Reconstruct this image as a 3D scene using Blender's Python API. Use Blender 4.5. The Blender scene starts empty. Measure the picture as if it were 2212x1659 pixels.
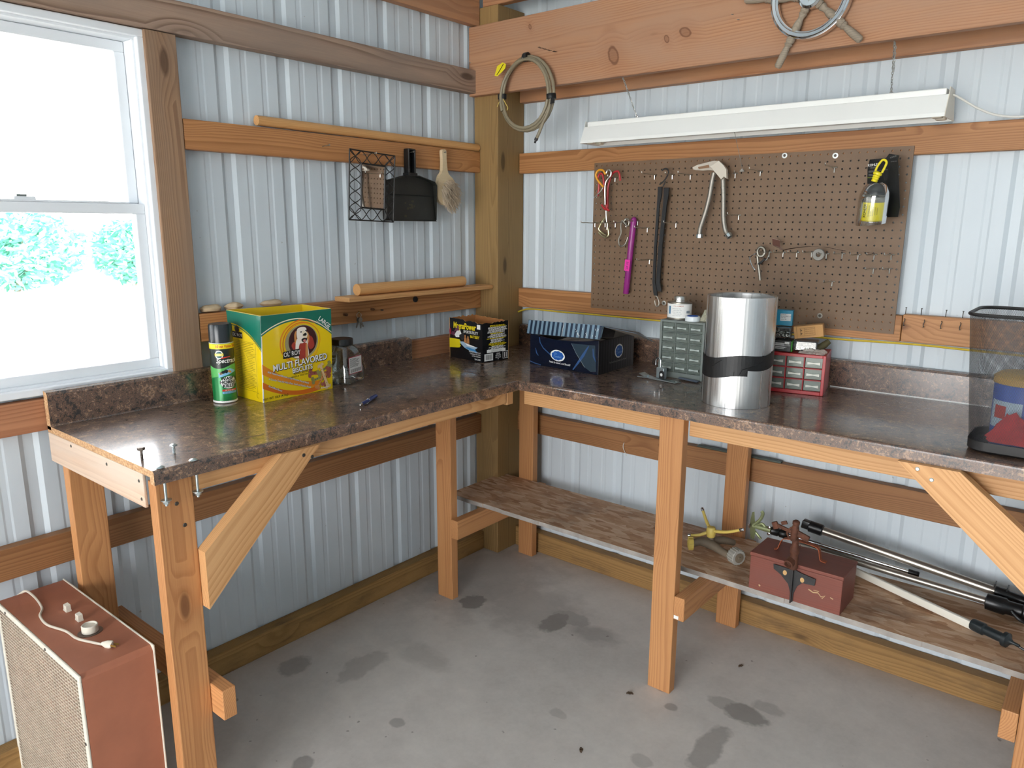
import bpy, bmesh, math, random
from mathutils import Vector, Matrix

sc = bpy.context.scene
col = sc.collection
PI = math.pi
rnd = random.Random(7)

# ---------------------------------------------------------------- camera
cam_d = bpy.data.cameras.new('camera')
cam_d.sensor_width = 36.0
cam_d.lens = 1619.95 / 2212.0 * 36.0
cam_d.clip_start = 0.05
cam_d.clip_end = 200.0
cam = bpy.data.objects.new('camera', cam_d)
col.objects.link(cam)
_yaw, _pitch, _roll = 0.6856, -0.2112, 0.0046
_f = Vector((-math.sin(_yaw) * math.cos(_pitch), math.cos(_yaw) * math.cos(_pitch), math.sin(_pitch)))
_r0 = Vector((math.cos(_yaw), math.sin(_yaw), 0.0))
_u0 = _r0.cross(_f)
_r = _r0 * math.cos(_roll) + _u0 * math.sin(_roll)
_u = -_r0 * math.sin(_roll) + _u0 * math.cos(_roll)
_m = Matrix((_r, _u, -_f)).transposed().to_4x4()
_m.translation = Vector((2.3697, -2.8046, 1.5885))
cam.matrix_world = _m
sc.camera = cam

# ---------------------------------------------------------------- sky, daylight openings, exposure
world = bpy.data.worlds.new('overcast_sky')
sc.world = world
world.use_nodes = True
_bg = world.node_tree.nodes['Background']
_bg.inputs['Color'].default_value = (0.98, 0.985, 1.0, 1)
_bg.inputs['Strength'].default_value = 7.5
sc.view_settings.view_transform = 'Standard'
sc.view_settings.look = 'None'
sc.view_settings.gamma = 1.0
sc.view_settings.use_curve_mapping = False
sc.view_settings.exposure = 0.86
sc.cycles.max_bounces = 10
sc.cycles.diffuse_bounces = 6
sc.cycles.transparent_max_bounces = 16
sc.cycles.caustics_reflective = False
sc.cycles.caustics_refractive = False
sc.cycles.sample_clamp_indirect = 8.0
sc.cycles.use_denoising = True

DOOR = (0.6, 3.7, 0.0, 2.45, -6.5)     # garage door opening in the wall behind: x0, x1, z0, z1, y
WIN = (-2.60, -1.66, 1.105, 2.14)       # window opening in the left wall: y0, y1, z0, z1


def portal(name, loc, rot, sx, sy):
    l = bpy.data.lights.new(name, 'AREA')
    l.shape = 'RECTANGLE'
    l.size = sx
    l.size_y = sy
    l.cycles.is_portal = True
    o = bpy.data.objects.new(name, l)
    o.location = loc
    o.rotation_euler = rot
    col.objects.link(o)


portal('window_daylight', (-0.12, (WIN[0] + WIN[1]) / 2, (WIN[2] + WIN[3]) / 2), (0, -PI / 2, 0), WIN[3] - WIN[2], WIN[1] - WIN[0])
portal('door_daylight', ((DOOR[0] + DOOR[1]) / 2, DOOR[4] - 0.1, (DOOR[2] + DOOR[3]) / 2), (PI / 2, 0, 0), DOOR[1] - DOOR[0], DOOR[3] - DOOR[2])

# ---------------------------------------------------------------- mesh helpers


class G:
    """Collects shapes in world coordinates and links them as one mesh object."""

    def __init__(self):
        self.v, self.f, self.m, self.s = [], [], [], []

    def add(self, vs, fs, m=0, smooth=False):
        b = len(self.v)
        self.v += [tuple(v) for v in vs]
        for f in fs:
            self.f.append(tuple(i + b for i in f))
            self.m.append(m)
            self.s.append(smooth)
        return self

    def box(self, lo, hi, m=0, bev=0.0):
        c = [(lo[i] + hi[i]) / 2 for i in range(3)]
        return self.obox(c, (hi[0] - lo[0], hi[1] - lo[1], hi[2] - lo[2]), m=m, bev=bev)

    def obox(self, c, size, u=(1, 0, 0), v=(0, 1, 0), w=None, m=0, bev=0.0):
        u, v = Vector(u).normalized(), Vector(v).normalized()
        w = u.cross(v) if w is None else Vector(w).normalized()
        c = Vector(c)
        h = [s / 2 for s in size]
        if bev <= 0:
            vs = [c + u * (a * h[0]) + v * (b * h[1]) + w * (d * h[2]) for a in (-1, 1) for b in (-1, 1) for d in (-1, 1)]
            fs = [(0, 1, 3, 2), (4, 6, 7, 5), (0, 4, 5, 1), (2, 3, 7, 6), (0, 2, 6, 4), (1, 5, 7, 3)]
            return self.add(vs, fs, m)
        bm = bmesh.new()
        bmesh.ops.create_cube(bm, size=1.0)
        for q in bm.verts:
            q.co = Vector((q.co.x * size[0], q.co.y * size[1], q.co.z * size[2]))
        bmesh.ops.bevel(bm, geom=bm.edges[:], offset=min(bev, min(size) * .45), segments=2, profile=.5, affect='EDGES')
        bm.verts.index_update()
        vs = [c + u * q.co.x + v * q.co.y + w * q.co.z for q in bm.verts]
        fs = [[q.index for q in f.verts] for f in bm.faces]
        bm.free()
        return self.add(vs, fs, m)

    def prism(self, poly, o, u, v, w, depth, m=0, side=None, smooth=False):
        """poly (2D) in the plane o,u,v, thickened along w by depth."""
        o, u, v, w = Vector(o), Vector(u), Vector(v), Vector(w)
        n = len(poly)
        a = [o + u * p[0] + v * p[1] for p in poly]
        b = [q + w * depth for q in a]
        self.add(a + b, [tuple(range(n))[::-1], tuple(range(n, 2 * n))], m)
        self.add(a + b, [(i, (i + 1) % n, n + (i + 1) % n, n + i) for i in range(n)], m if side is None else side, smooth)
        return self

    def flat(self, poly, fr, off=0.0003, m=0):
        o, u, v, w = fr
        self.add([o + u * p[0] + v * p[1] + w * off for p in poly], [tuple(range(len(poly)))], m)
        return self

    def rect(self, x0, y0, x1, y1, fr, off=0.0003, m=0):
        return self.flat([(x0, y0), (x1, y0), (x1, y1), (x0, y1)], fr, off, m)

    def ell(self, cx, cy, rx, ry, fr, off=0.0003, m=0, n=28, a0=0, a1=2 * PI, tilt=0):
        p = []
        for i in range(n):
            a = a0 + (a1 - a0) * i / n
            x, y = rx * math.cos(a), ry * math.sin(a)
            p.append((cx + x * math.cos(tilt) - y * math.sin(tilt), cy + x * math.sin(tilt) + y * math.cos(tilt)))
        return self.flat(p, fr, off, m)

    def band(self, pts, wid, fr, off=0.0003, m=0):
        """a flat ribbon along 2D points; wid is one width or one per point."""
        o, u, v, w = fr
        n = len(pts)
        wid = [wid] * n if not isinstance(wid, (list, tuple)) else wid
        vs = []
        for i, p in enumerate(pts):
            a, b = pts[max(0, i - 1)], pts[min(n - 1, i + 1)]
            d = Vector((b[0] - a[0], b[1] - a[1])).normalized()
            nx, ny = -d.y * wid[i] / 2, d.x * wid[i] / 2
            for s in (1, -1):
                vs.append(o + u * (p[0] + s * nx) + v * (p[1] + s * ny) + w * off)
        self.add(vs, [(2 * i, 2 * i + 1, 2 * i + 3, 2 * i + 2) for i in range(n - 1)], m)
        return self

    def warp(self, quad, W, H):
        """lay local print coordinates (x, y, off) onto the corners a, b, c, d of a carton side."""
        a, b, c, d = [Vector(q) for q in quad]
        n = (b - a).cross(d - a).normalized()
        self.v = [tuple((a * (1 - x / W) + b * (x / W)) * (1 - y / H) + (d * (1 - x / W) + c * (x / W)) * (y / H) + n * o) for x, y, o in self.v]
        return self

    def text(self, s, x, y, size, fr, off=0.0005, m=0, bold=0.0, shear=0.0, align='CENTER', rot=0.0, sx=1.0, fmap=None, space=1.0):
        vs, fs = text2d(s, size, bold, shear, align, space)
        c, q = math.cos(rot), math.sin(rot)
        vs = [(x + (a * sx) * c - b * q, y + (a * sx) * q + b * c) for a, b in vs]
        if fmap:
            self.add([fmap(a, b, off) for a, b in vs], fs, m)
        else:
            o, u, v, w = fr
            self.add([o + u * a + v * b + w * off for a, b in vs], fs, m)
        return self

    def tube(self, pts, r, n=8, m=0, closed=False, smooth=True, flat=1.0, up=None):
        pts = [Vector(p) for p in pts]
        k = len(pts)
        rs = list(r) if isinstance(r, (list, tuple)) else [r] * k
        t0 = (pts[1] - pts[0]).normalized()
        ref = Vector(up) if up else (Vector((0, 0, 1)) if abs(t0.z) < .9 else Vector((1, 0, 0)))
        a = t0.cross(ref).normalized()
        vs = []
        for i in range(k):
            if closed:
                t = (pts[(i + 1) % k] - pts[i - 1]).normalized()
            else:
                t = (pts[min(k - 1, i + 1)] - pts[max(0, i - 1)]).normalized()
            if up:
                a = t.cross(Vector(up)).normalized()
            else:
                a = (a - t * a.dot(t))
                a = a.normalized() if a.length > 1e-6 else t.orthogonal().normalized()
            b = t.cross(a)
            for j in range(n):
                g = 2 * PI * j / n
                vs.append(pts[i] + a * (rs[i] * math.cos(g)) + b * (rs[i] * flat * math.sin(g)))
        fs = []
        for i in range(k if closed else k - 1):
            i2 = (i + 1) % k
            for j in range(n):
                j2 = (j + 1) % n
                fs.append((i * n + j, i * n + j2, i2 * n + j2, i2 * n + j))
        self.add(vs, fs, m, smooth)
        if not closed:
            b0 = len(self.v) - len(vs)
            for ring in (range(n - 1, -1, -1), range((k - 1) * n, k * n)):
                self.f.append(tuple(b0 + j for j in ring))
                self.m.append(m)
                self.s.append(False)
        return self

    def lathe(self, prof, o, w=(0, 0, 1), n=24, m=0, smooth=True, caps=True, mats=None, sx=1.0, sy=1.0, a0=0.0):
        """prof: (radius, height) pairs turned about the axis w through o; mats: one material per band."""
        o, w = Vector(o), Vector(w).normalized()
        u = w.orthogonal().normalized() if abs(w.z) < .999 else Vector((1, 0, 0))
        v = w.cross(u)
        k = len(prof)
        vs = []
        for r, h in prof:
            for j in range(n):
                g = a0 + 2 * PI * j / n
                vs.append(o + w * h + u * (r * sx * math.cos(g)) + v * (r * sy * math.sin(g)))
        for i in range(k - 1):
            fs = [(i * n + j, i * n + (j + 1) % n, (i + 1) * n + (j + 1) % n, (i + 1) * n + j) for j in range(n)]
            if i == 0:
                self.add(vs, fs, mats[i] if mats else m, smooth)
                b0 = len(self.v) - len(vs)
            else:
                for f in fs:
                    self.f.append(tuple(b0 + q for q in f))
                    self.m.append(mats[i] if mats else m)
                    self.s.append(smooth)
        if caps:
            for ring, mm in ((range(n - 1, -1, -1), 0), (range((k - 1) * n, k * n), -1)):
                self.f.append(tuple(b0 + j for j in ring))
                self.m.append((mats[mm] if mats else m))
                self.s.append(False)
        return self

    def obj(self, name, mats, parent=None, origin=None, sharp=True):
        me = bpy.data.meshes.new(name)
        vs = [Vector(v) for v in self.v]
        if origin is None:
            if parent is not None:
                origin = parent['_o']
            else:
                xs, ys, zs = zip(*self.v)
                origin = ((min(xs) + max(xs)) / 2, (min(ys) + max(ys)) / 2, min(zs))
        og = Vector(origin)
        me.from_pydata([v - og for v in vs], [], self.f)
        for mm in (mats if isinstance(mats, (list, tuple)) else [mats]):
            me.materials.append(mm)
        me.polygons.foreach_set('material_index', self.m)
        me.polygons.foreach_set('use_smooth', self.s)
        me.update()
        if any(self.s) and sharp:
            me.set_sharp_from_angle(angle=math.radians(42))
        o = bpy.data.objects.new(name, me)
        o.location = og
        col.objects.link(o)
        o['_o'] = tuple(og)
        if parent is not None:
            o.parent = parent
            o.location = og - Vector(parent['_o'])
        return o


_tc = {}


def text2d(s, size, bold=0.0, shear=0.0, align='CENTER', space=1.0):
    key = (s, round(size, 5), round(bold, 5), shear, align, space)
    if key in _tc:
        return _tc[key]
    c = bpy.data.curves.new('lettering', 'FONT')
    c.body = s
    c.size = 1.0
    c.offset = bold
    c.shear = shear
    c.space_character = space
    c.align_x = align
    c.align_y = 'CENTER'
    c.resolution_u = 3
    o = bpy.data.objects.new('lettering', c)
    col.objects.link(o)
    dg = bpy.context.evaluated_depsgraph_get()
    me = bpy.data.meshes.new_from_object(o.evaluated_get(dg))
    vs = [(v.co.x * size, v.co.y * size) for v in me.vertices]
    fs = [tuple(p.vertices) for p in me.polygons]
    bpy.data.objects.remove(o)
    bpy.data.curves.remove(c)
    bpy.data.meshes.remove(me)
    _tc[key] = (vs, fs)
    return vs, fs


def frame(o, u, v):
    u, v = Vector(u).normalized(), Vector(v).normalized()
    return (Vector(o), u, v, u.cross(v))


def tag(o, label=None, cat=None, group=None, kind=None):
    if label:
        o['label'] = label
    if cat:
        o['category'] = cat
    if group:
        o['group'] = group
    if kind:
        o['kind'] = kind
    return o


def thing(name, loc, label, cat, group=None):
    o = bpy.data.objects.new(name, None)
    o.empty_display_size = 0.05
    o.location = loc
    o['_o'] = tuple(loc)
    col.objects.link(o)
    return tag(o, label, cat, group)


def board(name, p0, p1, w, t, wdir, mat, parent=None, bev=0.0025):
    """a length of lumber from p0 to p1 (centre line), w wide along wdir and t thick; its own x axis runs along the grain."""
    p0, p1 = Vector(p0), Vector(p1)
    L = (p1 - p0).length
    x = (p1 - p0).normalized()
    y = Vector(wdir)
    y = (y - x * y.dot(x)).normalized()
    z = x.cross(y)
    g = G().obox((0, 0, 0), (L, w, t), bev=bev)
    me = bpy.data.meshes.new(name)
    me.from_pydata(g.v, [], g.f)
    me.materials.append(mat)
    me.update()
    o = bpy.data.objects.new(name, me)
    col.objects.link(o)
    M = Matrix((x, y, z)).transposed().to_4x4()
    c = (p0 + p1) / 2
    o['_o'] = tuple(c)
    M.translation = c if parent is None else c - Vector(parent['_o'])
    if parent is not None:
        o.parent = parent
    o.matrix_basis = M
    return o


def bx(lo, hi, axis, name, mat, parent=None, wide=None):
    """board() from a world box: the grain runs along axis."""
    i = 'xyz'.index(axis)
    c = [(lo[k] + hi[k]) / 2 for k in range(3)]
    p0, p1 = list(c), list(c)
    p0[i], p1[i] = lo[i], hi[i]
    others = [k for k in range(3) if k != i]
    dims = {k: hi[k] - lo[k] for k in others}
    wk = max(others, key=lambda k: dims[k])
    tk = [k for k in others if k != wk][0]
    wd = [0, 0, 0]
    wd[wk] = 1
    return board(name, p0, p1, dims[wk], dims[tk], wd, mat, parent)


def catmull(pts, k=6, closed=False):
    P = [Vector(p) for p in pts]
    n = len(P)
    out = []
    for i in range(n if closed else n - 1):
        a, b, c, d = (P[(i - 1) % n], P[i], P[(i + 1) % n], P[(i + 2) % n]) if closed else (P[max(0, i - 1)], P[i], P[i + 1], P[min(n - 1, i + 2)])
        for j in range(k):
            t = j / k
            out.append(.5 * ((2 * b) + (c - a) * t + (2 * a - 5 * b + 4 * c - d) * t * t + (3 * b - a - 3 * c + d) * t ** 3))
    if not closed:
        out.append(P[-1])
    return out


# ---------------------------------------------------------------- materials


def srgb(h):
    out = []
    for i in (0, 2, 4):
        c = int(h[i:i + 2], 16) / 255
        out.append(c / 12.92 if c <= .04045 else ((c + .055) / 1.055) ** 2.4)
    return (*out, 1)


class N:
    def __init__(self, name):
        self.mat = bpy.data.materials.new(name)
        self.mat.use_nodes = True
        self.t = self.mat.node_tree
        self.b = self.t.nodes['Principled BSDF']
        self.out = self.t.nodes['Material Output']

    def n(self, typ, **kw):
        x = self.t.nodes.new(typ)
        for k, v in kw.items():
            if k.startswith('_'):
                setattr(x, k[1:], v)
            else:
                x.inputs[k.replace('__', ' ')].default_value = v
        return x

    def l(self, a, b):
        self.t.links.new(a, b)

    def math(self, op, a, b=None, c=None, clamp=False):
        x = self.t.nodes.new('ShaderNodeMath')
        x.operation = op
        x.use_clamp = clamp
        for i, q in enumerate((a, b, c)):
            if q is None:
                continue
            if isinstance(q, (int, float)):
                x.inputs[i].default_value = q
            else:
                self.l(q, x.inputs[i])
        return x.outputs[0]

    def mix(self, f, a, b, typ='MIX'):
        x = self.t.nodes.new('ShaderNodeMix')
        x.data_type = 'RGBA'
        x.blend_type = typ
        for i, q in ((0, f), (6, a), (7, b)):
            if isinstance(q, (int, float)):
                x.inputs[i].default_value = q
            elif isinstance(q, tuple):
                x.inputs[i].default_value = q
            else:
                self.l(q, x.inputs[i])
        return x.outputs[2]

    def ramp(self, f, stops):
        x = self.t.nodes.new('ShaderNodeValToRGB')
        e = x.color_ramp.elements
        while len(e) < len(stops):
            e.new(.5)
        for i, (p, c) in enumerate(stops):
            e[i].position = p
            e[i].color = c if isinstance(c, tuple) else (c, c, c, 1)
        self.l(f, x.inputs[0])
        return x.outputs[0]

    def coord(self, scale=(1, 1, 1), rand=True):
        tc = self.n('ShaderNodeTexCoord')
        v = tc.outputs['Object']
        if rand:
            oi = self.n('ShaderNodeObjectInfo')
            w = self.math('MULTIPLY', oi.outputs['Random'], 37.0)
            ad = self.t.nodes.new('ShaderNodeVectorMath')
            ad.operation = 'ADD'
            self.l(v, ad.inputs[0])
            self.l(w, ad.inputs[1])
            v = ad.outputs[0]
        mp = self.n('ShaderNodeMapping', Scale=scale)
        self.l(v, mp.inputs['Vector'])
        return mp.outputs[0]

    def noise(self, vec, scale, detail=4, rough=.55, dist=0.0):
        x = self.n('ShaderNodeTexNoise', Scale=scale, Detail=detail, Roughness=rough, Distortion=dist)
        self.l(vec, x.inputs['Vector'])
        return x.outputs[0]

    def bump(self, h, strength=.3, dist=.002):
        x = self.n('ShaderNodeBump', Strength=strength, Distance=dist)
        self.l(h, x.inputs['Height'])
        self.l(x.outputs[0], self.b.inputs['Normal'])


def plain(name, hexc, rough=.5, metal=0.0, spec=.5, var=0.0, scale=30, coat=0.0, bump=0.0):
    m = N(name)
    m.b.inputs['Roughness'].default_value = rough
    m.b.inputs['Metallic'].default_value = metal
    m.b.inputs['Specular IOR Level'].default_value = spec
    m.b.inputs['Coat Weight'].default_value = coat
    c = srgb(hexc)
    m.b.inputs['Base Color'].default_value = c
    if var > 0:
        n = m.noise(m.coord(rand=False), scale, 5)
        lo = tuple(x * (1 - var) for x in c[:3]) + (1,)
        hi = tuple(min(1, x * (1 + var)) for x in c[:3]) + (1,)
        m.l(m.ramp(n, [(.3, lo), (.7, hi)]), m.b.inputs['Base Color'])
        if bump:
            m.bump(n, bump)
    return m.mat


def wood(name, light, dark, grey=None, rough=.55, knots=.7, ring=42, contrast=.75, dirt=0.0, spots=()):
    m = N(name)
    m.b.inputs['Specular IOR Level'].default_value = .35
    oi = m.n('ShaderNodeObjectInfo')
    tc = m.n('ShaderNodeTexCoord')
    sep = m.n('ShaderNodeSeparateXYZ')
    m.l(tc.outputs['Object'], sep.inputs[0])
    r1 = oi.outputs['Random']
    r2 = m.math('FRACT', m.math('MULTIPLY', r1, 17.31))
    r3 = m.math('FRACT', m.math('MULTIPLY', r1, 71.77))
    # coordinates along the length (slow) and across (fast), shifted differently for every board
    lx = m.math('MULTIPLY_ADD', sep.outputs[0], 1.0, m.math('MULTIPLY', r1, 50.0))
    warp_v = m.n('ShaderNodeCombineXYZ')
    m.l(m.math('MULTIPLY', lx, 1.6), warp_v.inputs[0])
    m.l(m.math('MULTIPLY', sep.outputs[1], 9.0), warp_v.inputs[1])
    m.l(m.math('MULTIPLY', sep.outputs[2], 9.0), warp_v.inputs[2])
    w = m.noise(warp_v.outputs[0], 1.0, 2, .5)
    wo = m.math('MULTIPLY', m.math('SUBTRACT', w, .5), .05)
    fine_w = m.noise(warp_v.outputs[0], 6.0, 3, .6)
    # knots: rare blobs that the rings bend around
    kv = m.n('ShaderNodeCombineXYZ')
    m.l(m.math('MULTIPLY', lx, 2.4), kv.inputs[0])
    m.l(m.math('MULTIPLY_ADD', sep.outputs[1], 7.0, m.math('MULTIPLY', r2, 9.0)), kv.inputs[1])
    m.l(m.math('MULTIPLY_ADD', sep.outputs[2], 3.0, m.math('MULTIPLY', r3, 9.0)), kv.inputs[2])
    vo = m.n('ShaderNodeTexVoronoi', Scale=1.0, Randomness=1.0)
    m.l(kv.outputs[0], vo.inputs['Vector'])
    kd = vo.outputs['Distance']
    pick = m.n('ShaderNodeSeparateColor')
    m.l(vo.outputs['Color'], pick.inputs[0])
    on = m.math('GREATER_THAN', pick.outputs[0], .2)
    halo = m.math('MULTIPLY', m.math('SUBTRACT', 1.0, m.math('MULTIPLY', kd, 3.2), clamp=True), on)
    knot = m.math('MULTIPLY', m.math('MULTIPLY_ADD', kd, -22.0, 2.6, clamp=True), on)
    for sx_, sy_, rx_, ry_ in spots:      # knots of this board: place and size in its own length and width
        ux = m.math('DIVIDE', m.math('SUBTRACT', sep.outputs[0], sx_), rx_)
        uy = m.math('DIVIDE', m.math('SUBTRACT', sep.outputs[1], sy_), ry_)
        uy = m.math('ADD', uy, m.math('MULTIPLY', ux, .35))
        dd = m.math('SQRT', m.math('ADD', m.math('MULTIPLY', ux, ux), m.math('MULTIPLY', uy, uy)))
        dd = m.math('ADD', dd, m.math('MULTIPLY', m.math('SUBTRACT', fine_w, .5), .5))
        halo = m.math('MAXIMUM', halo, m.math('MULTIPLY_ADD', dd, -.32, 1.1, clamp=True))
        rim = m.math('SUBTRACT', m.math('MULTIPLY_ADD', dd, -6.0, 6.6, clamp=True), m.math('MULTIPLY', m.math('MULTIPLY_ADD', dd, -6.0, 4.8, clamp=True), .55))
        knot = m.math('MAXIMUM', knot, m.math('MULTIPLY', rim, .75))
    y = m.math('ADD', m.math('ADD', sep.outputs[1], m.math('MULTIPLY', m.math('SUBTRACT', r2, .5), .11)), wo)
    z = m.math('ADD', m.math('ADD', sep.outputs[2], m.math('MULTIPLY_ADD', r3, .08, .02)), m.math('MULTIPLY', halo, .02))
    tilt = m.math('MULTIPLY', sep.outputs[0], m.math('MULTIPLY', m.math('SUBTRACT', r3, .5), .03))
    rv = m.n('ShaderNodeCombineXYZ')
    m.l(m.math('ADD', y, tilt), rv.inputs[1])
    m.l(z, rv.inputs[2])
    ln = m.t.nodes.new('ShaderNodeVectorMath')
    ln.operation = 'LENGTH'
    m.l(rv.outputs[0], ln.inputs[0])
    saw = m.math('FRACT', m.math('MULTIPLY', ln.outputs['Value'], ring * 4.0))
    rings = m.ramp(saw, [(0.0, 0.05), (.45, .25), (.82, 1.0), (.93, .9), (1.0, .05)])
    fv = m.n('ShaderNodeCombineXYZ')
    m.l(m.math('MULTIPLY', lx, 6.0), fv.inputs[0])
    m.l(m.math('MULTIPLY', sep.outputs[1], 320.0), fv.inputs[1])
    m.l(m.math('MULTIPLY', sep.outputs[2], 320.0), fv.inputs[2])
    fine = m.noise(fv.outputs[0], 1.0, 3, .6)
    big = m.noise(warp_v.outputs[0], .45, 3, .5)
    f = m.math('ADD', m.math('MULTIPLY', rings, .52 * contrast), m.math('MULTIPLY_ADD', fine, .5, -.12), clamp=True)
    f = m.math('ADD', f, m.math('MULTIPLY', m.math('SUBTRACT', big, .5), .9), clamp=True)
    c = m.mix(f, srgb(light), srgb(dark))
    hv = m.math('MULTIPLY_ADD', r2, .24, .88)
    hs = m.n('ShaderNodeHueSaturation')
    m.l(c, hs.inputs['Color'])
    m.l(hv, hs.inputs['Value'])
    c = hs.outputs[0]
    if grey:
        g = m.noise(warp_v.outputs[0], 1.4, 5, .6)
        c = m.mix(m.ramp(g, [(.35, 0.15), (.65, .85)]), c, srgb(grey))
    if knots:
        c = m.mix(m.math('MULTIPLY', halo, .35 * knots), c, srgb(dark))
        kdark = tuple(q * .35 for q in srgb(dark)[:3]) + (1,)
        c = m.mix(m.math('MULTIPLY', knot, knots), c, kdark)
    if dirt:
        d = m.noise(m.coord((2, 6, 6)), 2.5, 6, .65)
        c = m.mix(m.math('MULTIPLY', m.ramp(d, [(.5, 0.0), (.72, 1.0)]), dirt), c, srgb('4a3a2c'))
    m.l(c, m.b.inputs['Base Color'])
    m.b.inputs['Roughness'].default_value = rough
    m.bump(f, .12, .001)
    return m.mat


W_GIRT = wood('orange_girt_lumber', 'BC8656', '7C4A26', rough=.5, contrast=.9)
W_GREY = wood('weathered_lumber', 'B09480', '6B4F3C', grey='8B7A6E', rough=.7, contrast=1.5)
W_WIN = wood('brown_window_lumber', 'AE8A6A', '74523A', grey='8E7764', rough=.65, contrast=1.2)
W_POST = wood('treated_post_lumber', '97794D', '664C2C', rough=.6, contrast=.7)
W_LEG = wood('bench_leg_lumber', 'C8915F', '925A33', rough=.5, contrast=.8)
W_NEW = wood('pale_bench_lumber', 'D6A674', 'AA7440', rough=.5, knots=.9, contrast=.9)
W_END = wood('washed_end_board', 'D9BBA0', 'A77D5D', grey='CDBBAA', rough=.45, contrast=.8)
W_BEAM = wood('header_beam_lumber', 'C08B62', '8A5230', grey='A67E62', rough=.6, ring=22, contrast=1.2)
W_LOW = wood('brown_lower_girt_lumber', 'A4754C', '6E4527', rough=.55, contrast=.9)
W_SILL = wood('treated_sill_lumber', 'A5804E', '6C4E28', rough=.65, dirt=.5, contrast=.8)
W_ROD = wood('turned_rod_wood', 'CF9F68', 'A97440', rough=.45, knots=0, contrast=.5)
W_LIGHT = wood('bare_board_wood', 'CFA06C', 'A06C3C', rough=.6, knots=.2)
W_RED = wood('red_stained_wood', '8C4C3E', '5A2E25', grey='77493F', rough=.5, knots=.3, contrast=.6)
W_PALE = wood('pale_handle_wood', 'D9C6A4', 'B89A6E', rough=.6, knots=0, contrast=.4)


def mat_panel():
    m = N('painted_steel_panel')
    v = m.coord((1, 1, .25), rand=False)
    n = m.noise(v, 3.0, 5, .6)
    c = m.mix(m.ramp(n, [(.35, 0.0), (.75, 1.0)]), srgb('C9D2D8'), srgb('C1CBD2'))
    sp = m.noise(m.coord((1, 1, 1), rand=False), 55.0, 2, .5)
    c = m.mix(m.ramp(sp, [(.77, 0.0), (.80, .5)]), c, srgb('8A8278'))
    m.l(c, m.b.inputs['Base Color'])
    m.b.inputs['Roughness'].default_value = .4
    m.b.inputs['Specular IOR Level'].default_value = .45
    nn = m.noise(m.coord((1, 1, .2), rand=False), 9.0, 3, .5)
    m.bump(nn, .06, .01)
    return m.mat


STAINS = [(0.375, -.625, .06, .055, .8), (.75, -.55, .045, .085, .75), (.79, -.47, .09, .045, .5), (.92, -.51, .1, .05, .45), (.60, -.50, .2, .16, .35),
          (1.58, -.61, .065, .05, .7), (1.50, -.6, .05, .03, .4), (1.555, -.83, .04, .11, .55), (.19, -1.40, .05, .06, .5), (.72, -1.37, .022, .022, .5), (.385, -1.24, .05, .1, .35),
          (.644, -1.678, .03, .03, .6), (.25, -.42, .28, .3, .35), (1.62, -.53, .05, .03, .35), (1.1, -1.0, .03, .02, .3), (.5, -1.05, .12, .05, .3), (1.37, -.73, .02, .02, .5), (1.42, -1.02, .03, .025, .35), (1.3, -.66, .018, .018, .5)]


def mat_concrete():
    m = N('stained_concrete')
    v = m.coord(rand=False)
    a = m.noise(v, 1.6, 6, .6)
    b = m.noise(v, 9.0, 6, .65)
    c = m.noise(v, 70.0, 4, .6)
    f = m.math('ADD', m.math('MULTIPLY', a, .5), m.math('ADD', m.math('MULTIPLY', b, .35), m.math('MULTIPLY', c, .15)))
    cc = m.ramp(f, [(.36, srgb('B5AFA9')), (.5, srgb('C4BEB8')), (.64, srgb('D0CAC3'))])
    ge = m.n('ShaderNodeNewGeometry')
    sep = m.n('ShaderNodeSeparateXYZ')
    m.l(ge.outputs['Position'], sep.inputs[0])
    wx = m.math('MULTIPLY', m.math('SUBTRACT', m.noise(v, 14.0, 3, .6), .5), 1.6)
    tot = None
    for x, y, rx, ry, k in STAINS:
        dx = m.math('DIVIDE', m.math('SUBTRACT', sep.outputs[0], x), rx)
        dy = m.math('DIVIDE', m.math('SUBTRACT', sep.outputs[1], y), ry)
        d = m.math('SQRT', m.math('ADD', m.math('MULTIPLY', dx, dx), m.math('MULTIPLY', dy, dy)))
        d = m.math('ADD', d, wx)
        soft = 3.4 if rx < .1 else 1.3
        s = m.math('MULTIPLY', m.math('MULTIPLY_ADD', d, -soft, soft + .6, clamp=True), k)
        tot = s if tot is None else m.math('MAXIMUM', tot, s)
    cc = m.mix(m.math('MULTIPLY', tot, .8), cc, srgb('55504C'))
    sp = m.noise(v, 26.0, 2, .5)
    cc = m.mix(m.ramp(sp, [(.735, 0.0), (.765, .6)]), cc, srgb('5E5750'))
    chalk = m.noise(v, 5.0, 7, .75)
    cc = m.mix(m.ramp(chalk, [(.68, 0.0), (.78, .5)]), cc, srgb('C9C8C6'))
    m.l(cc, m.b.inputs['Base Color'])
    m.b.inputs['Roughness'].default_value = .5
    m.b.inputs['Specular IOR Level'].default_value = .4
    m.l(m.ramp(b, [(.3, .42), (.7, .62)]), m.b.inputs['Roughness'])
    m.bump(f, .15, .003)
    return m.mat


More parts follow.
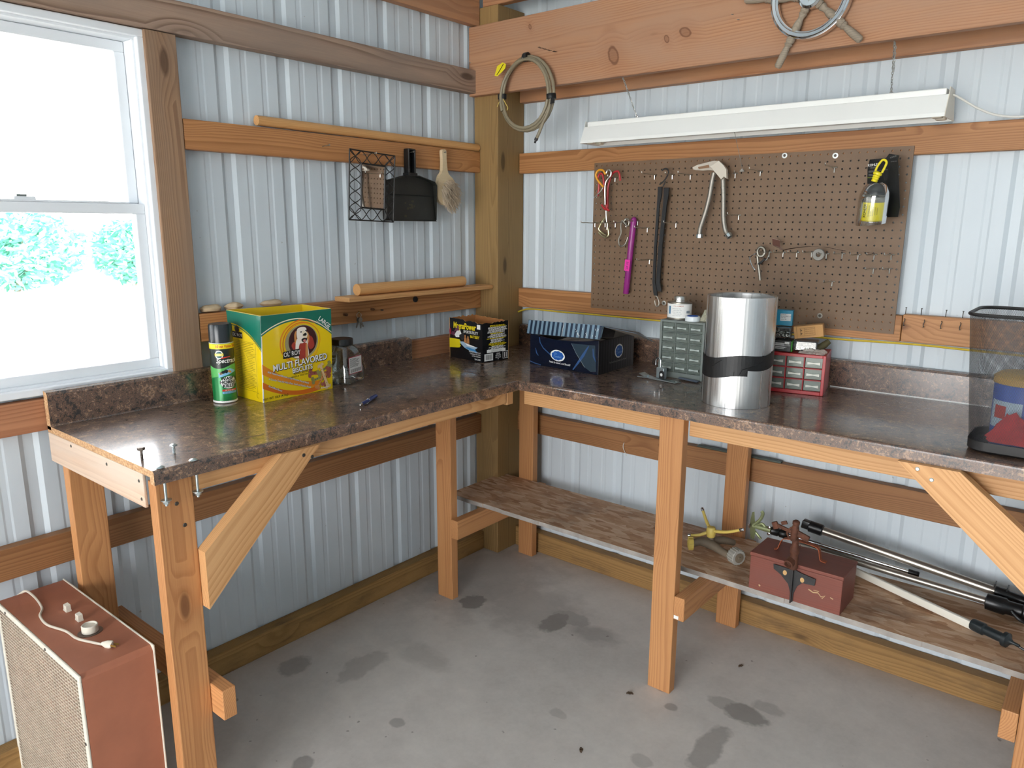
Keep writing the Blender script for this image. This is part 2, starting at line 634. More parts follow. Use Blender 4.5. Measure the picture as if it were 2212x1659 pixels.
def mat_laminate():
    m = N('brown_granite_laminate')
    v = m.coord(rand=False)
    wv = m.noise(v, 26.0, 5, .65, 1.2)
    bl_ = m.noise(v, 95.0, 4, .6, 1.5)
    f = m.math('ADD', m.math('MULTIPLY', wv, .62), m.math('MULTIPLY', bl_, .5))
    f = m.math('ADD', f, m.math('MULTIPLY_ADD', m.noise(v, 240.0, 3, .6), .2, -.13))
    c = m.ramp(f, [(.40, srgb('100D0D')), (.47, srgb('38281F')), (.52, srgb('775640')), (.56, srgb('332A2A')), (.63, srgb('9A7555')), (.74, srgb('84787A'))])
    m.l(c, m.b.inputs['Base Color'])
    dust = m.noise(v, 5.0, 6, .7)
    m.l(m.ramp(dust, [(.35, .10), (.75, .2)]), m.b.inputs['Roughness'])
    m.b.inputs['Specular IOR Level'].default_value = .8
    m.b.inputs['Coat Weight'].default_value = .45
    m.b.inputs['Coat IOR'].default_value = 2.0
    m.b.inputs['Coat Roughness'].default_value = .47
    m.bump(m.noise(m.coord((1, .5, 1), rand=False), 34.0, 4, .6), .04, .003)
    return m.mat


def mat_osb():
    m = N('oriented_strand_board')
    v1 = m.coord((17, 60, 60), rand=False)
    vo = m.n('ShaderNodeTexVoronoi', Scale=1.0)
    vv = m.n('ShaderNodeMix')
    vv.data_type = 'VECTOR'
    nz = m.n('ShaderNodeTexNoise', Scale=.35, Detail=3)
    m.l(v1, nz.inputs['Vector'])
    ad = m.t.nodes.new('ShaderNodeVectorMath')
    ad.operation = 'MULTIPLY_ADD'
    m.l(nz.outputs['Color'], ad.inputs[0])
    ad.inputs[1].default_value = (1.2, 2.2, 2.2)
    m.l(v1, ad.inputs[2])
    m.l(ad.outputs[0], vo.inputs['Vector'])
    sp = m.n('ShaderNodeSeparateColor')
    m.l(vo.outputs['Color'], sp.inputs[0])
    fine = m.noise(m.coord((30, 160, 160), rand=False), 1.0, 3, .6)
    f = m.math('ADD', m.math('MULTIPLY', sp.outputs[0], .65), m.math('MULTIPLY', fine, .4))
    c = m.ramp(f, [(.12, srgb('A07452')), (.35, srgb('BE9470')), (.6, srgb('CFA988')), (.9, srgb('DFC3A6'))])
    d = m.noise(m.coord(rand=False), 3.2, 6, .65)
    c = m.mix(m.ramp(d, [(.52, 0.0), (.7, .6)]), c, srgb('5A4030'))
    m.l(c, m.b.inputs['Base Color'])
    m.b.inputs['Roughness'].default_value = .7
    m.bump(f, .25, .002)
    return m.mat


def mat_chip():
    m = N('particle_board_edge')
    n = m.noise(m.coord(rand=False), 180.0, 4, .7)
    m.l(m.ramp(n, [(.3, srgb('8A5F3E')), (.55, srgb('C29A70')), (.75, srgb('DCC09A'))]), m.b.inputs['Base Color'])
    m.b.inputs['Roughness'].default_value = .85
    return m.mat


def mat_glass(name, tint=(1, 1, 1, 1), fac=.06):
    """thin clear sheet: mostly lets light straight through, with a glossy face."""
    m = N(name)
    m.t.nodes.remove(m.b)
    tr = m.n('ShaderNodeBsdfTransparent', Color=tint)
    gl = m.n('ShaderNodeBsdfGlossy', Roughness=.03)
    fr = m.n('ShaderNodeFresnel', IOR=1.45)
    k = m.math('MULTIPLY_ADD', fr.outputs[0], .8, fac)
    mx = m.n('ShaderNodeMixShader')
    m.l(k, mx.inputs[0])
    m.l(tr.outputs[0], mx.inputs[1])
    m.l(gl.outputs[0], mx.inputs[2])
    m.l(mx.outputs[0], m.out.inputs[0])
    return m.mat


def mat_milky(name, hexc, opacity=.5, rough=.2):
    m = N(name)
    m.b.inputs['Base Color'].default_value = srgb(hexc)
    m.b.inputs['Roughness'].default_value = rough
    tr = m.n('ShaderNodeBsdfTransparent', Color=srgb('EEF2F0'))
    mx = m.n('ShaderNodeMixShader', Fac=opacity)
    m.l(tr.outputs[0], mx.inputs[1])
    m.l(m.b.outputs[0], mx.inputs[2])
    m.l(mx.outputs[0], m.out.inputs[0])
    return m.mat


def mat_net():
    m = N('black_wire_mesh')
    m.b.inputs['Base Color'].default_value = srgb('2A2B2D')
    m.b.inputs['Roughness'].default_value = .4
    m.b.inputs['Metallic'].default_value = .3
    uv = m.n('ShaderNodeTexCoord')
    sp = m.n('ShaderNodeSeparateXYZ')
    m.l(uv.outputs['UV'], sp.inputs[0])
    a = m.math('ADD', m.math('MULTIPLY', sp.outputs[0], 210.0), m.math('MULTIPLY', sp.outputs[1], 300.0))
    b = m.math('SUBTRACT', m.math('MULTIPLY', sp.outputs[0], 210.0), m.math('MULTIPLY', sp.outputs[1], 300.0))
    k = m.math('MAXIMUM', m.math('LESS_THAN', m.math('FRACT', a), .27), m.math('LESS_THAN', m.math('FRACT', b), .27))
    tr = m.n('ShaderNodeBsdfTransparent')
    mx = m.n('ShaderNodeMixShader')
    m.l(k, mx.inputs[0])
    m.l(tr.outputs[0], mx.inputs[1])
    m.l(m.b.outputs[0], mx.inputs[2])
    m.l(mx.outputs[0], m.out.inputs[0])
    return m.mat


PANEL = mat_panel()
CONCRETE = mat_concrete()
LAM = mat_laminate()
OSB = mat_osb()
CHIP = mat_chip()
GLASS = mat_glass('window_glass')
CLEAR = mat_glass('clear_plastic', (.93, .95, .95, 1), .08)
NET = mat_net()
PEG = plain('brown_hardboard', '745B44', .55, var=.07, scale=12)
VINYL = plain('white_vinyl', 'E4E8EC', .35)
WHITE = plain('white_enamel', 'ECECE8', .3)
OFFW = plain('cream_plastic', 'DDD6C6', .4)
PAPER = plain('white_paper', 'E8E8E4', .7)
BLACK = plain('black_plastic', '151617', .35)
BLACKM = plain('black_matte_metal', '1B1A1A', .5, var=.2)
RUBBER = plain('black_rubber', '1A1B1D', .65)
STEEL = plain('bright_steel', 'C9C9C4', .28, metal=1.0)
DULL = plain('dull_steel', '9A958B', .45, metal=.9, var=.15)
ZINC = plain('zinc_plate', 'B9C4C6', .3, metal=.9)
CHROME = plain('chrome', 'D8DADB', .1, metal=1.0)
ALU = plain('bare_aluminium', 'C6C6C4', .3, metal=1.0)
RUST = plain('rusty_iron', '5A3524', .75, metal=.2, var=.35, scale=60)
IRON = plain('dark_iron', '3B3A3A', .55, metal=.5, var=.2)
COPPER = plain('rusty_orange_strap', '9C4F2B', .55, metal=.3, var=.15)
YEL = plain('yellow_plastic', 'E3D21E', .35)
YELM = plain('faded_yellow_plastic', 'D9C064', .5, var=.08)
RED = plain('red_plastic', 'A81E24', .35, var=.08)
REDH = plain('rust_red_enamel', 'A4664C', .5, var=.1, scale=9)
BLUE = plain('blue_plastic', '16306F', .3)
TEAL = plain('teal_plastic', '0E86A8', .4)
GREYP = plain('grey_enamel', '6E7672', .4)
CARD = plain('brown_cardboard', 'B98C58', .8, var=.06)
CARDD = plain('brown_cardboard_inside', 'A9713F', .85, var=.06)
SCREW = plain('dark_nail_head', '55504A', .5, metal=.7)
# ================================================================ the room
ROOM_X, ROOM_Y = 6.4, -6.5


def rib_profile(a0, a1, first, pitch=.229):
    """(position along the wall, depth outward) of the panel: a deep rib every pitch and two shallow ones between."""
    pts = [(a0, 0.0)]
    k = math.floor((a0 - first) / pitch) - 1
    while True:
        c = first + k * pitch
        k += 1
        if c - .04 > a1:
            break
        for dx, half, top, dep in ((0, .026, .013, .0075), (pitch / 3, .013, .007, .0014), (2 * pitch / 3, .013, .007, .0014)):
            q = c + dx
            if q - half <= a0 or q + half >= a1:
                continue
            pts += [(q - half, 0), (q - top, dep), (q + top, dep), (q + half, 0)]
    pts.append((a1, 0.0))
    return pts


def panel_wall(name, axis, fixed, a0, a1, z0, z1, first, out, holes=()):
    """corrugated sheet; holes: (b0, b1, c0, c1) rectangles left open."""
    g = G()
    prof = rib_profile(a0, a1, first)
    cuts = sorted({q for h in holes for q in h[:2]})
    pts = []
    for (p, d), (p2, d2) in zip(prof, prof[1:]):
        pts.append((p, d))
        for c in cuts:
            if p < c < p2:
                pts.append((c, d + (d2 - d) * (c - p) / (p2 - p)))
    pts.append(prof[-1])
    for (p, d), (q, e) in zip(pts, pts[1:]):
        if q - p < 1e-6:
            continue
        mid = (p + q) / 2
        spans = [(z0, z1)]
        for h in holes:
            if h[0] <= mid <= h[1]:
                spans = [(z0, h[2]), (h[3], z1)]
        for s0, s1 in spans:
            if s1 - s0 < 1e-4:
                continue
            if axis == 'x':
                vs = [(p, fixed + out * d, s0), (q, fixed + out * e, s0), (q, fixed + out * e, s1), (p, fixed + out * d, s1)]
            else:
                vs = [(fixed + out * d, p, s0), (fixed + out * e, q, s0), (fixed + out * e, q, s1), (fixed + out * d, p, s1)]
            g.add(vs, [(0, 1, 2, 3)])
    return tag(g.obj(name, PANEL), kind='structure')


tag(panel_wall('wall_left', 'y', 0.0, ROOM_Y, 0.02, 0.0, 4.0, -.253, -1, [(WIN[0], WIN[1], WIN[2], WIN[3])]), 'left wall of white ribbed steel sheet with the window')
tag(panel_wall('wall_right', 'x', 0.0, -.02, ROOM_X, 0.0, 2.75, .009, 1), 'right wall of white ribbed steel sheet behind the pegboard')
panel_wall('wall_back', 'x', ROOM_Y, -.02, ROOM_X, 0.0, 2.75, .1, -1, [(DOOR[0], DOOR[1], 0.0, DOOR[3])])
panel_wall('wall_far', 'y', ROOM_X, ROOM_Y, 0.02, 0.0, 4.0, -.2, 1)

g = G().box((-.02, ROOM_Y, -.12), (ROOM_X, .02, 0.0))
tag(g.obj('floor', CONCRETE), 'grey concrete floor with damp stains', kind='structure')

g = G()
RY = ROOM_Y / 2
RZ = 2.68
for a, b, za, zb in ((.05, RY, RZ, RZ + 1.05), (RY, ROOM_Y - .05, RZ + 1.05, RZ)):
    g.add([(-.05, a, za), (ROOM_X + .05, a, za), (ROOM_X + .05, b, zb), (-.05, b, zb)], [(0, 1, 2, 3)])
    g.add([(-.05, a, za + .02), (ROOM_X + .05, a, za + .02), (ROOM_X + .05, b, zb + .02), (-.05, b, zb + .02)], [(3, 2, 1, 0)])
tag(g.obj('ceiling', PANEL), 'white sloped roof underside', kind='structure')

# ---------------------------------------------------------------- outside
g = G()
g.add([(-90, -60, -.14), (60, -60, -.14), (60, 60, -.14), (-90, 60, -.14)], [(0, 1, 2, 3)])
tag(g.obj('ground', plain('painted_sunlit_lawn', 'E6E4DC', .9, var=.06, scale=2)), 'ground outside the window with sunlight put into its pale colour', kind='structure')  # the lawn's sun brightness is put into this pale colour, no sun lamp

LEAFS = [plain('leaf_green', '62AE98', .6), plain('leaf_teal', '8FD2BF', .6)]


def shrub(c, rx, ry, h, n, size, label, seed, sparse=False):
    r = random.Random(seed)
    root = thing('shrub' if not sparse else 'tree', c, label, 'shrub' if not sparse else 'tree', None)
    gl = G()
    base = .35 * h if sparse else 0.0
    for i in range(n):
        u, v = r.uniform(-1, 1), r.uniform(0, 2 * PI)
        q = r.random() ** (1 / 2.2)
        s = math.sqrt(1 - u * u)
        p = Vector((c[0] + rx * q * s * math.cos(v), c[1] + ry * q * s * math.sin(v), c[2] + base + (h - base) * (.5 + .5 * u * q) + .05))
        a = Vector((r.gauss(0, 1), r.gauss(0, 1), r.gauss(0, .6))).normalized()
        b = a.orthogonal().normalized()
        l = size * r.uniform(.6, 1.3)
        gl.add([p - a * l, p + b * l * .42, p + a * l, p - b * l * .42], [(0, 1, 2, 3)], 0 if r.random() < .55 else 1)
    gl.obj('foliage', LEAFS, root)
    gt = G()
    for k in range(5 if not sparse else 1):
        an = 2 * PI * k / 5
        t = Vector(c) + Vector((rx * .45 * math.cos(an), ry * .45 * math.sin(an), h * .7)) if not sparse else Vector(c) + Vector((.2, .1, h * .75))
        gt.tube([Vector(c), (Vector(c) + t) / 2 + Vector((0, 0, h * .08)), t], [.06 if not sparse else .14, .04 if not sparse else .1, .012 if not sparse else .04], 6)
    gt.obj('trunk' if sparse else 'stem', plain('bark', '9A8A78', .9), root)
    return root


shrub((-19.2, 3.95, -.14), 2.0, 1.7, 2.0, 3600, .13, 'round leafy shrub seen through the lower sash, beside its vertical frame', 1)
shrub((-19.0, 6.75, -.14), 1.4, .95, 1.75, 2400, .12, 'leafy shrub seen through the lower sash, low and closest to the window post', 2)
shrub((-23.0, .4, -.14), 1.7, 1.6, 1.9, 2600, .14, 'leafy shrub seen through the lower sash at the picture edge', 3)

# ---------------------------------------------------------------- posts, girts, header
S = 'structure'
tag(bx((.004, -.1865, 0), (.142, -.004, 2.495), 'z', 'corner_post', W_POST), 'thick greenish treated post standing in the corner', 'post', kind=S)
tag(bx((.002, -2.02 - 1.2, 2.142), (.045, -.218, 2.237), 'y', 'wall_girt', W_GREY), 'weathered grey-brown girt above the window, meeting the header beam', 'girt', kind=S)
tag(bx((.002, -1.566, 1.81), (.039, -.188, 1.901), 'y', 'wall_girt', W_GIRT), 'orange girt on the left wall behind the hanging dustpan', 'girt', kind=S)
tag(bx((.002, -1.566, 1.203), (.039, -.188, 1.294), 'y', 'wall_girt', W_GIRT), 'orange girt on the left wall above the dog biscuit box, with keys', 'girt', kind=S)
tag(bx((.002, -3.2, 1.005), (.036, -.188, 1.096), 'y', 'wall_girt', wood('reddish_girt', 'B07C5A', '7A4830', rough=.6)), 'reddish girt just under the window sill, running behind the backsplash', 'girt', kind=S)
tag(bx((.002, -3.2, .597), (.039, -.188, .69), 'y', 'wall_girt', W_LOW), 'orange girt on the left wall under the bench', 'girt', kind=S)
tag(bx((.002, -1.664, 1.098), (.041, -1.568, 2.140), 'z', 'window_post', W_WIN), 'brown upright board beside the window', 'post', kind=S)
tag(bx((.144, -.039, 2.115), (3.2, -.002, 2.205), 'x', 'wall_girt', W_BEAM), 'orange girt on the right wall just behind the header beam', 'girt', kind=S)
tag(bx((.144, -.039, 1.81), (3.2, -.002, 1.898), 'x', 'wall_girt', W_GIRT), 'orange girt on the right wall along the pegboard top', 'girt', kind=S)
tag(bx((.144, -.039, 1.203), (1.795, -.002, 1.291), 'x', 'wall_girt', W_GIRT), 'orange girt on the right wall behind the pegboard bottom', 'girt', kind=S)
tag(bx((1.797, -.039, 1.205), (3.2, -.002, 1.296), 'x', 'wall_girt', W_LEG), 'paler girt right of the pegboard with four nails', 'girt', kind=S)
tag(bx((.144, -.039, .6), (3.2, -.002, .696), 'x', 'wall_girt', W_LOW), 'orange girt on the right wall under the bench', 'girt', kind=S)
tag(bx((.002, -6.4, 0), (.052, -.188, .092), 'y', 'baseboard_left', W_SILL), 'treated sill plank along the floor of the left wall', kind=S)
tag(bx((.144, -.05, 0), (6.3, -.002, .1), 'x', 'baseboard_right', W_SILL), 'treated sill plank along the floor of the right wall', kind=S)

W_HEAD = wood('knotty_header_lumber', 'C4916A', '925A38', grey='A98268', rough=.6, knots=.9, ring=30, contrast=1.1, spots=[(-1.059, -.064, .024, .032), (-.837, -.037, .011, .013), (-.765, -.025, .023, .016), (-1.46, .096, .008, .01)])
# header beam with its end notched round the upper girt
HB = bx((.006, -.222, 2.132), (3.6, -.188, 2.415), 'x', 'header_beam', W_HEAD)
tag(HB, 'wide orange header beam carrying the ship wheel and the light', 'beam', kind=S)
hb = G()
for x, z in ((.07, 2.355), (.075, 2.17), (1.25, 2.38), (1.24, 2.31), (2.0, 2.2), (.09, 2.24)):
    hb.lathe([(.0045, 0), (.0035, .0012)], (x, -.2222, z), (0, -1, 0), 10)
hb.obj('nail_head', ZINC, HB)
sp = G()
for (x, a, b) in ((.47, 2.32, 2.405), (.475, 2.27, 2.31)):
    for k in range(9):
        z = a + (b - a) * k / 9
        sp.box((x - .006 + .002 * (k % 3), -.2224, z), (x + .008 - .002 * (k % 2), -.2221, z + .006))
sp.obj('stencil_mark', plain('stamp_ink', '3A241A', .9), HB)

# roof truss chord over the left wall and its nail plate
TC = bx((.004, -3.2, 2.42), (.042, -.19, 2.56), 'y', 'trim_1', W_BEAM)
tag(TC, 'orange truss chord high on the left wall', 'truss', kind=S)
g = G().box((.043, -.285, 2.428), (.045, -.2, 2.535))
for a in range(5):
    for b in range(8):
        g.box((.045, -.277 + a * .016, 2.436 + b * .012), (.0458, -.272 + a * .016, 2.442 + b * .012))
g.obj('nail_plate', ZINC, TC)
tag(bx((.05, -.18, 2.497), (3.2, -.142, 2.6), 'x', 'trim_2', W_BEAM), 'reddish top plate above the corner post', 'truss', kind=S)

# ---------------------------------------------------------------- window_1: white single-hung vinyl window
y0, y1, z0, z1 = WIN
wr = thing('window_1', (0, (y0 + y1) / 2, z0), 'white vinyl sash window in the left wall', None)
wr['kind'] = S


def ring(g, lo_y, lo_z, hi_y, hi_z, w, x0, x1, bev=.003, wb=None):
    wb = wb or w
    g.box((x0, lo_y, lo_z), (x1, hi_y, lo_z + wb), bev=bev)
    g.box((x0, lo_y, hi_z - w), (x1, hi_y, hi_z), bev=bev)
    g.box((x0, lo_y, lo_z + wb), (x1, lo_y + w, hi_z - w), bev=bev)
    g.box((x0, hi_y - w, lo_z + wb), (x1, hi_y, hi_z - w), bev=bev)


g = G()
ring(g, y0, z0, y1, z1, .022, -.085, .03)
ring(g, y0 + .016, z0 + .016, y1 - .016, z1 - .016, .013, -.07, .012, bev=.002)
g.obj('window_frame', VINYL, wr)
zm = 1.625
g = G()
ring(g, y0 + .03, zm - .012, y1 - .03, z1 - .03, .030, -.07, -.04)
g.obj('upper_sash', VINYL, wr)
lk = G().box((-.03, -2.04, zm + .018), (-.008, -1.985, zm + .03), bev=.003)
lk.box((-.026, -2.03, zm + .03), (-.014, -2.005, zm + .036), 1, bev=.001)
lk.obj('sash_lock', [VINYL, GREYP], wr)
g = G()
ring(g, y0 + .029, z0 + .028, y1 - .029, zm + .016, .030, -.035, -.004)
g.box((-.036, y0 + .06, zm + .0165), (-.006, y1 - .075, zm + .022), bev=.001)
g.obj('lower_sash', VINYL, wr)
G().box((-.058, y0 + .055, zm + .012), (-.054, y1 - .055, z1 - .055)).obj('upper_pane', GLASS, wr)
G().box((-.022, y0 + .052, z0 + .052), (-.018, y1 - .052, zm - .008)).obj('lower_pane', GLASS, wr)

# ================================================================ the bench
HC = 1.0195
# left frame
bl = thing('workbench_frame', (.33, -1.4, 0), 'orange lumber frame carrying the worktop under the window', 'workbench')
bx((.617, -2.037, 0), (.655, -1.947, .984), 'z', 'leg', W_LEG, bl)
bx((.09, -2.037, 0), (.128, -1.947, 1.0), 'z', 'leg', W_LEG, bl)
tag(bx((.042, -2.047, .915), (.615, -2.0385, 1.001), 'x', 'end_board', W_END, bl), 'pale washed end board')
bx((.612, -1.946, .937), (.65, -.735, 1.001), 'y', 'apron', W_NEW, bl)
bx((.612, -.73, .93), (.65, -.6955, 1.001), 'z', 'corner_block', W_NEW, bl)
bx((.056, -1.9462, .325), (.712, -1.909, .41), 'x', 'stretcher', W_LEG, bl)
pl = board('brace', (.671, -1.87, .63), (.671, -1.66, .99), .1, .036, (0, 1, -.6), W_NEW, bl)


def mitred(name, pts, x0, x1, mat, parent, plane):
    """a brace cut square to the leg: polygon in (y,z) or (x,z), turned so its own x axis is its length."""
    p = [Vector(q) for q in pts]
    d = ((p[1] - p[0]) + (p[2] - p[3])).normalized()
    nrm = Vector((-d.y, d.x))
    c = sum(p, Vector((0, 0))) / 4
    g = G()
    loc = [((q - c).dot(d), (q - c).dot(nrm)) for q in p]
    g.prism(loc, (0, 0, -(x1 - x0) / 2), (1, 0, 0), (0, 1, 0), (0, 0, 1), x1 - x0)
    me = bpy.data.meshes.new(name)
    me.from_pydata(g.v, [], g.f)
    me.materials.append(mat)
    me.update()
    o = bpy.data.objects.new(name, me)
    col.objects.link(o)
    if plane == 'x':
        ux, uy = Vector((0, d.x, d.y)), Vector((0, nrm.x, nrm.y))
        cc = Vector(((x0 + x1) / 2, c.x, c.y))
    else:
        ux, uy = Vector((d.x, 0, d.y)), Vector((nrm.x, 0, nrm.y))
        cc = Vector((c.x, (x0 + x1) / 2, c.y))
    M = Matrix((ux, uy, ux.cross(uy))).transposed().to_4x4()
    M.translation = cc - Vector(parent['_o'])
    o.parent = parent
    o.matrix_basis = M
    o['_o'] = tuple(cc)
    bm = bmesh.new()
    bm.from_mesh(me)
    bmesh.ops.recalc_face_normals(bm, faces=bm.faces)
    bm.to_mesh(me)
    bm.free()
    return o


bpy.data.objects.remove(pl)
BL = mitred('brace', [(-1.9465, .632), (-1.59, .984), (-1.712, .984), (-1.9465, .786)], .6505, .687, W_NEW, bl, 'x')
def nails_on(parent, mat, pts, nrm, r=.0055):
    for p in pts:
        G().lathe([(r, 0), (r * .75, .0012)], p, nrm, 10).obj('nail_head', mat, parent)


nails_on(bl, SCREW, [(.6872, -1.645, .966), (.6872, -1.618, .955)], (1, 0, 0))
nails_on(bl, SCREW, [(.6552, -1.99, .92), (.6552, -1.975, .86)], (1, 0, 0))
nails_on(bl, SCREW, [(.595, -2.0472, .98), (.60, -2.0472, .935), (.42, -2.0472, .985), (.2, -2.0472, .99)], (0, -1, 0), .0045)

# right frame
br = thing('workbench_frame', (1.3, -.36, 0), 'orange lumber frame carrying the worktop under the pegboard', 'workbench')
for x0, x1, mat in ((.214, .2985, W_LEG), (1.2476, 1.332, W_LEG), (2.302, 2.386, W_LEG)):
    bx((x0, -.672, 0), (x1, -.634, .984), 'z', 'leg', mat, br)
    bx((x0, -.114, 0), (x1, -.077, 1.0), 'z', 'leg', mat, br)
for x0 in (.3, 1.3335, 2.263):
    bx((x0, -.676, .288), (x0 + .038, -.06, .371), 'y', 'stretcher', W_LEG, br)
bx((.652, -.633, .918), (1.245, -.597, 1.001), 'x', 'apron', W_NEW, br)
bx((1.334, -.633, .918), (2.6, -.597, 1.001), 'x', 'apron', W_NEW, br)
mitred('brace', [(1.962, .984), (2.30, .683), (2.30, .825), (2.105, .984)], -.708, -.673, W_NEW, br, 'y')
nails_on(br, ZINC, [(2.01, -.7082, .972), (2.045, -.7082, .95)], (0, -1, 0))
G().rect(0, 0, .017, .012, frame((1.336, -.6765, .292), (1, 0, 0), (0, 0, 1)), .0002).obj('price_sticker', PAPER, br)

# worktops: post-formed laminate with a rolled front edge
arc = [(.665 + .008 * math.cos(a), HC - .008 + .008 * math.sin(a)) for a in (PI / 2, PI / 3, PI / 6, 0)]
profile = [(.04, HC)] + arc + [(.673, HC - .035), (.652, HC - .035), (.652, HC - .018), (.04, HC - .018)]
wl = thing('worktop', (.33, -1.37, HC - .018), 'brown granite-patterned worktop under the window', 'worktop')
g = G()
n_ = len(profile)
a = [Vector((x, -2.046, z)) for x, z in profile]
b = [Vector((x, -.6925, z)) for x, z in profile]
g.add(a + b, [(i, (i + 1) % n_, n_ + (i + 1) % n_, n_ + i) for i in range(n_)], 0)
g.add(a, [tuple(range(n_))[::-1]], 1)
g.add(b, [tuple(range(n_))], 1)
g.obj('countertop', [LAM, CHIP], wl)
g = G()
bs = [(.008, HC - .01), (.036, HC - .01), (.034, HC + .004), (.034, HC + .09), (.029, HC + .098), (.008, HC + .1)]
a = [Vector((x + .0315, -2.046, z)) for x, z in bs]
b = [Vector((x + .0315, -.655, z - (.012 if z > HC + .095 else 0))) for x, z in bs]
mid = [Vector((x + .0315, -.667, z)) for x, z in bs]
g.add(a + mid + b, [(i, (i + 1) % 6, 6 + (i + 1) % 6, 6 + i) for i in range(6)] + [(6 + i, 6 + (i + 1) % 6, 12 + (i + 1) % 6, 12 + i) for i in range(6)], 0)
g.add(a, [tuple(range(6))[::-1]], 1)
g.add(b, [tuple(range(6))], 0)
g.obj('backsplash', [LAM, CHIP], wl)
fr = frame((0, 0, HC), (1, 0, 0), (0, 1, 0))
sc_ = G()
q = [(.585 + .006 * math.sin(k * 1.7), -1.93 + .018 * k) for k in range(14)]
sc_.band(q, [.002 + .004 * abs(math.sin(k)) for k in range(14)], fr, .0003)
sc_.obj('gouge', plain('worn_laminate', '4A3C3A', .5), wl)

wr2 = thing('worktop', (1.4, -.35, HC - .018), 'brown granite-patterned worktop under the pegboard', 'worktop')
g = G()
prof2 = [(-(p[0] + .017) if p[0] > .05 else -.012, p[1]) for p in profile]
a = [Vector((.145, y, z)) for y, z in prof2]
b = [Vector((2.75, y, z)) for y, z in prof2]
g.add(a + b, [(i, n_ + i, n_ + (i + 1) % n_, (i + 1) % n_) for i in range(n_)], 0)
g.add(b, [tuple(range(n_))], 1)
g.add(a, [tuple(range(n_))[::-1]], 1)
g.box((.069, -.69, HC - .018), (.1448, -.188, HC - .0002), 0)
g.box((.04, -.652, HC - .018), (.069, -.188, HC - .0002), 0)
g.obj('countertop', [LAM, CHIP], wr2)
g = G()
a = [Vector((.146, -x, z)) for x, z in bs]
b = [Vector((2.75, -x, z)) for x, z in bs]
g.add(a + b, [(i, 6 + i, 6 + (i + 1) % 6, (i + 1) % 6) for i in range(6)], 0)
g.add(a, [tuple(range(6))], 0)
g.add(b, [tuple(range(6))[::-1]], 0)
g.obj('backsplash', LAM, wr2)
G().box((1.585, -.038, HC + .0002), (2.75, -.0345, HC + .003)).obj('seam_strip', WHITE, wr2)

# lower shelf
sh = G()
for i in range(26):
    x0, x1 = .112 + (2.75 - .112) * i / 26, .112 + (2.75 - .112) * (i + 1) / 26
    r = random.Random(i)
    y0_ = -.49 + r.uniform(-.002, .002)
    sh.box((x0, y0_, .372), (x1, -.1155, .39))
for i in range(26):
    sh.m[6 * i + 2] = 1
tag(sh.obj('shelf_board', [OSB, plain('weathered_board_edge', '9A938C', .8, var=.2, scale=20)]), 'long strand-board shelf low under the bench beside the toolbox', 'shelf')
# ================================================================ things on the worktop under the window
V = Vector
Z = HC + .0006


def fmap_cyl(cx, cy, r, zb, a_c):
    """wrap (a, b) = (arc length, height) round a can; a_c is the angle of the can's facing side."""
    def f(a, b, off):
        g = a_c + a / r
        return (cx + (r + off) * math.cos(g), cy + (r + off) * math.sin(g), zb + b)
    return f


def cyl_patch(g, fm, a0, a1, b0, b1, off, m, k=14):
    vs = []
    for i in range(k + 1):
        a = a0 + (a1 - a0) * i / k
        vs += [fm(a, b0(a) if callable(b0) else b0, off), fm(a, b1(a) if callable(b1) else b1, off)]
    g.add(vs, [(2 * i, 2 * i + 2, 2 * i + 3, 2 * i + 1) for i in range(k)], m, True)


def cyl_poly(g, fm, poly, off, m):
    """convex outline, cut into upright slivers so that it follows the can."""
    lo, hi = min(a for a, b in poly), max(a for a, b in poly)
    n = len(poly)

    def cut(x):
        ys = []
        for i in range(n):
            (a, b), (c, d) = poly[i], poly[(i + 1) % n]
            if (a - x) * (c - x) <= 0 and abs(a - c) > 1e-9:
                ys.append(b + (d - b) * (x - a) / (c - a))
        return (min(ys), max(ys)) if ys else (0, 0)
    k = max(3, int((hi - lo) / .004))
    e = (hi - lo) * 1e-4
    xs = [lo + e + (hi - lo - 2 * e) * i / k for i in range(k + 1)]
    cs = [cut(x) for x in xs]
    vs = []
    for x, (y0, y1) in zip(xs, cs):
        vs += [fm(x, y0, off), fm(x, y1, off)]
    g.add(vs, [(2 * i, 2 * i + 2, 2 * i + 3, 2 * i + 1) for i in range(k)], m, True)


# ---- insect spray can
cx, cy, r = .151, -1.560, .0375
can = thing('spray_can', (cx, cy, Z), 'green and black insect spray can with a black cap beside the yellow box', 'spray can')
GREEN = plain('can_green', '0F7A3C', .3, metal=.2)
LGREEN = plain('can_light_green', '5BB25E', .3)
CANBLK = plain('can_black', '14201A', .3)
YPRINT = plain('print_yellow', 'F0DA1E', .4)
REDP = plain('print_red', 'C8321E', .4)
INK = plain('print_black', '17150F', .5)
SKYB = plain('print_sky_blue', '7DB9DC', .4)
ORANGE = plain('print_orange', 'E58A1E', .45)
DKORANGE = plain('print_dark_orange', 'D96E1C', .45)
TAN = plain('print_tan', 'C79A62', .5)
g = G()
g.lathe([(r - .003, 0), (r, .002), (r, .006), (r - .001, .008), (r - .001, .19), (r - .0005, .193), (r - .005, .2)], (cx, cy, Z), n=40,
        mats=[WHITE, WHITE, WHITE, GREEN, GREEN, GREEN, GREEN] and [1, 1, 1, 0, 0, 1, 1])
g.obj('body', [GREEN, WHITE], can)
g = G()
g.lathe([(r - .0015, .193), (r - .0015, .248), (r - .004, .253), (r - .007, .2535), (r - .009, .2525)], (cx, cy, Z), n=40)
g.obj('cap', plain('cap_black', '20262A', .25), can)
a_c = math.atan2(-2.8046 - cy, 2.3697 - cx) + .35
fm = fmap_cyl(cx, cy, r - .001, Z, a_c)
g = G()
W2 = r * 1.9
cyl_patch(g, fm, -W2, W2, .176, .1925, .0003, 1, 24)
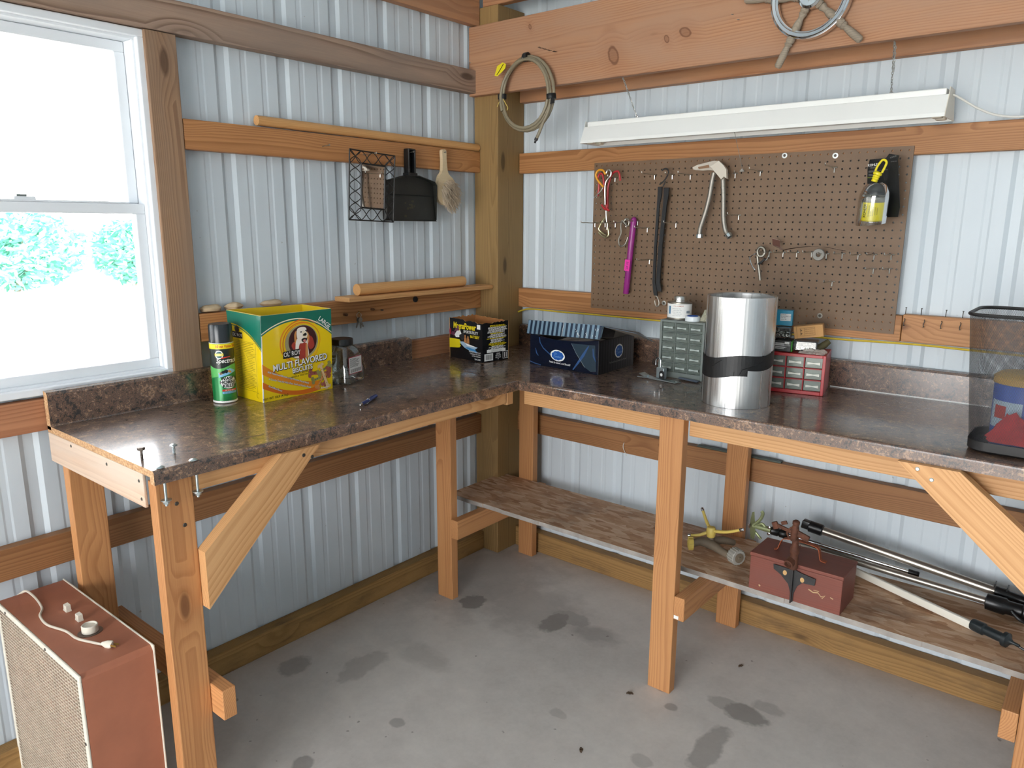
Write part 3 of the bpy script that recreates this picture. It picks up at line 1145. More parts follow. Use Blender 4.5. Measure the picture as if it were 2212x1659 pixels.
cyl_patch(g, fm, -W2, W2, lambda a: .118 + .006 * math.sin(a * 60), .176, .0003, 2, 24)
cyl_patch(g, fm, -W2, W2, lambda a: .088 + .25 * (a + .03) if a < .03 else .103, lambda a: .119 + .006 * math.sin(a * 60), .0004, 3, 24)
cyl_patch(g, fm, -.028, .03, lambda a: .084 + .3 * (a + .028), lambda a: .106 + .006 * math.sin(a * 90 + 1), .0006, 6)
g.text('10 oz Value Size', 0.002, .184, .0125, None, .0014, 4, .01, .15, fmap=fm, sx=.85)
cyl_poly(g, fm, [(-.022 + .0135 * math.cos(t), .158 + .0135 * math.sin(t)) for t in [2 * PI * i / 24 for i in range(24)]], .0009, 5)
cyl_poly(g, fm, [(-.022 + .0105 * math.cos(t), .158 + .0105 * math.sin(t)) for t in [2 * PI * i / 24 for i in range(24)]], .0011, 8)
cyl_patch(g, fm, -.035, -.009, .154, .162, .0013, 1, 6)
g.text('KILLS ON', -.022, .1597, .0045, None, .0016, 5, .01, fmap=fm)
g.text('CONTACT!', -.022, .1557, .0045, None, .0016, 5, .01, fmap=fm)
cyl_patch(g, fm, -.018, .012, lambda a: .145 + .15 * (a + .018), lambda a: .149 + .1 * (a + .018), .0009, 7, 8)
g.text('Spectracide', .006, .138, .021, None, .0012, 2, .035, .3, fmap=fm, sx=.78)
g.text('Spectracide', .006, .138, .021, None, .0018, 5, .012, .3, fmap=fm, sx=.78)
for k, (a, b, w, h, mm) in enumerate(((-.02, 0.098, .007, .004, 9), (-.013, 0.102, .007, .005, 2), (-.004, 0.104, .007, .006, 2), (.005, 0.104, .005, .005, 9), (.009, 0.101, .003, .003, 10))):
    cyl_poly(g, fm, [(a + w * math.cos(t), b + h * math.sin(t)) for t in [2 * PI * i / 16 for i in range(16)]], .001 + k * .0001, mm)
for k in range(4):
    cyl_poly(g, fm, [(-.024 + .004 * k, .093 + .002 * k), (-.022 + .004 * k, .093 + .002 * k), (-.020 + .004 * k, .102 + .002 * k), (-.022 + .004 * k, .102 + .002 * k)], .0017, 2)
for (a, b), mm in (((-.012, .105), 2), ((.0, .109), 2), ((.006, .096), 2)):
    cyl_poly(g, fm, [(a, b), (a + .001, b), (a + .008, b + .008), (a + .007, b + .008)], .0012, mm)
cyl_poly(g, fm, [(.003 + .027 * math.cos(t), .068 + .020 * math.sin(t)) for t in [2 * PI * i / 30 for i in range(30)]], .0009, 5)
for i, s in enumerate(('WASP &', 'HORNET', 'KILLER')):
    g.text(s, .004, .0805 - .0118 * i, .0142, None, .0022, 2, .03, fmap=fm, sx=1.05)
cyl_patch(g, fm, -.02, .028, .0395, .0455, .0009, 7, 8)
g.text('27 Ft Jet Spray', .004, .0425, .0052, None, .0016, 5, .01, .1, fmap=fm)
cyl_patch(g, fm, -.02, .028, .0315, .0385, .0009, 6, 8)
for b in (.0365, .0335):
    g.text('Kills wasps and hornet nests', .004, b, .0033, None, .0012, 2, .0, fmap=fm)
for i in range(3):
    g.text('keep out of reach of children caution', 0, .018 - .005 * i, .0034, None, .0008, 2, 0, fmap=fm)
g.obj('label_print', [GREEN, YPRINT, CANBLK, LGREEN, REDP, WHITE, SKYB, REDP, plain('print_teal', '1F5E66', .4), TAN, ORANGE], can)

# ---- dog biscuit carton, open at the top
P0, P1 = V((.269, -1.497, Z)), V((.259, -1.217, Z))        # front edge of the base
PB0, PB1 = V((.112, -1.494, Z)), V((.102, -1.214, Z))
hgt = .279
lean = V((-.004, 0, hgt))
T0, T1 = P0 + lean + V((0, .012, 0)), P1 + lean + V((0, .012, 0))
TB0, TB1 = PB0 + V((-.02, -.006, hgt + .008)), PB1 + V((-.015, .012, hgt + .002))
box = thing('dog_biscuit_box', (.185, -1.355, Z), 'open yellow and green carton with a dog picture', 'box')
CYEL = plain('carton_yellow', 'EBC910', .4, spec=.4, coat=.2)
CGRN = plain('carton_green', '0B6B58', .4, coat=.2)
CINS = plain('carton_inside_yellow', 'E6C61B', .6)
CREAM = plain('print_cream', 'EFE2C6', .5)
g = G()
th = .003


def wall_quad(g, a, b, c, d, m0, m1, t=th):
    """a carton side a-b (bottom) c-d (top), outside material m0, inside m1."""
    n = (b - a).cross(d - a).normalized()
    i = [q - n * t for q in (a, b, c, d)]
    g.add([a, b, c, d], [(0, 1, 2, 3)], m0)
    g.add(i, [(3, 2, 1, 0)], m1)
    g.add([a, b, c, d] + i, [(3, 2, 6, 7), (1, 5, 6, 2), (0, 3, 7, 4), (0, 4, 5, 1)], 2)


wall_quad(g, P0, P1, T1, T0, 0, 1)
wall_quad(g, PB0, P0, T0, TB0, 0, 1)
wall_quad(g, P1, PB1, TB1, T1, 0, 1)
wall_quad(g, PB1, PB0, TB0, TB1, 0, 1)
g.add([P0, P1, PB1, PB0], [(3, 2, 1, 0)], 1)
cz = V((0, 0, .004))
g.add([P0 + cz, P1 + cz, PB1 + cz, PB0 + cz], [(0, 1, 2, 3)], 1)
g.obj('carton', [CYEL, CINS, PAPER], box)
# front print
W_ = (P1 - P0).length
u = (P1 - P0).normalized()
vv = (T0 - P0).normalized()
vv = (vv - u * vv.dot(u)).normalized()
F = (V((0, 0, 0)), V((1, 0, 0)), V((0, 1, 0)), V((0, 0, 1)))
sk = 0.0


def skew(poly):
    return [(x + sk * y, y) for x, y in poly]


g = G()
H_ = hgt


def archz(x, top=.262, drop=.12, c=.53):
    return top - drop * ((x / W_ - c) * 1.55) ** 2 * 1.9


def region(f_lo, f_hi, n=28, x0=0.0, x1=None):
    x1 = W_ if x1 is None else x1
    xs = [x0 + (x1 - x0) * i / n for i in range(n + 1)]
    return [(x, f_lo(x)) for x in xs] + [(x, f_hi(x)) for x in xs[::-1]]


def fpoly(poly, off, m):
    g.flat(skew(poly), F, off, m)


def strip(f_lo, f_hi, off, m, n=28, x0=0.0, x1=None):
    x1 = W_ if x1 is None else x1
    for i in range(n):
        a, b = x0 + (x1 - x0) * i / n, x0 + (x1 - x0) * (i + 1) / n
        fpoly([(a, f_lo(a)), (b, f_lo(b)), (b, max(f_lo(b), f_hi(b))), (a, max(f_lo(a), f_hi(a)))], off, m)


arc_f = lambda x: H_ * (.925 - .62 * (x / W_ - .47) ** 2 * (1.0 if x < .47 * W_ else 1.25))
strip(lambda x: min(H_, arc_f(x) - .004), lambda x: H_ - .0006, .0003, 0)
strip(lambda x: arc_f(x) - .002, lambda x: arc_f(x) + .0015, .0005, 1)
strip(lambda x: arc_f(x) - .007, lambda x: arc_f(x) - .0035, .0005, 0)
# orange swooshes at the foot
strip(lambda x: H_ * (.33 - .60 * (x / W_) + .33 * (x / W_) ** 2), lambda x: H_ * (.447 - .75 * (x / W_) + .45 * (x / W_) ** 2), .0003, 2, x1=.8 * W_)
strip(lambda x: H_ * (.165 - .53 * (x / W_) + .44 * (x / W_) ** 2), lambda x: H_ * (.24 - .62 * (x / W_) + .53 * (x / W_) ** 2), .0003, 3, x1=.8 * W_)
# rings round the picture and the picture itself
fc = (.155, .178)
for k, (rx, rz, w, a0, a1, mm, dx, dz) in enumerate(((.083, .072, .005, 60, 250, 2, -.002, 0), (.075, .068, .004, 20, 330, 3, .0, -.002), (.071, .062, .003, -60, 200, 2, .004, .001), (.081, .073, .003, 40, 140, 3, .002, .002))):
    pts = [(fc[0] + dx + rx * math.cos(math.radians(a0 + (a1 - a0) * i / 40)), fc[1] + dz + rz * math.sin(math.radians(a0 + (a1 - a0) * i / 40))) for i in range(41)]
    g.band(skew(pts), [w * (.25 + .75 * math.sin(PI * i / 40)) for i in range(41)], F, .0004 + .00005 * k, mm)
g.flat(skew([(fc[0] + .0665 * math.cos(t), fc[1] + .0575 * math.sin(t)) for t in [2 * PI * i / 40 for i in range(40)]]), F, .0006, 10)


def blob(pts, off, m, k=5):
    c = catmull([(p[0], p[1], 0) for p in pts], k, True)
    fpoly([(p.x, p.y) for p in c], off, m)


def inpic(pts):
    out = []
    for x, y in pts:
        dx, dy = (x - fc[0]) / .064, (y - fc[1]) / .055
        q = math.hypot(dx, dy)
        if q > 1:
            x, y = fc[0] + dx / q * .064, fc[1] + dy / q * .055
        out.append((x, y))
    return out


fpoly([(fc[0] + .004 + .057 * math.cos(t), fc[1] + .003 + .052 * math.sin(t)) for t in [2 * PI * i / 36 for i in range(36)]], .0008, 4)
blob(inpic([(0.113, .17), (0.125, .182), (0.137, .165), (0.127, .15)]), .001, 5)
blob(inpic([(.172, .2), (0.197, .19), (0.205, .16), (0.187, .15), (0.177, .175)]), .001, 5)
# dog: chest, red-lit bib, head, ears, muzzle
blob(inpic([(0.125, .205), (0.133, .218), (.133, .2), (0.135, .178), (0.127, .176)]), .0012, 6)
blob(inpic([(0.175, .21), (0.185, .198), (0.183, .176), (0.175, .172)]), .0012, 6)
blob(inpic([(0.135, .19), (0.173, .19), (0.179, .16), (0.181, .118), (0.119, .122), (0.127, .15)]), .0014, 7)
blob(inpic([(0.145, .172), (0.175, .17), (0.175, .12), (0.141, .119)]), .0016, 5)
blob(inpic([(0.17, .17), (0.177, .165), (0.18, .12), (0.169, .119)]), .0017, 6)
blob([(0.138, .224), (0.157, .228), (0.173, .222), (.171, .2), (0.172, .183), (0.155, .174), (0.14, .183), (0.134, .205)], .0018, 7)
blob([(0.157, .214), (0.17, .212), (0.178, .203), (0.173, .19), (0.161, .189)], .002, 1)
blob([(0.164, .206), (0.171, .207), (0.174, .202), (0.17, .198), (.158, .2)], .0022, 9)
blob([(0.148, .213), (0.153, .2145), (0.155, .211), (0.15, .21)], .0022, 9)
blob([(0.168, .2165), (0.172, .217), (0.174, .214), (0.169, .2135)], .0022, 9)
blob([(0.152, .186), (0.162, .191), (0.175, .188), (0.17, .178), (0.159, .177)], .0022, 9)
blob([(0.159, .184), (0.168, .186), (0.169, .179), (0.162, .178)], .0024, 11)
# brand tile, title and small print
fpoly([(.078, .131), (.143, .134), (.143, .158), (.078, .154)], .0026, 9)
g.text("OL' ROY", .113, .1447, .0205, F, .003, 8, .012, sx=.85, rot=.04)
for i in range(2):
    g.text('MULTI FLAVORED', .1465 + .0012 * (1 - i), .111 - .0012 * (1 - i), .0305, F, .0028 + .0005 * i, (9, 8)[i], (.055, .018)[i], rot=.055, sx=.90)
    g.text('BISCUITS', .153 + .001 * (1 - i), .0885 - .001 * (1 - i), .0225, F, .0028 + .0005 * i, (9, 8)[i], (.05, .015)[i], rot=.06, sx=.92)
g.text('PEANUT, BACON, BEEF', .158, .0765, .0075, F, .001, 9, .004, rot=.05)
g.text('CHICKEN & VEGETABLE FLAVORS', .157, .068, .0075, F, .001, 9, .004, rot=.05)
for s, x, y, ro in (('With Vitamins and Minerals to Help Promote Overall Health', .098, .0665, -.37), ('A Crunchy Treat that Helps Clean Teeth and Freshen Breath', .104, .0475, -.32), ('No Artificial Flavors', .045, .0395, -.46)):
    g.text(s, x, y, .0085, F, .0012, 9, .03, .25, rot=ro, sx=.82)
    g.text(s, x, y, .0085, F, .0016, 8, .01, .25, rot=ro, sx=.82)
g.text('NET WT 10LB (4.5kg)', .047, .011, .0105, F, .001, 9, .006, rot=.03)
g.text('LARGE', .2495, .2335, .0215, F, .0012, 8, .02, rot=-.66, sx=.9)
g.text('LARGE BREED DOG BISCUITS', .243, .223, .0052, F, .001, 8, 0, rot=-.66)


def bone(cx, cy, L, R, rot, m, off):
    pts = []
    for x, y in ((-L, .35 * R), (-L - .3 * R, R), (-L - R, .9 * R), (-L - 1.15 * R, .2 * R), (-L - .8 * R, 0), (-L - 1.15 * R, -.2 * R), (-L - R, -.9 * R), (-L - .3 * R, -R), (-L, -.35 * R),
                 (L, -.45 * R), (L + .3 * R, -R), (L + R, -.9 * R), (L + 1.15 * R, -.2 * R), (L + .8 * R, 0), (L + 1.15 * R, .2 * R), (L + R, .9 * R), (L + .3 * R, R), (L, .45 * R)):
        pts.append((cx + x * math.cos(rot) - y * math.sin(rot), cy + x * math.sin(rot) + y * math.cos(rot)))
    blob(pts, off, m, 3)
    for t in (-.8, 0, .8):
        fpoly([(cx + t * L * math.cos(rot) + .0013 * math.cos(a), cy + t * L * math.sin(rot) + .0013 * math.sin(a)) for a in [2 * PI * i / 8 for i in range(8)]], off + .0002, 9)


bone(.226, .062, .03, .016, -.15, 13, .0010)
bone(.246, .074, .018, .014, .5, 12, .0013)
bone(.216, .045, .012, .013, .2, 12, .0016)
bone(.252, .047, .02, .013, 1.2, 13, .0019)
bone(.228, .036, .018, .012, 1.0, 6, .0022)
bone(.243, .05, .033, .013, -1.2, 14, .0026)
g.text('Actual Size', .245, .0105, .0075, F, .003, 8, .01)
g.warp((P0, P1, T1, T0), W_, H_).obj('front_print', [CGRN, CREAM, ORANGE, DKORANGE, plain('print_maroon', '3A0F12', .45), plain('print_brick_red', 'A63A2C', .45), plain('print_golden', 'CF8C4E', .5), plain('print_warm_white', 'F3E9DC', .5),
                      WHITE, INK, plain('print_khaki', '9C946E', .5), plain('print_pink', 'D98880', .5), plain('print_olive', '8F8A4E', .5), plain('print_rose_brown', '9C5648', .5), plain('print_biscuit', 'D8B98A', .5)], box)
# narrow side facing the spray can
W2_ = (P0 - PB0).length
u2 = (P0 - PB0).normalized()
v2 = V((0, 0, 1))
F2 = F
g = G()
for i in range(16):
    f2 = lambda x: H_ * (.86 - .30 * ((x / W2_ - .1)) ** 2)
    a, b = W2_ * i / 16, W2_ * (i + 1) / 16
    tl = lambda x: -.02 * (1 - x / W2_)
    g.flat([(a, f2(a)), (b, f2(b)), (b, H_ - .001), (a, H_ - .001)], F2, .0012, 0)
    g.flat([(a, f2(a) - .007), (b, f2(b) - .007), (b, f2(b) - .004), (a, f2(a) - .004)], F2, .0012, 0)
g.rect(.018, .195, .066, .215, F2, .0012, 2)
g.ell(.042, .224, .011, .011, F2, .0012, 2)
g.text("OL' ROY", .042, .2045, .013, F2, .0016, 1, .01)
for y0_, y1_ in ((.15, .187), (.086, .146), (.062, .082), (.03, .058)):
    for a, b, c, d in ((.018, y0_, .128, y0_ + .0006), (.018, y1_, .128, y1_ + .0006), (.018, y0_, .0186, y1_), (.1274, y0_, .128, y1_)):
        g.rect(a, b, c, d, F2, .0012, 2)
    n = int((y1_ - y0_) / .0058)
    for i in range(n):
        y = y1_ - .004 - .0055 * i
        g.rect(.022, y - .0006, .022 + .1 * (.8 + .2 * abs(math.sin(i * 2.3 + y0_ * 90))), y + .0004, F2, .0012, 3)
g.band([(.13 + .007 * math.cos(t), .02 + .008 * math.sin(t)) for t in [.6 + 4.8 * i / 20 for i in range(21)]], .0008, F2, .0012, 2)
g.warp((PB0, P0, T0, TB0), W2_, H_).obj('side_print', [CGRN, WHITE, INK, plain('small_print', '5E5412', .5)], box)

# ---- square plastic jar half full of nails
jx, jy, jr = .193, -1.118, .3
jar = thing('plastic_jar', (jx, jy, Z), 'clear plastic jar with a black lid, half hidden behind the yellow box', 'jar')


def rsq(h, s, sy=None, n=6, rad=.018):
    sy = sy or s
    out = []
    for qx, qy, a in ((1, 1, 0), (-1, 1, 90), (-1, -1, 180), (1, -1, 270)):
        for i in range(n):
            t = math.radians(a + 90 * i / (n - 1))
            x, y = qx * (s - rad) + rad * math.cos(t), qy * (sy - rad) + rad * math.sin(t)
            out.append((jx + x * math.cos(jr) - y * math.sin(jr), jy + x * math.sin(jr) + y * math.cos(jr), Z + h))
    return out


def loft(g, rings_, m=0, cap0=True, cap1=True, smooth=True):
    n = len(rings_[0])
    vs = [p for r_ in rings_ for p in r_]
    fs = [(i * n + j, i * n + (j + 1) % n, (i + 1) * n + (j + 1) % n, (i + 1) * n + j) for i in range(len(rings_) - 1) for j in range(n)]
    g.add(vs, fs, m, smooth)
    if cap0:
        g.add(rings_[0], [tuple(range(n))[::-1]], m)
    if cap1:
        g.add(rings_[-1], [tuple(range(n))], m)


g = G()
loft(g, [rsq(.0015, .055), rsq(.008, .061), rsq(.045, .061), rsq(.062, .058), rsq(.1, .052), rsq(.118, .046), rsq(.13, .042, rad=.03), rsq(.137, .036, rad=.034)], cap1=False)
JAR = mat_glass('jar_plastic', (.90, .94, .93, 1), .10)
g.obj('jar_body', JAR, jar)
g = G().lathe([(.036, .136), (.041, .138), (.041, .156), (.039, .159)], (jx, jy, Z), n=36)
g.obj('lid', BLACK, jar)
FJ = frame((jx + .0615 * math.cos(jr), jy + .0615 * math.sin(jr), Z), (-math.sin(jr), math.cos(jr), 0), (0, 0, 1))
g = G().rect(-.052, .038, .03, .1, FJ, .0006, 1).rect(-.05, .0405, .0275, .0975, FJ, .0012, 0)
for i in range(9):
    g.rect(-.045, .092 - .0036 * i, -.045 + .06 * (.6 + .4 * abs(math.sin(i * 1.9))), .0933 - .0036 * i, FJ, .0016, 2)
for i in range(16):
    g.rect(-.04 + .004 * i, .044, -.04 + .004 * i + (.0012, .0024)[i % 3 == 0], .056, FJ, .0016, 2)
g.obj('label', [PAPER, plain('label_red', 'B23446', .5), INK], jar)
g = G()
r_ = random.Random(3)
for i in range(150):
    a, q = r_.uniform(0, 2 * PI), r_.uniform(0, .034)
    c = V((jx + q * math.cos(a), jy + q * math.sin(a), Z + .016 + .034 * r_.random() * (1 - q * 8)))
    d = V((r_.gauss(0, 1), r_.gauss(0, 1), r_.gauss(0, .45))).normalized() * .013
    g.tube([c - d, c + d], .0009, 5)
tag(g.obj('nails', STEEL), 'heap of loose bright nails inside the clear jar', 'nails', kind='stuff')

# ---- pen
pa, pb = V((.548, -1.332, Z + .0066)), V((.487, -1.213, Z + .0066))
pen = thing('pen', tuple(pa), 'dark blue pen with a silver tip lying on the worktop', 'pen')
d = (pb - pa).normalized()
g = G().lathe([(.0046, .014), (.0058, .022), (.006, .05), (.0056, .11), (.0048, .133), (.003, .134)], pa, d, 14)
g.obj('barrel', BLUE, pen)
G().lathe([(.0012, 0), (.0034, .006), (.0048, .0138)], pa, d, 12).obj('tip', CHROME, pen)
G().lathe([(.0064, .062), (.0064, .066)], pa, d, 14).obj('band', CHROME, pen)
G().obox(pa + d * .106 + V((0, 0, .0075)), (.045, .003, .0016), d, d.cross(V((0, 0, 1))), m=0, bev=.0005).obj('clip', plain('pen_clip', '102A66', .3), pen)

# ---- two lag bolts standing proud of the worktop, two carriage bolts clamped through its front edge
def hexbolt(name, x, y, h, label, mat, hexh=True):
    t = thing(name, (x, y, Z), label, 'bolt', None)
    gg = G()
    prof = [(.0036, 0)]
    k = 0
    while k * .003 < h - .008:
        prof += [(.0038, .001 + k * .003), (.0028, .0025 + k * .003)]
        k += 1
    prof += [(.0034, h - .004), (.0034, h)]
    gg.lathe(prof, (x, y, Z + .0003), n=12, smooth=False)
    gg.obj('shank', mat, t)
    gg = G()
    if hexh:
        gg.lathe([(.0085, h), (.009, h + .001), (.009, h + .0058), (.0078, h + .0068)], (x, y, Z), n=6, smooth=False)
    else:
        gg.lathe([(.0088, h - .001), (.0088, h + .002), (.0045, h + .0045)], (x, y, Z), n=18)
    gg.obj('head', mat, t)
    return t


hexbolt('bolt', .568, -2.029 + .006, .026, 'dark rusty lag bolt standing half driven, nearest the worktop end', plain('aged_bolt', '6A6058', .5, metal=.7, var=.2))
hexbolt('bolt', .574, -1.946, .021, 'pale zinc bolt standing half driven at the start of the gouge', ZINC, False)
for i, (x, y, lab) in enumerate(((.656, -2.022, 'carriage bolt through the front corner of the worktop above the leg'), (.662, -1.943, 'carriage bolt through the worktop edge just right of the leg'))):
    t = thing('carriage_bolt', (x, y, Z), lab, 'bolt')
    G().lathe([(.0105, .0002), (.009, .0022), (.005, .0042), (.0012, .0048)], (x, y, Z), n=18).obj('head', ZINC, t)
    xx = .6715
    G().lathe([(.0035, -.092), (.0035, -.035)], (xx, y, Z), n=10).obj('shank', ZINC, t)
    G().lathe([(.0125, -.0785), (.0125, -.0765)], (xx, y, Z), n=20).obj('washer', ZINC, t)
    G().lathe([(.0075, -.0865), (.0075, -.079)], (xx, y, Z), n=6, smooth=False).obj('nut', ZINC, t)

# ================================================================ in the corner
# ---- black battery carton
A, B, Cc, D = V((.122, -.485, Z)), V((.331, -.507, Z)), V((.352, -.361, Z)), V((.143, -.339, Z))
bb = thing('battery_box', (.237, -.42, Z), 'open black battery carton with yellow lettering in the corner', 'box')
CBLK = plain('carton_black', '0F1013', .35, coat=.2)
h0 = [.170, .1615, .1655, .172]
T = [p + V((0, 0, h)) for p, h in zip((A, B, Cc, D), h0)]
g = G()


def torn(g, a, b, ha, hb, seed, m0, m1, n=14, amp=.004, t=.003, dip=0):
    r_ = random.Random(seed)
    w = (b - a).cross(V((0, 0, 1))).normalized()
    hs = [ha + (hb - ha) * i / n + (r_.uniform(-amp, amp) if 0 < i < n else 0) - dip * math.sin(PI * i / n) for i in range(n + 1)]
    for i in range(n):
        p, q = a + (b - a) * i / n, a + (b - a) * (i + 1) / n
        pt, qt = p + V((0, 0, hs[i])), q + V((0, 0, hs[i + 1]))
        wall_quad(g, p, q, qt, pt, m0, m1, t)


torn(g, A, B, h0[0], h0[1], 5, 0, 1)
torn(g, B, Cc, h0[1], h0[2], 6, 0, 1)
torn(g, Cc, D, h0[2], h0[3], 7, 0, 1)
torn(g, D, A, h0[3], h0[0], 8, 0, 1)
g.add([A, B, Cc, D], [(3, 2, 1, 0)], 1)
g.add([p + V((0, 0, .003)) for p in (A, B, Cc, D)], [(0, 1, 2, 3)], 1)
g.obj('carton', [CBLK, CARDD, CARD], bb)
FA = frame(A, B - A, (0, 0, 1))
BY = plain('battery_yellow', 'E8D21C', .4)
g = G()
g.text('MagnaPower', .098, .1405, .036, FA, .0008, 0, .03, .08, rot=0, sx=.76)
g.text('SPORT/UTILITY', .138, .1185, .0165, FA, .0008, 1, .012, sx=.82)
g.text('BATTERY', .163, .1015, .0165, FA, .0008, 0, .015, sx=.85)
g.rect(.178, .137, .199, .156, FA, .0012, 1)
g.flat([(0.0, .058), (.076, .058), (.066, .048), (.054, .046), (0.0, .042)][::1], FA, .0006, 0)
g.flat([(.0, .083), (.066, .083), (.078, .07), (.066, .056), (.0, .056)], FA, .0007, 0)
g.flat([(.066, .074), (.09, .076), (.12, .066), (.182, .06), (.165, .05), (.182, .036), (.13, .042), (.1, .05), (.08, .062)], FA, .001, 2)
g.flat([(.1, .072), (.14, .066), (.178, .06), (.12, .06)], FA, .0013, 1)
g.flat([(.1, .052), (.13, .044), (.178, .04), (.165, .05), (.12, .055)], FA, .0013, 4)
for x, y, s in ((.104, .088, 1), (.122, .086, .9)):
    g.ell(x, y + .012 * s, .0045, .006, FA, .0016, 3)
    g.flat([(x - .008, y - .014), (x + .009, y - .016), (x + .007, y + .006), (x - .006, y + .007)], FA, .0014, 3)
g.ell(.084, .099, .013, .016, FA, .001, 7)
g.ell(.084, .099, .009, .012, FA, .0012, 6)
g.flat([(.035, .1), (.05, .118), (.072, .122), (.08, .108), (.066, .102), (.066, .092), (.044, .09)], FA, .0014, 1)
g.flat([(.03, .112), (.045, .13), (.062, .134), (.066, .122), (.05, .118)], FA, .0016, 5)
g.flat([(.01, .1), (.03, .096), (.05, .1), (.046, .108), (.02, .114)], FA, .0012, 5)
g.ell(.006, .112, .006, .014, FA, .001, 8)
g.ell(.058, .136, .006, .006, FA, .0018, 5)
for i, s in enumerate(('Dependable, Heavy-Powered', 'Convenience, DC, Quality', 'and Rider Satisfaction')):
    g.text(s, .199, .0385 - .0085 * i, .0075, FA, .0008, 1, .006, align='RIGHT', sx=.82)
g.text('YB14L-A2PP', .199, .0085, .0085, FA, .0008, 1, .01, align='RIGHT', sx=.85)
g.obj('front_print', [BY, WHITE, plain('print_pale_blue', '9FB9CE', .4), plain('print_skin', 'B07848', .5), plain('print_blue', '3F86B8', .4), plain('print_purple', '66384E', .5), plain('print_wheel', '2C2A2C', .5), plain('print_tyre', '3B3838', .5), plain('print_crimson', 'A52A3A', .5)], bb)
FB = frame(B, Cc - B, (0, 0, 1))
g = G()
rr = random.Random(11)
y = .15
for i in range(27):
    w = rr.uniform(.06, .105)
    c = .08 + rr.uniform(-.008, .008)
    yel = i in (0, 1, 8, 13, 18, 19, 20)
    x = c - w / 2
    while x < c + w / 2:
        q = rr.uniform(.006, .018)
        g.rect(x, y, min(x + q, c + w / 2), y + .0024, FB, .0006, 0 if yel else 1)
        x += q + .002
    y -= .0042
g.rect(.024, .038, .128, .0265 + .024, FB, .0007, 1)
for i in range(3):
    g.text('LEAD ACID BATTERY PROTECT EYES SKIN', .076, .0475 - .0035 * i, .003, FB, .0012, 2, 0)
g.rect(.010, .004, .058, .034, FB, .0007, 1)
for i in range(11):
    g.rect(.0175 + .0033 * i, .0085, .0175 + .0033 * i + (.001, .002)[i % 3 == 1], .0305, FB, .0012, 2)
g.text('LEAD', .087, .030, .009, FB, .0008, 1, .004)
g.text('RETURN', .087, .022, .008, FB, .0008, 1, .004)
g.text('RECYCLE', .087, .014, .0075, FB, .0008, 1, .004)
g.text('Pb', .087, .007, .007, FB, .0008, 1, .004)
for a, b, c_, d_ in ((.112, .006, .142, .0075), (.112, .036, .142, .0375), (.112, .006, .1135, .0375), (.1405, .006, .142, .0375), (.12, .011, .1235, .032), (.1305, .011, .134, .032)):
    g.rect(a, b, c_, d_, FB, .0008, 1)
g.obj('side_print', [BY, WHITE, INK], bb)

# ---- dark blue shoe carton with its striped lid propped up
a0, a1 = V((.494, -.394, Z)), V((.841, -.414, Z))
b1, b0 = V((.829, -.133, Z)), V((.482, -.113, Z))
cb = thing('shoe_box', (.66, -.26, Z), 'dark blue shoe carton with a striped lid half open', 'box')
NAVY = plain('carton_navy', '0A1326', .25, coat=.5)
g = G()
F_ = frame(a0, a1 - a0, (0, 0, 1))
hb_, n = .131, 16
for i in range(n):
    p, q = a0 + (a1 - a0) * i / n, a0 + (a1 - a0) * (i + 1) / n
    s = lambda t: hb_ - .017 * math.sin(PI * min(1, t * 1.05)) ** .8 + (.0 if t < .5 else .002)
    wall_quad(g, p, q, q + V((0, 0, s((i + 1) / n))), p + V((0, 0, s(i / n))), 0, 1, .0025)
wall_quad(g, a1, b1, b1 + V((0, 0, hb_)), a1 + V((0, 0, hb_)), 2, 1, .0025)
wall_quad(g, b1, b0, b0 + V((0, 0, hb_)), b1 + V((0, 0, hb_)), 0, 1, .0025)
wall_quad(g, b0, a0, a0 + V((0, 0, hb_)), b0 + V((0, 0, hb_)), 2, 1, .0025)
g.add([a0, a1, b1, b0], [(3, 2, 1, 0)], 1)
g.add([p + V((0, 0, .004)) for p in (a0, a1, b1, b0)], [(0, 1, 2, 3)], 1)
g.obj('carton', [NAVY, plain('carton_grey_inside', '8C857C', .8), plain('carton_ink_black', '0B0C0E', .35, coat=.4)], cb)
PBL = plain('print_pale_blue_glow', '33527F', .35)
CLOUD = plain('cloud_blue', '1C56A4', .35)
g = G()
g.flat([(.215, .109), (.33, .113), (.337, .012), (.312, .008), (.283, .022), (.24, .072)], F_, .0008, 3)
g.band([(.05, .116), (.054, .095), (.07, .075), (.098, .058), (.112, .05)], .004, F_, .001, 1)
g.band([(.225, .005), (.245, .03), (.275, .07), (.3, .108)], [.004, .008, .012, .004], F_, .0011, 1)
g.band([(.0, .012), (.03, .006), (.06, .003)], .004, F_, .001, 1)
g.band([(.03, .07), (.036, .05), (.046, .04)], [.002, .006, .002], F_, .001, 1)
g.band([(.32, .1), (.324, .07), (.335, .05)], [.004, .008, .002], F_, .0012, 1)
g.band([(.215, .109), (.24, .072), (.283, .022)], .0012, F_, .0014, 5)


def cloud(cx, cy, rx, ry, fr, g, rot=0):
    g.ell(cx, cy, rx, ry, fr, .0016, 0, 32, tilt=rot)
    for k in range(9):
        t = 2 * PI * k / 9
        g.ell(cx + rx * .55 * math.cos(t), cy + ry * .5 * math.sin(t), rx * .3, ry * .34, fr, .0019 + k * .00003, 2, 14)
    g.ell(cx, cy, rx * .62, ry * .6, fr, .0023, 2, 20)
    g.text('Dr.', cx - rx * .25, cy + ry * .3, ry * .5, fr, .0027, 4, .01, .2)
    g.text('Comfort', cx, cy - ry * .2, ry * .55, fr, .0027, 4, .005, .2, sx=.9)


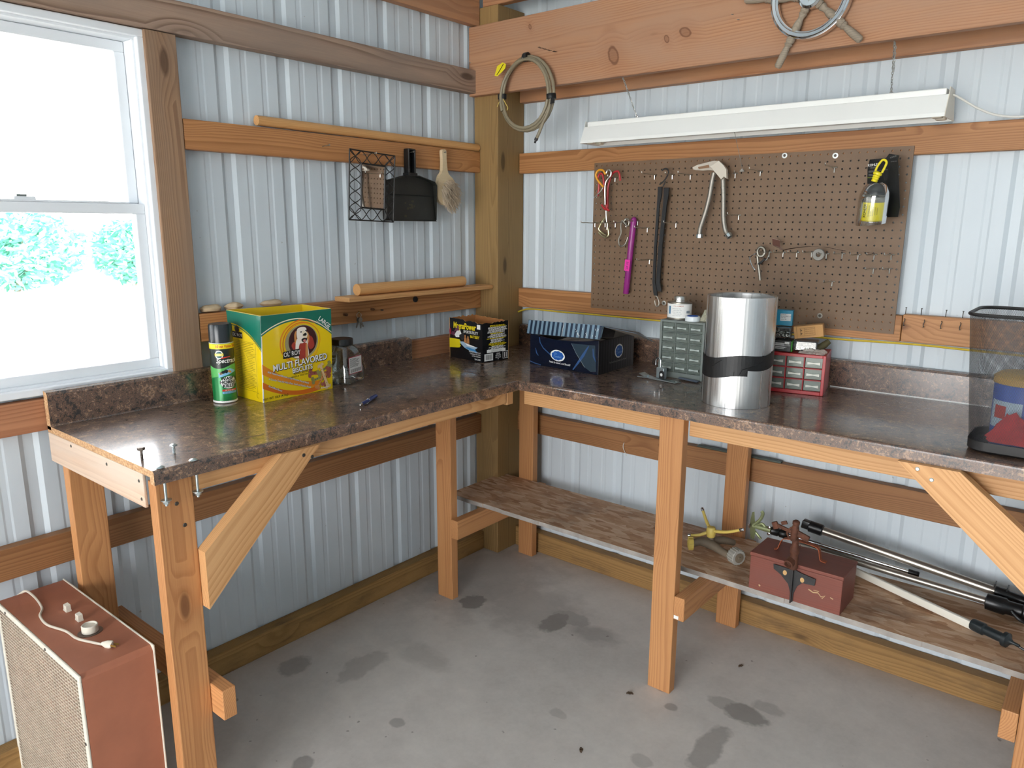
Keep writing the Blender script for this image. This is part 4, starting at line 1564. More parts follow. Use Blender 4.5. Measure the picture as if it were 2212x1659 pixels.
cloud(.147, .052, .037, .0225, F_, g, -.06)
g.text('Feels So Good, and Should!', .158, .022, .0105, F_, .0012, 0, .012, rot=-.02, sx=.92)
g.obj('front_print', [WHITE, PBL, CLOUD, plain('print_slate', '2B3A46', .3), plain('print_light_blue', '7FA9DA', .4), plain('worn_edge', '93A0A6', .6)], cb)
FS = frame(a1, b1 - a1, (0, 0, 1))
g = G()
for i in range(13):
    g.rect(.012 + .0205 * i, .003, .0225 + .0205 * i, hb_ - .004, FS, .0006, 1)
cloud(.155, .075, .033, .0275, FS, g)
g.text('The Finest Shoes Comfort Can Provide!', .15, .036, .0095, FS, .0012, 2 + 1, .004, rot=.0, sx=.9)
g.obj('side_print', [WHITE, plain('print_dark_stripe', '24272B', .35), CLOUD, plain('print_dim_grey', '8F8F8D', .5), plain('print_soft_blue', '7FA9DA', .4)], cb)
# lid
l0, l1 = V((.503, -.418, Z + .186)), V((.862, -.428, Z + .194))
k1, k0 = V((.845, -.125, Z + .134)), V((.486, -.11, Z + .132))
f0, f1 = V((.501, -.428, Z + .131)), V((.858, -.438, Z + .142))
g = G()
wall_quad(g, l0, l1, k1, k0, 1, 3, .003)
wall_quad(g, f0, f1, l1, l0, 0, 3, .003)
FL = frame(f0, f1 - f0, l0 - f0)
Lw, Lh = (f1 - f0).length, (l0 - f0).length
for i in range(16):
    x = Lw * (i + .1) / 16
    g.rect(x, .001, x + Lw * .5 / 16, Lh - .001, FL, .0006, 2)
wr_ = random.Random(4)
for i in range(14):
    x, y = Lw * wr_.uniform(.66, .98), Lh * wr_.uniform(.1, .85)
    g.band([(x, y), (x + wr_.uniform(-.008, .008), y + wr_.uniform(-.012, .012))], .0012, FL, .0011, 5)
g.band([(Lw * .5, .0), (Lw * .505, Lh)], .0013, FL, .0012, 5)
# side ear of the lid folded outwards
e0, e1, e2, e3 = l1 + V((0, 0, -.001)), k1 + V((0, 0, .002)), k1 + V((.1, -.05, -.022)), V((.925, -.29, Z + .158))
wall_quad(g, e3, e2, e1, e0, 4, 3, .0022)
g.flat([(.028, .028), (.075, .03), (.075, .033), (.028, .031)], frame(e3, e2 - e3, e0 - e3), .0006, 5)
r0, r1 = f1 + V((.0, .012, .006)), V((.852, -.33, Z + .138))
wall_quad(g, r0, r1, V((.856, -.32, Z + .168)), l1 + V((0, .01, -.002)), 4, 3, .002)
g.obj('lid', [plain('lid_navy', '14283E', .3, coat=.4), CBLK, plain('lid_stripe', '6D8799', .3, coat=.4), plain('lid_inside', '6E655C', .8), plain('lid_ink', '101113', .35), PAPER], cb)
g = G()
r_ = random.Random(9)
m_ = 12
gridp = [[V((.53 + .27 * i / m_, -.375 + .2 * j / 6, Z + .085 + .026 * math.sin(PI * i / m_) * math.sin(PI * (j + 1) / 8) + r_.uniform(-.006, .006))) for i in range(m_ + 1)] for j in range(7)]
g.add([p for row in gridp for p in row], [(j * (m_ + 1) + i, j * (m_ + 1) + i + 1, (j + 1) * (m_ + 1) + i + 1, (j + 1) * (m_ + 1) + i) for j in range(6) for i in range(m_)], 0)
ob = g.obj('tissue_paper', plain('crumpled_tissue', 'C9BDB2', .7))
tag(ob, 'crumpled pale tissue paper peeping out of the shoe carton', 'tissue paper')
# ================================================================ things on the worktop under the pegboard
# ---- open padlock standing on a hasp
hs = thing('hasp', (1.06, -.345, Z), 'bluish zinc hasp plate lying in front of the grey drawer cabinet', 'hasp')
g = G()
pts = [V((.976, -.318, Z + .013)), V((1.0, -.326, Z + .006)), V((1.03, -.334, Z + .002)), V((1.145, -.352, Z + .002))]
for a, b in zip(pts, pts[1:]):
    d = (b - a).normalized()
    w = V((.18, .98, 0)).normalized()
    g.obox((a + b) / 2, ((b - a).length + .001, .034, .0018), d, w, m=0)
g.obj('plate', ZINC, hs)
G().tube([V((.976, -.352, Z + .004)), V((1.02, -.352, Z + .005)), V((1.14, -.372, Z + .004))], .0018, 6).obj('pin', ZINC, hs)
G().lathe([(.006, -.008), (.006, .008)], (1.012, -.347, Z + .0095), (.98, -.2, 0), 12).obj('knuckle', ZINC, hs)
g = G()
for x in (1.11, 1.128):
    g.lathe([(.0028, 0), (.0028, .0004)], (x, -.347, Z + .003), n=10)
g.obj('screw_hole', INK, hs)
pk = thing('padlock', (1.06, -.325, Z + .0035), 'small open padlock standing on the zinc hasp plate', 'padlock')
u = V((.96, -.28, 0)).normalized()
w = V((.28, .96, 0)).normalized()
c = V((1.062, -.325, Z + .0245))
G().obox(c, (.038, .018, .041), u, w, m=0, bev=.003).obj('body', plain('padlock_body', 'C3CFD3', .3, metal=.8), pk)
c2 = c + u * .012 - w * .010 - V((0, 0, .005))
g = G()
pl_ = [(-.012, -.013)] + [(.012 * math.cos(t), .004 + .012 * math.sin(t)) for t in [PI - PI * i / 10 for i in range(11)]] + [(.012, -.013)]
hl = [(.005 * math.cos(t), .002 + .005 * math.sin(t)) for t in [2 * PI * i / 12 for i in range(12)]]
g.prism(pl_, c2, u, V((0, 0, 1)), -w, .0022)
g.obj('keyhole_cover', IRON, pk)
G().prism([(.006 * math.cos(t), .001 + .006 * math.sin(t)) for t in [2 * PI * i / 14 for i in range(14)]], c2 - w * .0024, u, V((0, 0, 1)), -w, .0006).obj('badge', PAPER, pk)
s0 = c + V((0, 0, .02))
pts = [s0 + u * -.006 + V((0, 0, -.006)), s0 + u * -.006 + V((0, 0, .018))] + [s0 + u * (-.0185 + .0125 * math.cos(t)) + V((0, 0, .022 + .0125 * math.sin(t))) for t in [PI * i / 10 for i in range(11)]] + [s0 + u * -.031 + V((0, 0, .006))]
G().tube(pts, .0027, 10).obj('shackle', CHROME, pk)

# ---- drawer cabinets
DRAWER = mat_milky('smoky_clear_plastic', '8C9790', .34, .12)
DRAWG = mat_milky('greenish_clear_plastic', 'A3AEA5', .48, .12)


def contents(g, fr, w, h, d, seed, mats):
    r_ = random.Random(seed)
    o, u_, v_, n_ = fr
    for i in range(14):
        p = o + u_ * r_.uniform(-.36, .36) * w + v_ * (.1 + .22 * r_.random()) * h - n_ * r_.uniform(.12, .6) * d
        q = (u_ * r_.gauss(0, 1) + n_ * r_.gauss(0, 1) + v_ * r_.gauss(0, .3)).normalized() * .006
        g.tube([p - q, p + q], .0011, 5, r_.randrange(mats))


def cabinet(name, o, yaw, w, h, d, cols, rows, fm, dm, label, base, st, top, seed, bow, pull, hang=False, inset=.004):
    """o: bottom front corner; u runs along the front, n points out of it."""
    u_ = V((math.cos(yaw), math.sin(yaw), 0))
    z_ = V((0, 0, 1))
    n_ = u_.cross(z_)
    o = V(o)
    t = thing(name, tuple(o + u_ * w / 2 - n_ * d / 2), label, 'drawer cabinet')
    g = G()

    def slab(x0, x1, z0, z1, d0, d1):
        c_ = o + u_ * (x0 + x1) / 2 + z_ * (z0 + z1) / 2 - n_ * (d0 + d1) / 2
        g.obox(c_, (x1 - x0, d1 - d0, z1 - z0), u_, -n_, z_, bev=.0012)
    slab(0, st, 0, h, 0, d)
    slab(w - st, w, 0, h, 0, d)
    slab(st, w - st, 0, base, 0, d)
    slab(st, w - st, h - top, h, 0, d)
    slab(st, w - st, base, h - top, d - .003, d)
    cw = (w - 2 * st - (cols - 1) * .0035) / cols
    chh = (h - base - top - (rows - 1) * .003) / rows
    for r in range(1, rows):
        z = base + r * chh + (r - 1) * .003
        slab(st, w - st, z, z + .003, .001, d - .004)
    for k in range(1, cols):
        x = st + k * cw + (k - 1) * .0035
        slab(x, x + .0035, base, h - top, .003, d - .004)
    g.obj('body', fm, t)
    first = {}
    for r in range(rows):
        for k in range(cols):
            x0, z0 = st + k * (cw + .0035) + .0012, base + r * (chh + .003) + .0008
            dw, dh = cw - .0024, chh - .0022
            oo = o + u_ * (x0 + dw / 2) + z_ * z0 - n_ * inset
            if not first:
                g = G()
                e = .0014
                for a, b, c_, q, f0, f1 in ((-dw / 2, dw / 2, 0, dh, 0, e), (-dw / 2, dw / 2, 0, e, e, d * .86), (-dw / 2, -dw / 2 + e, e, dh * .7, e, d * .86), (dw / 2 - e, dw / 2, e, dh * .7, e, d * .86)):
                    cc = oo + u_ * (a + b) / 2 + z_ * (c_ + q) / 2 - n_ * (f0 + f1) / 2
                    g.obox(cc, (b - a, f1 - f0, q - c_), u_, -n_, z_)
                # small ledge for a paper tag
                g.obox(oo + z_ * dh * .90 + n_ * .0012, (dw * .5, .002, .0025), u_, -n_, z_)
                dr = g.obj('drawer', dm, t, origin=tuple(oo))
                g = G()
                k2 = 10
                pts2 = [oo + u_ * (-.38 + .76 * i / k2) * dw + z_ * dh * .46 + n_ * .0055 for i in range(k2 + 1)]
                for i in range(k2):
                    s0_ = dh * (.055 + bow * abs((i + .0) / k2 - .5))
                    s1_ = dh * (.055 + bow * abs((i + 1.) / k2 - .5))
                    a_, b_ = pts2[i], pts2[i + 1]
                    g.add([a_ - z_ * s0_, b_ - z_ * s1_, b_ + z_ * s1_, a_ + z_ * s0_], [(0, 1, 2, 3)])
                    g.add([a_ - z_ * s0_ - n_ * .005, b_ - z_ * s1_ - n_ * .005, b_ - z_ * s1_, a_ - z_ * s0_], [(0, 1, 2, 3)])
                    g.add([a_ + z_ * s0_, b_ + z_ * s1_, b_ + z_ * s1_ - n_ * .005, a_ + z_ * s0_ - n_ * .005], [(0, 1, 2, 3)])
                hd = g.obj('handle', pull, dr, origin=tuple(oo))
                first = dict(dr=dr, hd=hd, o=oo)
            else:
                dr = first['dr'].copy()
                col.objects.link(dr)
                dr.parent = t
                dr.location = oo - V(t['_o'])
                dr['_o'] = tuple(oo)
                hd = first['hd'].copy()
                col.objects.link(hd)
                hd.parent = dr
            g = G()
            contents(g, (oo, u_, z_, n_), dw, dh, d * .8, seed + r * 9 + k, 2)
            if (r + k * 2 + seed) % 3:
                g.obj('hardware', [DULL, SCREW if seed % 2 else BRASS], dr)['kind'] = 'stuff'
    return t, o, u_, n_


BRASS = plain('brass', 'A88B4A', .4, metal=.9)
cabinet('drawer_cabinet', (1.019, -.272, Z), 0.0, .181, .217, .15, 3, 5, GREYP, DRAWER,
        'grey cabinet of clear drawers, left of the aluminium roll, with a white can on top', .022, .009, .008, 3, .13, plain('drawer_pull_clear', 'A9B2AE', .25))
g = G()
for k in range(4):
    g.tube([V((1.112 + .002 * k, -.279 - .006 * k, Z + .006 + .002 * (k % 2))), V((1.196, -.285 - .006 * k, Z + .004))], .0022, 6)
tag(g.obj('rod_bundle', plain('grey_blue_wire', '5D6878', .4, metal=.5)), 'few thin dark rods lying at the foot of the grey drawer cabinet', 'rods', kind='stuff')
ccx, ccy, czz = 1.063, -.205, Z + .2178
pc_ = thing('paint_can', (ccx, ccy, czz), 'short white can with a metal screw lid on the grey drawer cabinet', 'can')
G().lathe([(.0455, 0), (.0465, .001), (.0465, .004), (.045, .005), (.045, .059), (.0465, .06), (.0465, .063), (.043, .064)], (ccx, ccy, czz), n=36).obj('body', DULL, pc_)
G().lathe([(.026, .064), (.026, .07), (.0225, .071), (.0225, .083), (.021, .085), (.006, .0855)], (ccx, ccy, czz), n=30).obj('lid', STEEL, pc_)
aa = math.atan2(-2.8 - ccy, 2.37 - ccx)
fmc = fmap_cyl(ccx, ccy, .045, czz, aa)
g = G()
cyl_patch(g, fmc, -.11, .11, .006, .058, .0004, 0, 40)
g.text('PVC CEMENT', -.004, .05, .0065, None, .0008, 1, .004, fmap=fmc)
for i in range(5):
    g.text('medium body clear', -.012 + .004 * (i % 2), .041 - .0065 * i, .0042, None, .0008, 2, 0, fmap=fmc)
cyl_patch(g, fmc, -.045, -.036, .02, .05, .0009, 3, 4)
cyl_patch(g, fmc, .026, .042, .024, .033, .0009, 2, 4)
g.obj('paper_label', [PAPER, plain('label_orange', 'B4705A', .6), plain('label_grey', '7C8790', .6), plain('label_blue', '4F7FA0', .6)], pc_)
tx, ty = 1.137, -.245
tr_ = thing('tape_roll', (tx, ty, czz), 'small white tape roll with a blue core beside the white can', 'tape roll')
G().lathe([(.027, 0), (.027, .018), (.0205, .018), (.0205, 0), (.027, 0)], (tx, ty, czz), n=30, caps=False).obj('tape', plain('white_tape', 'DCE3E6', .5), tr_)
G().lathe([(.02, .001), (.02, .02), (.0185, .02), (.0185, .001), (.02, .001)], (tx, ty, czz), n=30, caps=False).obj('core', plain('core_blue', '1E4F9A', .4), tr_)


def crumple(name, c, sx, sy, sz, seed, mat, label, cat, n=11, peaks=()):
    r_ = random.Random(seed)
    g = G()
    vs = []
    for j in range(n + 1):
        for i in range(n + 1):
            x, y = 2 * i / n - 1, 2 * j / n - 1
            e = max(0, 1 - max(abs(x), abs(y)) ** 3)
            z = e * (.45 + .55 * r_.random())
            for px, py, pr, ph in peaks:
                z += ph * max(0, 1 - math.hypot(x - px, y - py) / pr)
            vs.append((c[0] + sx * (x + .06 * r_.gauss(0, 1)), c[1] + sy * (y + .06 * r_.gauss(0, 1)), c[2] + sz * z))
    g.add(vs, [(j * (n + 1) + i, j * (n + 1) + i + 1, (j + 1) * (n + 1) + i + 1, (j + 1) * (n + 1) + i) for j in range(n) for i in range(n)])
    return tag(g.obj(name, mat), label, cat)


crumple('plastic_wrapper', (1.178, -.214, czz + .0005), .022, .024, .026, 3, mat_milky('cloudy_film', 'C9C6AE', .62, .3), 'crumpled cloudy plastic wrapper between the tape roll and the aluminium roll', 'wrapper', 9, [(-.5, .2, .7, .9), (.6, -.2, .6, 1.1)])

# ---- aluminium flashing roll
rx, ry, R_ = 1.420, -.488, .107
ro = thing('aluminium_roll', (rx, ry, Z), 'tall bright aluminium flashing roll bound with black tape', 'metal roll')
m = N('rolled_aluminium')
m.b.inputs['Metallic'].default_value = 1.0
m.b.inputs['Base Color'].default_value = srgb('D3D4D3')
m.b.inputs['Roughness'].default_value = .3
m.b.inputs['Anisotropic'].default_value = .5
nz = m.noise(m.coord((60, 60, .4), rand=False), 1.0, 3, .5)
m.l(m.ramp(nz, [(.3, .22), (.7, .42)]), m.b.inputs['Roughness'])
m.bump(nz, .15, .002)
ROLLM = m.mat
g = G()
ae = math.radians(180 + 78)           # the free edge of the sheet shows as an upright step on the window side
k = 72
lay = []
for i in range(k + 1):
    t = ae + 2 * PI * i / k
    q = R_ + .0022 * (1 - i / k)
    q += .0006 * math.sin(3 * t)
    lay.append((rx + q * math.cos(t), ry + q * math.sin(t)))
for i in range(k):
    (x0, y0), (x1, y1) = lay[i], lay[i + 1]
    g.add([(x0, y0, Z), (x1, y1, Z), (x1, y1, Z + .3475), (x0, y0, Z + .3475)], [(0, 1, 2, 3)], 0, True)
(x0, y0), (x1, y1) = lay[-1], lay[0]
g.add([(x0, y0, Z), (x1, y1, Z), (x1, y1, Z + .3475), (x0, y0, Z + .3475)], [(0, 1, 2, 3)], 0)
for q in range(5):
    r0_, r1_ = R_ - .0002 - .0016 * q, R_ - .0014 - .0016 * q
    g.lathe([(r1_, .001), (r1_, .346 - .0006 * q), (r0_, .3472 - .0006 * q), (r0_, .345)], (rx, ry, Z), n=64, caps=False)
g.lathe([(R_ - .0085, 0), (R_ - .0085, .345)], (rx, ry, Z), n=64, caps=False)
g.obj('sheet', ROLLM, ro)
g = G()
TAPE = plain('black_tape', '121314', .5, var=.3, scale=60, bump=.2)
k = 64
a_t = math.atan2(-2.8046 - ry, 2.3697 - rx)
for i in range(k):
    t0_, t1_ = a_t - PI + 2 * PI * i / k, a_t - PI + 2 * PI * (i + 1) / k
    lo = lambda t: Z + .119 + .010 * (t - a_t) / 1.2 + .004 * math.sin(4 * t)
    def bot(t):
        b_ = lo(t)
        return b_ - (.018 if -1.5 < t - a_t < .25 else 0)
    tm = (t0_ + t1_) / 2
    dlt = -.018 if -1.6 < tm - a_t < .27 else 0
    q = R_ + .0032
    g.add([(rx + q * math.cos(t0_), ry + q * math.sin(t0_), lo(t0_) + dlt), (rx + q * math.cos(t1_), ry + q * math.sin(t1_), lo(t1_) + dlt),
           (rx + q * math.cos(t1_), ry + q * math.sin(t1_), lo(t1_) + .047), (rx + q * math.cos(t0_), ry + q * math.sin(t0_), lo(t0_) + .047)], [(0, 1, 2, 3)], 0, True)
for a0_, z0_, a1_, z1_ in ((-.75, .13, -.45, .152), (.1, .125, .75, .15), (-.1, .105, -.08, .12), (.2, .108, .28, .128), (.05, .108, .15, .128)):
    pts = [V((rx + (R_ + .0036) * math.cos(a_t + a0_ + (a1_ - a0_) * j / 6), ry + (R_ + .0036) * math.sin(a_t + a0_ + (a1_ - a0_) * j / 6), Z + z0_ + (z1_ - z0_) * j / 6)) for j in range(7)]
    g.tube(pts, .0011, 5)
g.obj('tape_band', TAPE, ro)

# ---- red drawer cabinet and what is piled on it
cab = cabinet('drawer_cabinet', (1.425, -.262, Z), math.radians(11), .196, .138, .165, 3, 3, RED, DRAWG,
              'small red cabinet of nine clear drawers, right of the aluminium roll', .012, .010, .010, 4, .16, plain('drawer_pull_cream', 'D5D6CC', .3), inset=.014)
RU, RN = cab[2], cab[3]
RT = Z + .1392
RO = cab[1]


def on_red(a, b, c):
    return RO + RU * a - RN * b + V((0, 0, .1392 + c))


def carton(name, c, size, u_, w_, up, mats, label, cat, prints=None, bev=.001):
    t = thing(name, tuple(c), label, cat)
    G().obox(c, size, u_, w_, up, bev=bev).obj('body', mats[0], t)
    if prints:
        o = V(c) - V(u_).normalized() * size[0] / 2 - V(w_).normalized() * size[1] / 2 - V(up).normalized() * size[2] / 2
        g = G()
        prints(g, (o, V(u_).normalized(), V(up).normalized(), -V(w_).normalized()))
        g.obj('print', mats[1:], t)
    return t


def p_black(g, fr):
    for i in range(3):
        g.rect(.006, .028 - .0032 * i, .036, .0295 - .0032 * i, fr, .0006, 0)
        g.rect(.006, .0155 - .0032 * i, .044 - .004 * i, .0168 - .0032 * i, fr, .0006, 0)
    g.rect(.037, .026, .052, .034, fr, .0008, 0)
    g.text('25 pcs', .0445, .03, .004, fr, .0012, 1)
    g.rect(.0, .0205, .056, .0215, fr, .0006, 0)


UP = V((0, 0, 1))
carton('hardware_box', on_red(.050, .056, .0192), (.058, .075, .0375), RU, -RN, UP, [BLACK, PAPER, INK], 'black printed hardware box at the bottom of the pile, next to the roll', 'box', p_black)


def clam(name, c, size, label, n, seed, mat_back, tall=.6):
    t = thing(name, tuple(c), label, 'package')
    G().obox(c, size, RU, -RN, UP, bev=.004).obj('clear_case', CLEAR, t)
    g = G()
    r_ = random.Random(seed)
    for i in range(n):
        p = V(c) + RU * r_.uniform(-.38, .38) * size[0] - RN * r_.uniform(-.36, .36) * size[1] + UP * r_.uniform(-.36, tall * .3) * size[2]
        q = V((r_.gauss(0, 1), r_.gauss(0, 1), r_.gauss(0, .5))).normalized() * .006
        g.tube([p - q, p + q], .0017, 6)
    for i in range(4):
        p = V(c) + RU * (-.3 + .2 * i) * size[0] + RN * size[1] * .3 - UP * size[2] * .2
        g.tube([p + RU * .004 * math.cos(a) + UP * .004 * math.sin(a) for a in [2 * PI * k / 10 for k in range(10)]], .0013, 5, closed=True)
    g.obj('hardware', STEEL, t)['kind'] = 'stuff'
    G().obox(V(c) - RN * (size[1] * .5 - .003) , (size[0] * .94, .002, size[2] * .9), RU, -RN, UP).obj('backing_card', mat_back, t)
    return t


clam('hardware_pack', on_red(.043, .07, .0392 + .021), (.056, .05, .04), 'clear pack of screws resting on the black hardware box', 26, 2, BLACKM)
clam('hardware_pack', on_red(.122, .062, .019 + .003), (.078, .062, .036), 'clear pack of bolts and washers under the cardboard box', 26, 5, BLACKM)
G().obox(on_red(.0812, .044, .019), (.0035, .052, .036), RU, -RN, UP, bev=.0008).obj('green_card', plain('green_card', '3C9A26', .5), None)
tag(bpy.data.objects['green_card'], 'upright bright green card between the two hardware packs', 'card')
# teal box
tb_u = V((math.cos(.22), math.sin(.22), 0))


def p_teal(g, fr):
    g.rect(.031, .017, .066, .042, fr, .0006, 0)
    for i, s in enumerate(('8-32 PHILLIPS', 'MACHINE SCREWS 1 1/2 IN', 'FINISH: ZINC', 'ITEM NO. 7641')):
        g.text(s, .033, .0385 - .0055 * i, .0042, fr, .001, 1, .006, align='LEFT', sx=.7)


carton('teal_box', on_red(.032, .095, .0805 + .0285), (.072, .03, .054), tb_u, V((-tb_u.y, tb_u.x, 0)), UP, [TEAL, PAPER, INK], 'bright teal box with a white label, topmost beside the roll', 'box', p_teal)
# tilted cardboard box
cu = V((.97, .2, .16)).normalized()
cw_ = V((-.2, .975, 0)).normalized()
cup = cu.cross(cw_).normalized()


def p_card(g, fr):
    for a, b, c_, d_ in ((.02, .008, .068, .0088), (.02, .0342, .068, .035), (.02, .008, .0207, .035), (.0673, .008, .068, .035), (.034, .008, .0347, .035)):
        g.rect(a, b, c_, d_, fr, .0004, 0)
    for i in range(3):
        g.text('REPLACEMENT', .051, .029 - .007 * i, .0045, fr, .0004, 0)
    g.flat([(.022, .01), (.028, .017), (.022, .02)], fr, .0004, 0)
    g.flat([(.022, .033), (.028, .026), (.022, .023)], fr, .0004, 0)
    g.rect(.009, .001, .0098, .0415, fr, .0004, 0)


carton('cardboard_box', on_red(.128, .066, .0405 + .031), (.094, .046, .042), cu, cw_, cup, [CARD, plain('print_brown', '5E4426', .7)], 'small brown cardboard box lying tilted on top of the pile', 'box', p_card)
crumple('plastic_bag', on_red(.150, .028, .0005), .042, .026, .016, 8, mat_milky('cloudy_bag', 'C9BDB4', .55, .3), 'crumpled translucent plastic bag on the front edge of the red cabinet', 'bag', 11, [(.9, .2, .5, .8)])
g = G()
p0 = on_red(.164, .075, .012)
g.tube([p0, p0 + V((.016, .0, .014)), p0 + V((.03, .004, .028))], [.013, .012, .009], 12)
gl = g.obj('cloth_scrap', plain('olive_cloth', '4A4428', .8, var=.3))
tag(gl, 'small dark olive cloth scrap beside the plastic bag', 'cloth')

# ---- wire mesh basket with rubbish in it
bxx, byy = 2.225, -.530
bk = thing('mesh_basket', (bxx, byy, Z), 'black wire mesh waste basket standing on the worktop', 'basket')


def rr(hx, hy, rad, z, n=9):
    out = []
    for qx, qy, a in ((1, 1, 0), (-1, 1, 90), (-1, -1, 180), (1, -1, 270)):
        for i in range(n):
            t = math.radians(a + 90 * i / (n - 1))
            out.append(V((bxx + qx * (hx - rad) + rad * math.cos(t), byy + qy * (hy - rad) + rad * math.sin(t), z)))
    return out


rows = 8
rings_ = [rr(.128 + .03 * i / rows, .096 + .026 * i / rows, .045 + .005 * i / rows, Z + .028 + (.35 - .028) * i / rows) for i in range(rows + 1)]
g = G()
nn = len(rings_[0])
g.add([p for r_ in rings_ for p in r_], [(i * nn + j, i * nn + (j + 1) % nn, (i + 1) * nn + (j + 1) % nn, (i + 1) * nn + j) for i in range(rows) for j in range(nn)], 0, True)
ob = g.obj('mesh_wall', NET, bk)
uvl = ob.data.uv_layers.new(name='UVMap')
per = [0.0]
for j in range(nn):
    per.append(per[-1] + (rings_[rows // 2][j] - rings_[rows // 2][(j + 1) % nn]).length)
for poly in ob.data.polygons:
    i, j = divmod(poly.index, nn)
    for li, (a, b) in zip(poly.loop_indices, ((j, i), (j + 1, i), (j + 1, i + 1), (j, i + 1))):
        uvl.data[li].uv = (per[a], b * .322 / rows)
g = G()
loft(g, [rr(.120, .088, .04, Z), rr(.1285, .0965, .046, Z + .006), rr(.1295, .0975, .046, Z + .029)], cap1=False)
g.obj('base', BLACKM, bk)
G().tube(rr(.158, .122, .05, Z + .352), .0045, 8, closed=True).obj('rim', BLACKM, bk)
tub = thing('blue_tub', (bxx + .01, byy + .02, Z + .002), 'blue tub with a tan lid seen inside the mesh basket', 'tub')
G().lathe([(.066, 0), (.070, .16), (.068, .165)], (bxx - .025, byy + .018, Z + .0065), n=32).obj('body', plain('tub_blue', '2454B0', .4), tub)
G().lathe([(.073, .166), (.073, .182), (.06, .192), (.02, .194)], (bxx - .025, byy + .018, Z + .0065), n=32).obj('lid', plain('tub_tan', 'C09A4A', .5), tub)
fmt = fmap_cyl(bxx - .025, byy + .018, .069, Z, math.atan2(-2.8 - byy, 2.37 - bxx))
g = G()
cyl_patch(g, fmt, -.08, -.0, .06, .13, .0018, 0, 10)
cyl_patch(g, fmt, -.066, -.035, .085, .118, .0026, 1, 6)
g.text('MIX', -.02, .075, .014, None, .003, 2, .01, fmap=fmt)
g.obj('label', [plain('tub_pale_label', 'AFC6D6', .5), plain('tub_red_label', 'B2322C', .5), INK], tub)
crumple('red_rag', (bxx - .012, byy - .073, Z + .03), .07, .012, .065, 21, plain('red_cloth', 'B5242C', .8, var=.2), 'crumpled red rag in front of the blue tub inside the basket', 'rag', 11, [(-.5, 0, .8, .5)])
# ================================================================ hanging and lying along the left wall
# ---- long rod on the girt
g = G()
p0, p1 = V((.026, -1.302, 1.9225)), V((.026, -.192, 1.9175))
g.lathe([(.0165, 0), (.0165, 1.11)], (0, 0, 0), (1, 0, 0), 20)
me_o = g.obj('wooden_rod', W_ROD, None, origin=(0, 0, 0))
d = (p1 - p0).normalized()
q_ = Matrix((d, V((0, 0, 1)).cross(d).normalized(), d.cross(V((0, 0, 1)).cross(d).normalized()))).transposed().to_4x4()
q_.translation = p0
me_o.matrix_basis = q_
tag(me_o, 'long round wooden rod lying on the girt above the dustpan', 'rod')

# ---- bent nails, each its own thing
def nail(pts, label, r=.0016, mat=None, group=None, head=True):
    g = G()
    g.tube(pts, r, 6)
    if head:
        d = (V(pts[-1]) - V(pts[-2])).normalized()
        g.lathe([(r * 2.2, 0), (r * 2.2, .0012)], V(pts[-1]), d, 8)
    return tag(g.obj('nail', mat or DULL), label, 'nail', group)


nail([(.039, -1.046, 1.857), (.075, -1.043, 1.861)], 'thin nail sticking out of the girt left of the wire-framed mirror')
nail([(.039, -.860, 1.842), (.110, -.855, 1.8452)], 'nail in the girt from which the wire-framed mirror hangs', mat=STEEL)

# ---- wire framed mirror
x = .062
mi = thing('wire_mirror', (x, -.85, 1.595), 'small mirror in a black wavy wire frame hanging beside the dustpan', 'mirror')
x = .090
c4 = [V((x + .008, -.971, 1.851)), V((x + .008, -.751, 1.841)), V((x, -.761, 1.591)), V((x, -.980, 1.599))]
i4 = [V((x + .008, -.918, 1.804)), V((x + .008, -.802, 1.799)), V((x + .002, -.808, 1.638)), V((x + .002, -.921, 1.644))]
g = G()
for a, b in zip(c4, c4[1:] + c4[:1]):
    g.tube([a, b], .0027, 6)
g.obj('outer_wire', BLACKM, mi)


def wave(p, q, r, s, n, ph=0.0):
    """two crossed wavy wires filling the band p-q (outer) to r-s (inner)."""
    out = [[], []]
    for k in range(n * 10 + 1):
        t = k / (n * 10)
        o, i = p + (q - p) * t, r + (s - r) * t
        f = .5 + .5 * math.cos(2 * PI * n * t / 2 * 1.0 + ph)
        out[0].append(o + (i - o) * (.04 + .92 * f))
        out[1].append(o + (i - o) * (.96 - .92 * f))
    return out


g = G()


def lerp(a, b, t):
    return a + (b - a) * t


O, I_ = c4, i4
# extended inner lines so that each band runs the full side
Lx = [lerp(O[0], O[1], .24), lerp(O[3], O[2], .27)]
Rx = [lerp(O[0], O[1], .77), lerp(O[3], O[2], .78)]
for pq in ((O[0], O[3], Lx[0], Lx[1], 6), (O[1], O[2], Rx[0], Rx[1], 6)):
    for w in wave(*pq):
        g.tube(w[::1], .0017, 5)
Tx = [lerp(O[0], O[3], .19), lerp(O[1], O[2], .17)]
Bx = [lerp(O[0], O[3], .82), lerp(O[1], O[2], .81)]
for pq in ((O[0], O[1], Tx[0], Tx[1], 4), (O[3], O[2], Bx[0], Bx[1], 4)):
    for w in wave(*pq):
        g.tube(w, .0017, 5)
g.obj('wavy_wire', BLACKM, mi)
g = G()
for a, b in zip(i4, i4[1:] + i4[:1]):
    g.tube([a, b], .0035, 6)
g.obj('inner_frame', BLACKM, mi)
mm = N('mirror_glass')
mm.b.inputs['Metallic'].default_value = 1
mm.b.inputs['Roughness'].default_value = .01
mm.b.inputs['Base Color'].default_value = (.9, .9, .9, 1)
g = G()
n_i = (i4[3] - i4[0]).cross(i4[1] - i4[0]).normalized()
g.add(i4 + [q - n_i * .003 for q in i4], [(0, 1, 2, 3), (7, 6, 5, 4)], 0)
g.obj('mirror_plate', mm.mat, mi)

